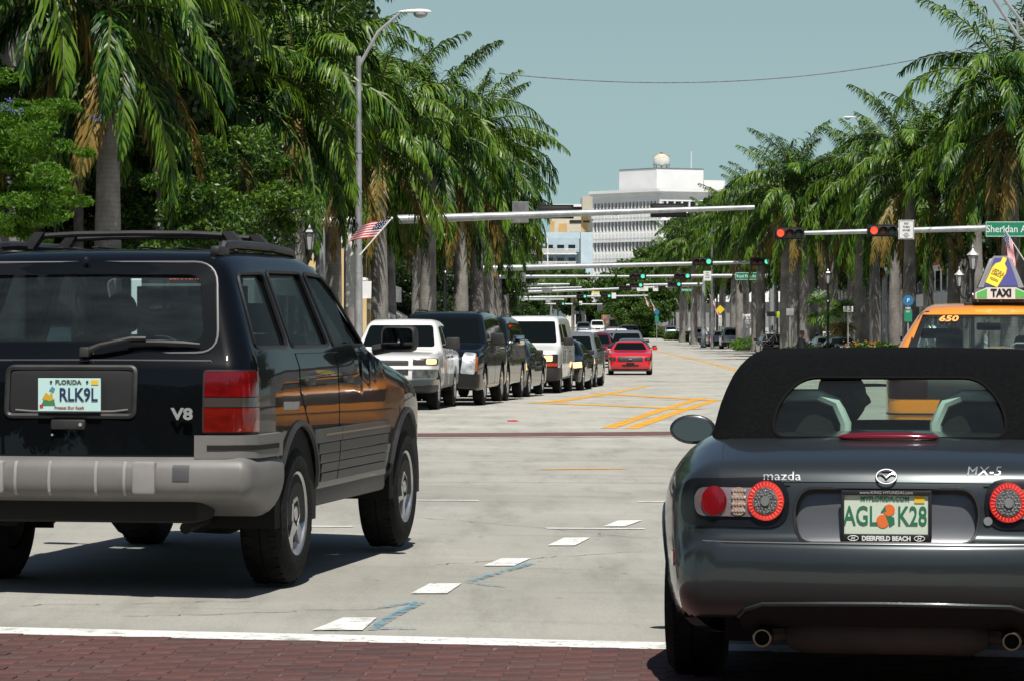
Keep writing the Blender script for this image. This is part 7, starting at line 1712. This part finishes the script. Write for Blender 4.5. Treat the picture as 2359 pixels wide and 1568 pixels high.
# ------------------------------------------------------------------ signal masts, lamps, signs
def mast(label, px0, py0, px1, py1, d, r0=.17, r1=.09, pole_px=None, group='signal masts across the street', plat=True, bow=0.):
    A = at(px0, py0, d); B = at(px1, py1, d); t = thing('signal_mast', label, 'signal mast', (A.x, d, G(A.x, d)), 0, group); o_ = t.location
    bm = nb(); N = 10; tube(bm, [(A.lerp(B, k/N)+Vector((0,0,bow*math.sin(math.pi*k/N)))-o_) for k in range(N+1)], [r0+(r1-r0)*k/N for k in range(N+1)], 12); 
    for k in (.35, .68): 
        c = A.lerp(B, k)-o_; rr = (r0+(r1-r0)*k); dd = (B-A).normalized()*.06; tube(bm, [c-dd, c+dd], rr*1.10, 12)
    obj('arm', bm, M_steel, t)
    if plat:
        bm = nb(); p = Vector((A.x, d, 0)); side = -1 if B.x > A.x else 1
        tube(bm, [(side*.1,0,-.1),(side*.1,0,3),(side*.1,0,A.z-t.location.z+.45)], [.21,.18,.155], 14); tube(bm, [(side*.1,0,A.z-t.location.z+.45),(side*.1,0,A.z-t.location.z+.55)], [.17,.02], 12)
        tube(bm, [(side*.1,0,0),(side*.1,0,.25)], [.30,.24], 12); obj('pole', bm, M_steel, t)
    return t
def signal(label, px, py, d, lit, back=False, group='traffic lights on the mast arms', s=1.):
    p = at(px, py, d); t = thing('traffic_light', label, 'traffic light', (p.x, d-(.20 if not back else -.2), p.z), 0 if not back else math.pi, group); t.scale = (s,)*3
    bm = nb(); box(bm, (0,0,0), (1.10,.22,.36), bev=.03); box(bm, (0,.09,0), (1.24,.015,.48)); obj('housing', bm, principled('signal_black', (.012,.012,.013), .5), t)
    cols = [('red', -.36, (.9,.02,.01), (1,.05,.02)), ('amber', 0, (.06,.015,.01), None), ('green', .36, (.05,.8,.5), (.15,1.,.62))]
    for c, x, on, em in cols:
        bm = nb(); lathe(bm, [(0,.045),(.08,.035),(.145,0)], 18, Matrix.Translation((x,-.11,0)) @ Matrix.Rotation(R(90),4,'X'))
        m = principled('signal_%s_lit' % c, on, .4, 0, 0, .5, em, 2.4 if c == 'red' else .75) if lit == c else principled('signal_%s_off' % c, {'red':(.10,.012,.01),'amber':(.09,.03,.015),'green':(.01,.05,.04)}[c], .3)
        obj('lens', bm, m, t)
        bm = nb(); n = 14; Av = []; Bv = []
        for k in range(n+1):
            a = R(-25+230*k/n); Av.append(bm.verts.new((x+.165*math.cos(a), -.11, .165*math.sin(a)))); Bv.append(bm.verts.new((x+.160*math.cos(a), -.11-(.26 if math.sin(a) > -.1 else .10), .160*math.sin(a))))
        for k in range(n): bm.faces.new((Av[k], Av[k+1], Bv[k+1], Bv[k]))
        obj('visor', bm, MATS['signal_black'], t, sharp=None)
    return t
def sign(label, px0, py0, px1, py1, d, mat, lines=(), tm=None, back=None, name='road_sign', cat='road sign', border=None, post=False, group=None):
    A = at(px0, py1, d); B = at(px1, py0, d); w_ = B.x-A.x; h = B.z-A.z; c = (A+B)/2
    t = thing(name, label, cat, (c.x, d-.22, c.z), 0, group); bm = nb(); box(bm, (0,0,0), (w_, .02, h), bev=.006)
    obj('panel', bm, mat, t, sharp=None)
    if border:
        bm = nb(); r_ = rpoly([(-w_/2+.03,-h/2+.03),(w_/2-.03,-h/2+.03),(w_/2-.03,h/2-.03),(-w_/2+.03,h/2-.03)], .04, 4); tube(bm, [(a, -.011, b) for a, b in r_], .010, 4, closed=True); obj('border', bm, border, t)
    for (s_, sz, zz, sx) in lines: text(s_, sz, tm, t, (0,-.014,zz), FACE, .002, .003 if sz > .1 else .001, sx)
    if post:
        bm = nb(); g_ = G(c.x, d)-c.z; tube(bm, [(0,.05,g_),(0,.05,h*.4)], .035, 8); obj('post', bm, M_darksteel, t)
    return t
# first arm: seen from behind
mast('long mast arm seen from behind, nearest across the street, its pole among the left palms', 745, 512, 1738, 478, 105, .17, .075, bow=.0)
signal('black back of a traffic light on the nearest long arm, left one', 1280, 488, 105, None, True); signal('black back of a traffic light on the nearest long arm, right one', 1540, 485, 105, None, True)
tag(sign('grey back of a sign hanging on the nearest long arm', 1180, 466, 1218, 515, 105.5, M_darksteel), None)
mast('mast arm with two red lights reaching in from the right', 2470, 521, 1786, 539, 123, .15, .075)
signal('lit red traffic light, left one on the right-hand arm', 1817, 538, 122.8, 'red'); signal('lit red traffic light beside the no-turn sign', 2032, 532, 122.8, 'red')
sign('white no turn on red sign on the right-hand arm', 2068, 508, 2104, 552, 122.8, M_signwhite, [('NO', .115, .24, 1), ('TURN', .115, .10, .9), ('ON RED', .105, -.03, .8), ('WHEN', .05, -.15, .9), ('PEDESTRIANS', .05, -.22, .8), ('PRESENT', .05, -.29, .8)], M_signblack, border=M_signblack)
sign('large green Sheridan Ave street-name sign at the right edge', 2268, 511, 2384, 547, 122.6, M_signgreen, [('Sheridan Ave', .40, 0, .92)], M_signwhite, name='street_name_sign', border=M_signwhite)
mast('long mast arm with two green lights and a pale pole right of the left palms', 1107, 619, 1781, 603, 182, .19, .08)
signal('lit green traffic light, left one of the pair on the second long arm', 1618, 603, 181.8, 'green'); signal('lit green traffic light near the tip of the second long arm', 1752, 603, 181.8, 'green')
mast('mast arm carrying the Royal Palm Av sign from a pole on the right', 1775, 635, 1422, 637, 222, .16, .08)
mast('mast arm level with the Royal Palm Av sign, reaching from the left', 1113, 638, 1416, 636, 224, .16, .08, plat=False)
signal('lit green traffic light, left one on the Royal Palm Av arm', 1469, 637, 221.8, 'green'); signal('lit green traffic light, right one on the Royal Palm Av arm', 1572, 636, 221.8, 'green')
sign('white no-turn sign left of the Royal Palm Av sign', 1620, 625, 1638, 647, 221.8, M_signwhite, [('NO', .13, .22, 1), ('TURN', .13, .05, .8), ('ON RED', .12, -.12, .7)], M_signblack)
sign('green Royal Palm Av street-name sign', 1693, 628, 1744, 645.5, 221.6, M_signgreen, [('Royal Palm Av', .28, 0, .86)], M_signwhite, name='street_name_sign', border=M_signwhite)
sign('grey sign back on the Royal Palm Av level arm, left', 1192, 629, 1211, 650, 224, M_darksteel)
sign('small white sign hanging below the Royal Palm Av arm end', 1751, 645, 1761, 662, 221.5, M_signwhite)
for (a, b, c, d_, dd, lb, pl) in [(1618, 655, 1443, 657, 268, 'fifth mast arm, from a pale pole below the palms', True), (1173, 657, 1312, 655, 270, 'short arm tip left of the fifth mast arm', False), (1135, 676, 1622, 658, 300, 'sloping mast arm crossing behind the fifth', False), (1135, 668, 1340, 662, 315, 'thin far arm from the left', False), (1173, 686, 1492, 681, 350, 'far mast arm with two tiny green lights', False), (1141, 691, 1300, 690, 385, 'very far arm from the left', False), (1161, 700, 1388, 701, 420, 'farthest mast arm above the street end', False)]:
    mast(lb, a, b, c, d_, dd, .16, .08, plat=pl)
for (px, py, d_, lb, c) in [(1466, 657, 267.8, 'tiny green traffic light on the fifth arm, left', 'green'), (1554, 655, 267.8, 'tiny green traffic light on the fifth arm, right', 'green'), (1340, 683, 349.7, 'tiny green light on the far arm, left', 'green'), (1396, 682, 349.7, 'tiny green light on the far arm, right', 'green'), (1291, 700, 419.7, 'minute green light on the farthest arm, left', 'green'), (1330, 701, 419.7, 'minute green light on the farthest arm, right', 'green'), (1440, 663, 299.7, 'dark traffic light on the sloping arm, left', 'off'), (1519, 661, 299.7, 'dark traffic light on the sloping arm, right', 'off')]: signal(lb, px, py, d_, c)
M_yel = principled('sign_yellow', (.75,.55,.02), .5)
def twotone(label, px0, py0, px1, py1, d_):
    t = sign(label, px0, py0, px1, py1, d_, M_signwhite, [('ONLY', .22, -.10, .9)], principled('sign_grey_ink', (.25,.25,.25), .5)); w_ = (px1-px0)/FPX*d_; h = (py1-py0)/FPX*d_; bm = nb(); box(bm, (0,-.014,h*.36), (w_,.01,h*.27)); obj('yellow_band', bm, M_yel, t, sharp=None)
twotone('yellow-topped white sign on the sloping arm', 1467, 656, 1493, 671, 299.7); twotone('yellow-topped white sign on the far arm', 1363, 672, 1381, 683, 349.5)
sign('white sign between the dark lights of the sloping arm', 1504, 658, 1516, 671, 299.5, M_signwhite); sign('white sign on the far arm, right of its green lights', 1409, 675, 1419, 688, 349.5, M_signwhite)
sign('grey double sign back on the sloping arm, left', 1248, 663, 1272, 675, 299.5, M_darksteel); sign('tiny green street-name sign on the fifth arm', 1569, 665, 1593, 672, 267.5, M_signgreen, [('Meridian Av', .20, 0, .85)], M_signwhite, name='street_name_sign')
sign('pale sign back on a very far arm', 1257, 684, 1268, 697, 384.5, M_steel); sign('pale sign back left on a very far arm', 1197, 682, 1209, 694, 349.5, M_steel); sign('white sign on the farthest arm', 1334, 694, 1341, 703, 419.5, M_signwhite)
# cobra-head lamps
def cobra(label, px_pole, d, py_top, px_head, py_head, group='tall cobra-head street lamps', mat=None, r_=.10, py_arm=None):
    x = pp_(px_pole, d); g_ = G(x, d)+.1; t = thing('street_lamp', label, 'street lamp', (x, d, g_), 0, group); top = at(px_pole, py_top, d); hd_ = at(px_head, py_head, d)
    zt = top.z-g_; hx, hz = hd_.x-x, hd_.z-g_; s = 1 if hx > 0 else -1
    bm = nb(); tube(bm, [(0,0,-.1),(0,0,zt*.5),(0,0,zt)], [r_*1.25, r_, r_*.75], 12); tube(bm, [(0,0,0),(0,0,.5)], r_*1.7, 12)
    for k in range(4): tube(bm, [(0,0,zt*(.35+.12*k)),(0,0,zt*(.35+.12*k)+.06)], r_*1.12, 12)
    obj('pole', bm, mat or M_darksteel, t)
    bm = nb(); tube(bm, [(0,0,zt-.3),(hx*.35,0,zt+(hz-zt)*.55),(hx*.7,0,zt+(hz-zt)*.93),(hx-s*.35,0,hz)], [.05,.045,.04,.035], 8); obj('arm', bm, M_steel, t)
    bm = nb(); r = bmesh.ops.create_uvsphere(bm, u_segments=16, v_segments=10, radius=1)
    for v_ in r['verts']: c = v_.co; tp = .75+.25*c.x*s; v_.co = Vector((hx+c.x*.46, c.y*.17*tp, hz+c.z*(.10 if c.z > 0 else .05)*tp))
    h_ = obj('lamp_head', bm, M_white, t)
    bm = nb(); r = bmesh.ops.create_uvsphere(bm, u_segments=14, v_segments=8, radius=1)
    for v_ in r['verts']: c = v_.co; v_.co = Vector((hx+s*.16+c.x*.20, c.y*.13, hz-.05+c.z*.12))
    obj('lamp_bowl', bm, principled('lamp_bowl_glass', (.35,.37,.36), .15), h_)
    return t
lp = cobra('tall banded metal street lamp left, its white head against the sky', 826, 82.5, 130, 955, 28, r_=.095, mat=noisy('banded_aluminium', (.38,.39,.40), (.66,.67,.68), 3, .35, .02, metal=.6, stretch=(1,1,.5)))
cobra('street lamp whose white head shows above the right palms', 2010, 205, 330, 1958, 271); cobra('small street lamp over the white office block fins', 1640, 250, 520, 1612, 486, r_=.08)
cobra('grey lamp pole on the right pavement with its head among the fronds', 2038, 178, 400, 2115, 390, r_=.15, mat=M_steel)
# double-tube lamp bracket in the top right corner
x = pp_(2470, 60); t = thing('street_lamp', 'twin-tube lamp bracket slanting down through the top right corner', 'street lamp', (x, 60, G(x,60)))
a = at(2270, -30, 60)-t.location; b = at(2345, 85, 60)-t.location; c = at(2470, 190, 60)-t.location; a2 = at(2292, -30, 60)-t.location; b2 = at(2375, 80, 60)-t.location
bm = nb(); tube(bm, [a, b, c], .035, 8); tube(bm, [a2, b2, c+Vector((0,0,.6))], .035, 8); tube(bm, [b, at(2342, 50, 60)-t.location], .025, 6); obj('bracket', bm, M_steel, t)
bm = nb(); tube(bm, [(0,0,0),(0,0,c.z+.9)], [.13,.10], 12); obj('pole', bm, M_steel, t)
# ornamental lamp posts
def lantern_mesh(bm, o_, s=1., pale=False):
    M = Matrix.Translation(o_) @ Matrix.Scale(s, 4)
    lathe(bm, [(0,.98),(.015,.90),(.035,.84),(.012,.80),(.05,.72),(.10,.66),(.215,.56),(.225,.53),(.19,.53)], 6, M, 1 if pale else 0)
    lathe(bm, [(.10,.0),(.115,.02),(.09,.04)], 6, M, 0); lathe(bm, [(.085,-.30),(.06,-.2),(.10,-.02),(.10,.0)], 8, M, 0)
    for k in range(6):
        a = 2*math.pi*k/6; tube(bm, [M @ Vector((.10*math.cos(a), .10*math.sin(a), .02)), M @ Vector((.195*math.cos(a), .195*math.sin(a), .54))], .011*s, 4, 0)
def lantern_glass(bm, o_, s=1.): lathe(bm, [(.085,.04),(.165,.50)], 6, Matrix.Translation(o_) @ Matrix.Scale(s, 4), 0)
M_lglass = principled('lantern_frosted_glass', (.42,.42,.42), .4); M_palecap = principled('lantern_pale_cap', (.5,.5,.48), .35)
def lamp_post(label, px, d, py_top, arms=.55, s=1., pale=False, group='black ornamental lamp posts'):
    x = pp_(px, d); g_ = G(x, d)+.1; t = thing('lamp_post', label, 'lamp post', (x, d, g_), .0, group); H_ = at(px, py_top, d).z-g_; zb = H_-.98*s
    bm = nb(); tube(bm, [(0,0,0),(0,0,.9),(0,0,1.0),(0,0,zb-.4)], [.14,.11,.07,.055], 10); tube(bm, [(0,0,0),(0,0,.35)], [.22,.16], 10)
    lathe(bm, [(.06,-.12),(.12,-.05),(.14,0),(.12,.05),(.06,.12)], 12, Matrix.Translation((0,0,zb-.95*s))); tube(bm, [(0,0,zb-.95*s),(0,0,zb-.2*s)], .05, 8); obj('post', bm, M_blackpost, t)
    spots_ = [Vector((0,0,zb))] + ([Vector((sd*arms, 0, zb-.62*s)) for sd in (-1, 1)] if arms else [])
    for i, sp in enumerate(spots_):
        bm = nb(); lantern_mesh(bm, sp, s*(1 if i == 0 else .8), pale); ln_ = obj('lantern', bm, [M_blackpost, M_palecap], t)
        bm = nb(); lantern_glass(bm, sp, s*(1 if i == 0 else .8)); obj('lantern_glass', bm, M_lglass, ln_)
        if i:
            sd = 1 if sp.x > 0 else -1; bm = nb(); tube(bm, [(sd*.05,0,zb-.95*s),(sd*arms*.35,0,zb-1.08*s),(sd*arms*.75,0,zb-1.02*s),(sd*arms,0,zb-.82*s)], .032*s, 7); lathe(bm, [(.02,-.07),(.09,0),(.02,.07)], 10, Matrix.Translation((sd*arms*.28,0,zb-.93*s)) @ Matrix.Rotation(R(90),4,'X')); obj('arm', bm, M_blackpost, t)
    return t
lamp_post('black ornamental lamp post with one large lantern in front of the lit palm trunk', 675, 77, 424, .42, 1.05)
lamp_post('black lamp post with three pale lit-looking lanterns behind the pickup', 1026, 140, 527, .56, 1.05, True)
lamp_post('dark lantern post at left, half hidden behind the small leafy tree', 612, 92, 470, 0, 1.0)
lamp_post('lantern post nearly lost in the dark left of the leafy tree', 366, 76, 345, 0, 1.0)
lamp_post('small black lamp post on the right pavement against the white wall', 1907, 150, 610, 0, .95)
lamp_post('black lamp post with several lanterns left of the Sheridan Ave sign', 2241, 112, 560, .5, 1.0, True)
# overhead cable
bm = nb(); A_ = at(1150, 170, 104); B_ = at(2359, 78, 122); pts = []
for k in range(41):
    t_ = k/40; p = A_.lerp(B_, t_); p.z -= 1.55*4*t_*(1-t_)*.62; pts.append(p)
tube(bm, pts, .018, 5)
tag(obj('overhead_cable', bm, M_darksteel), 'thin twisted cable sagging across the sky over the street', 'cable')
# flags
M_fr = principled('flag_red', (.55,.010,.025), .7); M_fw = principled('flag_white', (.72,.70,.70), .7); M_fbl = principled('flag_blue', (.02,.04,.13), .7)
def flag(label, px0, py0, px1, py1, d, fly, L, group, hh=.75, droop=.5, waves=.10, seed=0, start=.0):
    """staff from its foot (px0, py0) to its tip (px1, py1); the cloth hangs from the upper part"""
    A = at(px0, py0, d); B = at(px1, py1, d); t = thing('flag', label, 'flag', A, 0, group); bm = nb(); tip = B-A; tube(bm, [(0,0,0), tip], [.022,.016], 6); bmesh.ops.create_icosphere(bm, subdivisions=1, radius=.035, matrix=Matrix.Translation(tip)); obj('staff', bm, M_white, t)
    sd_ = -tip.normalized(); fl = Vector(fly).normalized(); nu, nv = 30, 26; bm = nb(); grid = []
    for i in range(nu+1):
        u = i/nu; row = []
        for j in range(nv+1):
            v = j/nv; p = tip + sd_*(start+v*hh) + fl*(u*L) + Vector((0,0,-droop*u*u*L)) ; ph = u*9+v*1.5+seed
            p = p + Vector((.35*waves*math.sin(ph), waves*math.sin(ph), .25*waves*math.cos(ph*.8)))*u**.5; row.append(bm.verts.new(p))
        grid.append(row)
    for i in range(nu):
        for j in range(nv):
            f = bm.faces.new((grid[i][j], grid[i+1][j], grid[i+1][j+1], grid[i][j+1])); st = int((j+.5)/nv*13); f.material_index = 2 if (i < nu*.4 and j < nv*7/13) else (0 if st % 2 == 0 else 1); f.smooth = True
    cl = obj('cloth', bm, [M_fr, M_fw, M_fbl], t, sharp=60)
    bm = nb()
    for a in range(5):
        for b in range(4):
            i = 1+int(a*2.3); j = 1+int(b*3.3)
            if i < nu and j < nv:
                c = (grid_co[i][j] if False else None)
    bm.free()
    # stars: small raised points on the canton
    me = cl.data; bm = nb()
    for a in range(5):
        for b in range(5):
            i = 1+int(a*2.4); j = 1+int(b*2.7); p = me.vertices[i*(nv+1)+j].co if i*(nv+1)+j < len(me.vertices) else None
            if p is not None and i < nu*.4 and j < nv*.52:
                for sy in (-.006, .006): bmesh.ops.create_circle(bm, cap_ends=True, segments=5, radius=.022*hh, matrix=Matrix.Translation(p+Vector((0,sy,0))) @ Matrix.Rotation(R(90),4,'X'))
    s_ = obj('stars', bm, M_fw, cl, sharp=None); s_['kind'] = 'stuff'
    return t
GFL = 'American flags on the street poles'
flag('American flag blown left from a staff on the tall banded lamp pole', 829, 588, 903, 503, 80.5, (-.95,-.05,-.05), .72, GFL, .62, .12, .07, 1., .05)
flag('American flag hanging from a slanted staff in front of the Sheridan Ave sign', 2385, 640, 2311, 524, 110, (.10,-.1,-1), 1.25, GFL, .62, .0, .08, 2., .05)
for k, (px, py, d_) in enumerate([(1640, 690, 275), (1563, 700, 330), (1504, 703, 380), (1488, 690, 390), (1168, 700, 330), (1158, 703, 340)]):
    flag('small distant American flag hanging from a pole along the street', px+8, py+12, px-6, py-12, d_, (.35,-.1,-.9), 1.3, 'small distant flags along the street', .8, .1, .1, k)
# white banner, hanging bars, small pavement signs
x = pp_(808, 104); t = thing('hanging_banner', 'long white vertical banner left of the banded lamp pole', 'banner', at(808, 522, 104)); bm = nb(); box(bm, (0,0,-1.37), (.34,.10,2.74), bev=.01); obj('cloth', bm, M_white, t)
bm = nb(); tube(bm, [(.2,.0,.02),(-.25,0,.02)], .03, 6); tube(bm, [(-.2,.3,-5.6),(-.2,.3,.3)], .05, 8); obj('support', bm, M_darksteel, t)
def post_sign(label, px, py0, py1, wd, d, mat, lines=(), tm=None, round_=False, sub=None, name='parking_sign'):
    x = pp_(px, d); g_ = G(x, d)+.1; zt = at(px, py0, d).z; zb = at(px, py1, d).z; t = thing(name, label, 'sign', (x, d, g_)); h = zt-zb; zc = (zt+zb)/2-g_
    bm = nb(); tube(bm, [(0,.04,0),(0,.04,zt-g_)], .035, 8); obj('post', bm, M_steel, t); bm = nb()
    if round_: lathe(bm, [(0,-.01),(wd/2,-.01),(wd/2,.01),(0,.01)], 24, Matrix.Translation((0,-.02,zt-g_-wd/2)) @ Matrix.Rotation(R(90),4,'X'))
    else: box(bm, (0,-.02,zc), (wd,.02,h), bev=.004)
    obj('panel', bm, mat, t, sharp=30)
    if sub: bm = nb(); box(bm, (0,-.02,zc-wd/2-.1), (wd*.72,.02,h-wd-.1), bev=.004); obj('lower_panel', bm, sub, t, sharp=None)
    for (s_, sz, dz, sx) in lines: text(s_, sz, tm, t, (0,-.035,zc+dz), FACE, .002, .002, sx)
    return t
M_signblue = principled('sign_blue', (.02,.14,.30), .5)
post_sign('round blue and green parking sign on a green post left of the taxi', 2092, 680, 738, .42, 118, M_signblue, [('P', .22, .27, 1), ('PARK', .10, -.02, .9), ('PAY', .10, -.16, .9)], M_signwhite, True, M_signgreen)
post_sign('small round blue sign over a green panel at the far right kerb', 1513, 713, 742, .62, 360, M_signblue, [], None, True, M_signgreen)
post_sign('large white parking notice above the silver-blue minivan', 1723, 724, 756, .85, 235, M_signwhite, [('BEACH', .16, .32, .9), ('PARKING', .15, .12, .8), ('TWO HR', .15, -.10, .8), ('8 AM-6 PM', .13, -.32, .75)], principled('notice_red_ink', (.35,.12,.10), .5), name='parking_notice')
post_sign('narrow white sign beside the large parking notice', 1715, 724, 780, .28, 234, M_signwhite, [('P', .2, .5, .8)], principled('sign_red', (.5,.03,.03), .5))
post_sign('narrow red and white sign above the parked saloons', 1659, 726, 752, .26, 280, M_signwhite, [('NO', .14, .2, .8)], MATS['sign_red'])
t = post_sign('small yellow diamond warning sign above the parked saloons', 1659, 706, 722, .10, 279, M_yel); 
bm = nb(); prism(bm, [(0,-.03,at(1659,703,279).z-t.location.z),(.4,-.03,at(1659,713,279).z-t.location.z),(0,-.03,at(1659,724,279).z-t.location.z),(-.4,-.03,at(1659,713,279).z-t.location.z)], (0,-.02,0)); obj('diamond', bm, M_yel, t, sharp=None)
post_sign('lime and white pedestrian sign right of the signal pole', 1797, 718, 732, .45, 205, principled('lime_sign', (.35,.6,.03), .5), name='pedestrian_sign')
post_sign('small grey sign on the right pavement', 1820, 711, 727, .42, 170, M_steel); post_sign('small white number sign by the yellowed fan palm', 1954, 706, 719, .5, 160, M_signwhite, [('12', .3, 0, 1)], M_signblack, name='number_sign')
post_sign('dark box on the signal mast pole', 1776, 718, 729, .6, 221.3, M_under, name='signal_cabinet')
# green litter bin
x = pp_(1738, 232); t = thing('litter_bin', 'dark green slatted litter bin right of the bright bush', 'litter bin', (x, 232, G(x,232)+.1)); bm = nb(); lathe(bm, [(0,.9),(.2,.95),(.27,.86),(.27,.80)], 16); tube(bm, [(0,0,0),(0,0,.82)], .22, 14); obj('lid', bm, principled('bin_green', (.01,.06,.04), .5), t)
for k in range(16): 
    a = 2*math.pi*k/16; bm = nb(); box(bm, (.25*math.cos(a), .25*math.sin(a), .42), (.02,.05,.80), a); obj('slat', bm, MATS['bin_green'], t, sharp=None)
# the walking man
mx2, my2 = pp_(1846, 138), 138.; man = thing('person', 'man in a black suit, white shirt and dark hat crossing the street beyond the roadster', 'person', (mx2, my2, G(mx2, my2)), R(-60))
Pm = [(0,0,.95),(0,.01,1.15),(0,.02,1.36),(0,.03,1.50),(-.17,.02,1.43),(-.24,-.08,1.15),(-.22,.06,.92),(.17,.02,1.43),(.24,.14,1.16),(.21,.30,.98)]
Em = [(0,1),(1,2),(2,3),(2,4),(4,5),(5,6),(2,7),(7,8),(8,9)]
Pm += [(-.10,.0,.88),(-.11,.14,.50),(-.11,.20,.09),(-.11,.34,.04),(.10,.0,.88),(.11,-.02,.48),(.11,-.22,.12),(.11,-.10,.03)]
Em += [(0,10),(10,11),(11,12),(12,13),(0,14),(14,15),(15,16),(16,17)]
skin_body('suit', Pm, Em, [(.17,.12),(.16,.115),(.16,.11),.06,.075,.055,.04,.075,.055,.04,.095,.065,.045,.04,.095,.065,.045,.04], M_suit, man, 1)
bm = nb(); head_mesh(bm, (0,.05,1.64), .095, 0); tube(bm, [(0,.03,1.48),(0,.045,1.60)], .055, 10); hd_ = obj('head', bm, M_skin, man)
bm = nb(); lathe(bm, [(.17,.0),(.165,.012),(.10,.014),(.098,.10),(.07,.125),(0,.12)], 20, Matrix.Translation((0,.045,1.71))); obj('hat', bm, M_suit, hd_)
bm = nb(); prism(bm, [(-.05,.115,1.49),(.05,.115,1.49),(.012,.155,1.18),(-.012,.155,1.18)], (0,.02,0)); obj('shirt_front', bm, M_white, man, sharp=None)
hand(man, (-.22,.07,.90), (0,.1,-1), (1,0,0)); hand(man, (.21,.31,.96), (0,.3,-1), (1,0,0))
x = pp_(1905, 190); pd = thing('person', 'pedestrian in a white top on the right pavement', 'person', (x, 190, G(x,190)+.13), 0)
skin_body('clothes', Pm, Em, [(.17,.12),(.16,.115),(.16,.11),.06,.075,.055,.04,.075,.055,.04,.095,.065,.045,.04,.095,.065,.045,.04], M_white, pd, 1); bm = nb(); head_mesh(bm, (0,.05,1.64), .095, 0); obj('head', bm, M_skin, pd)
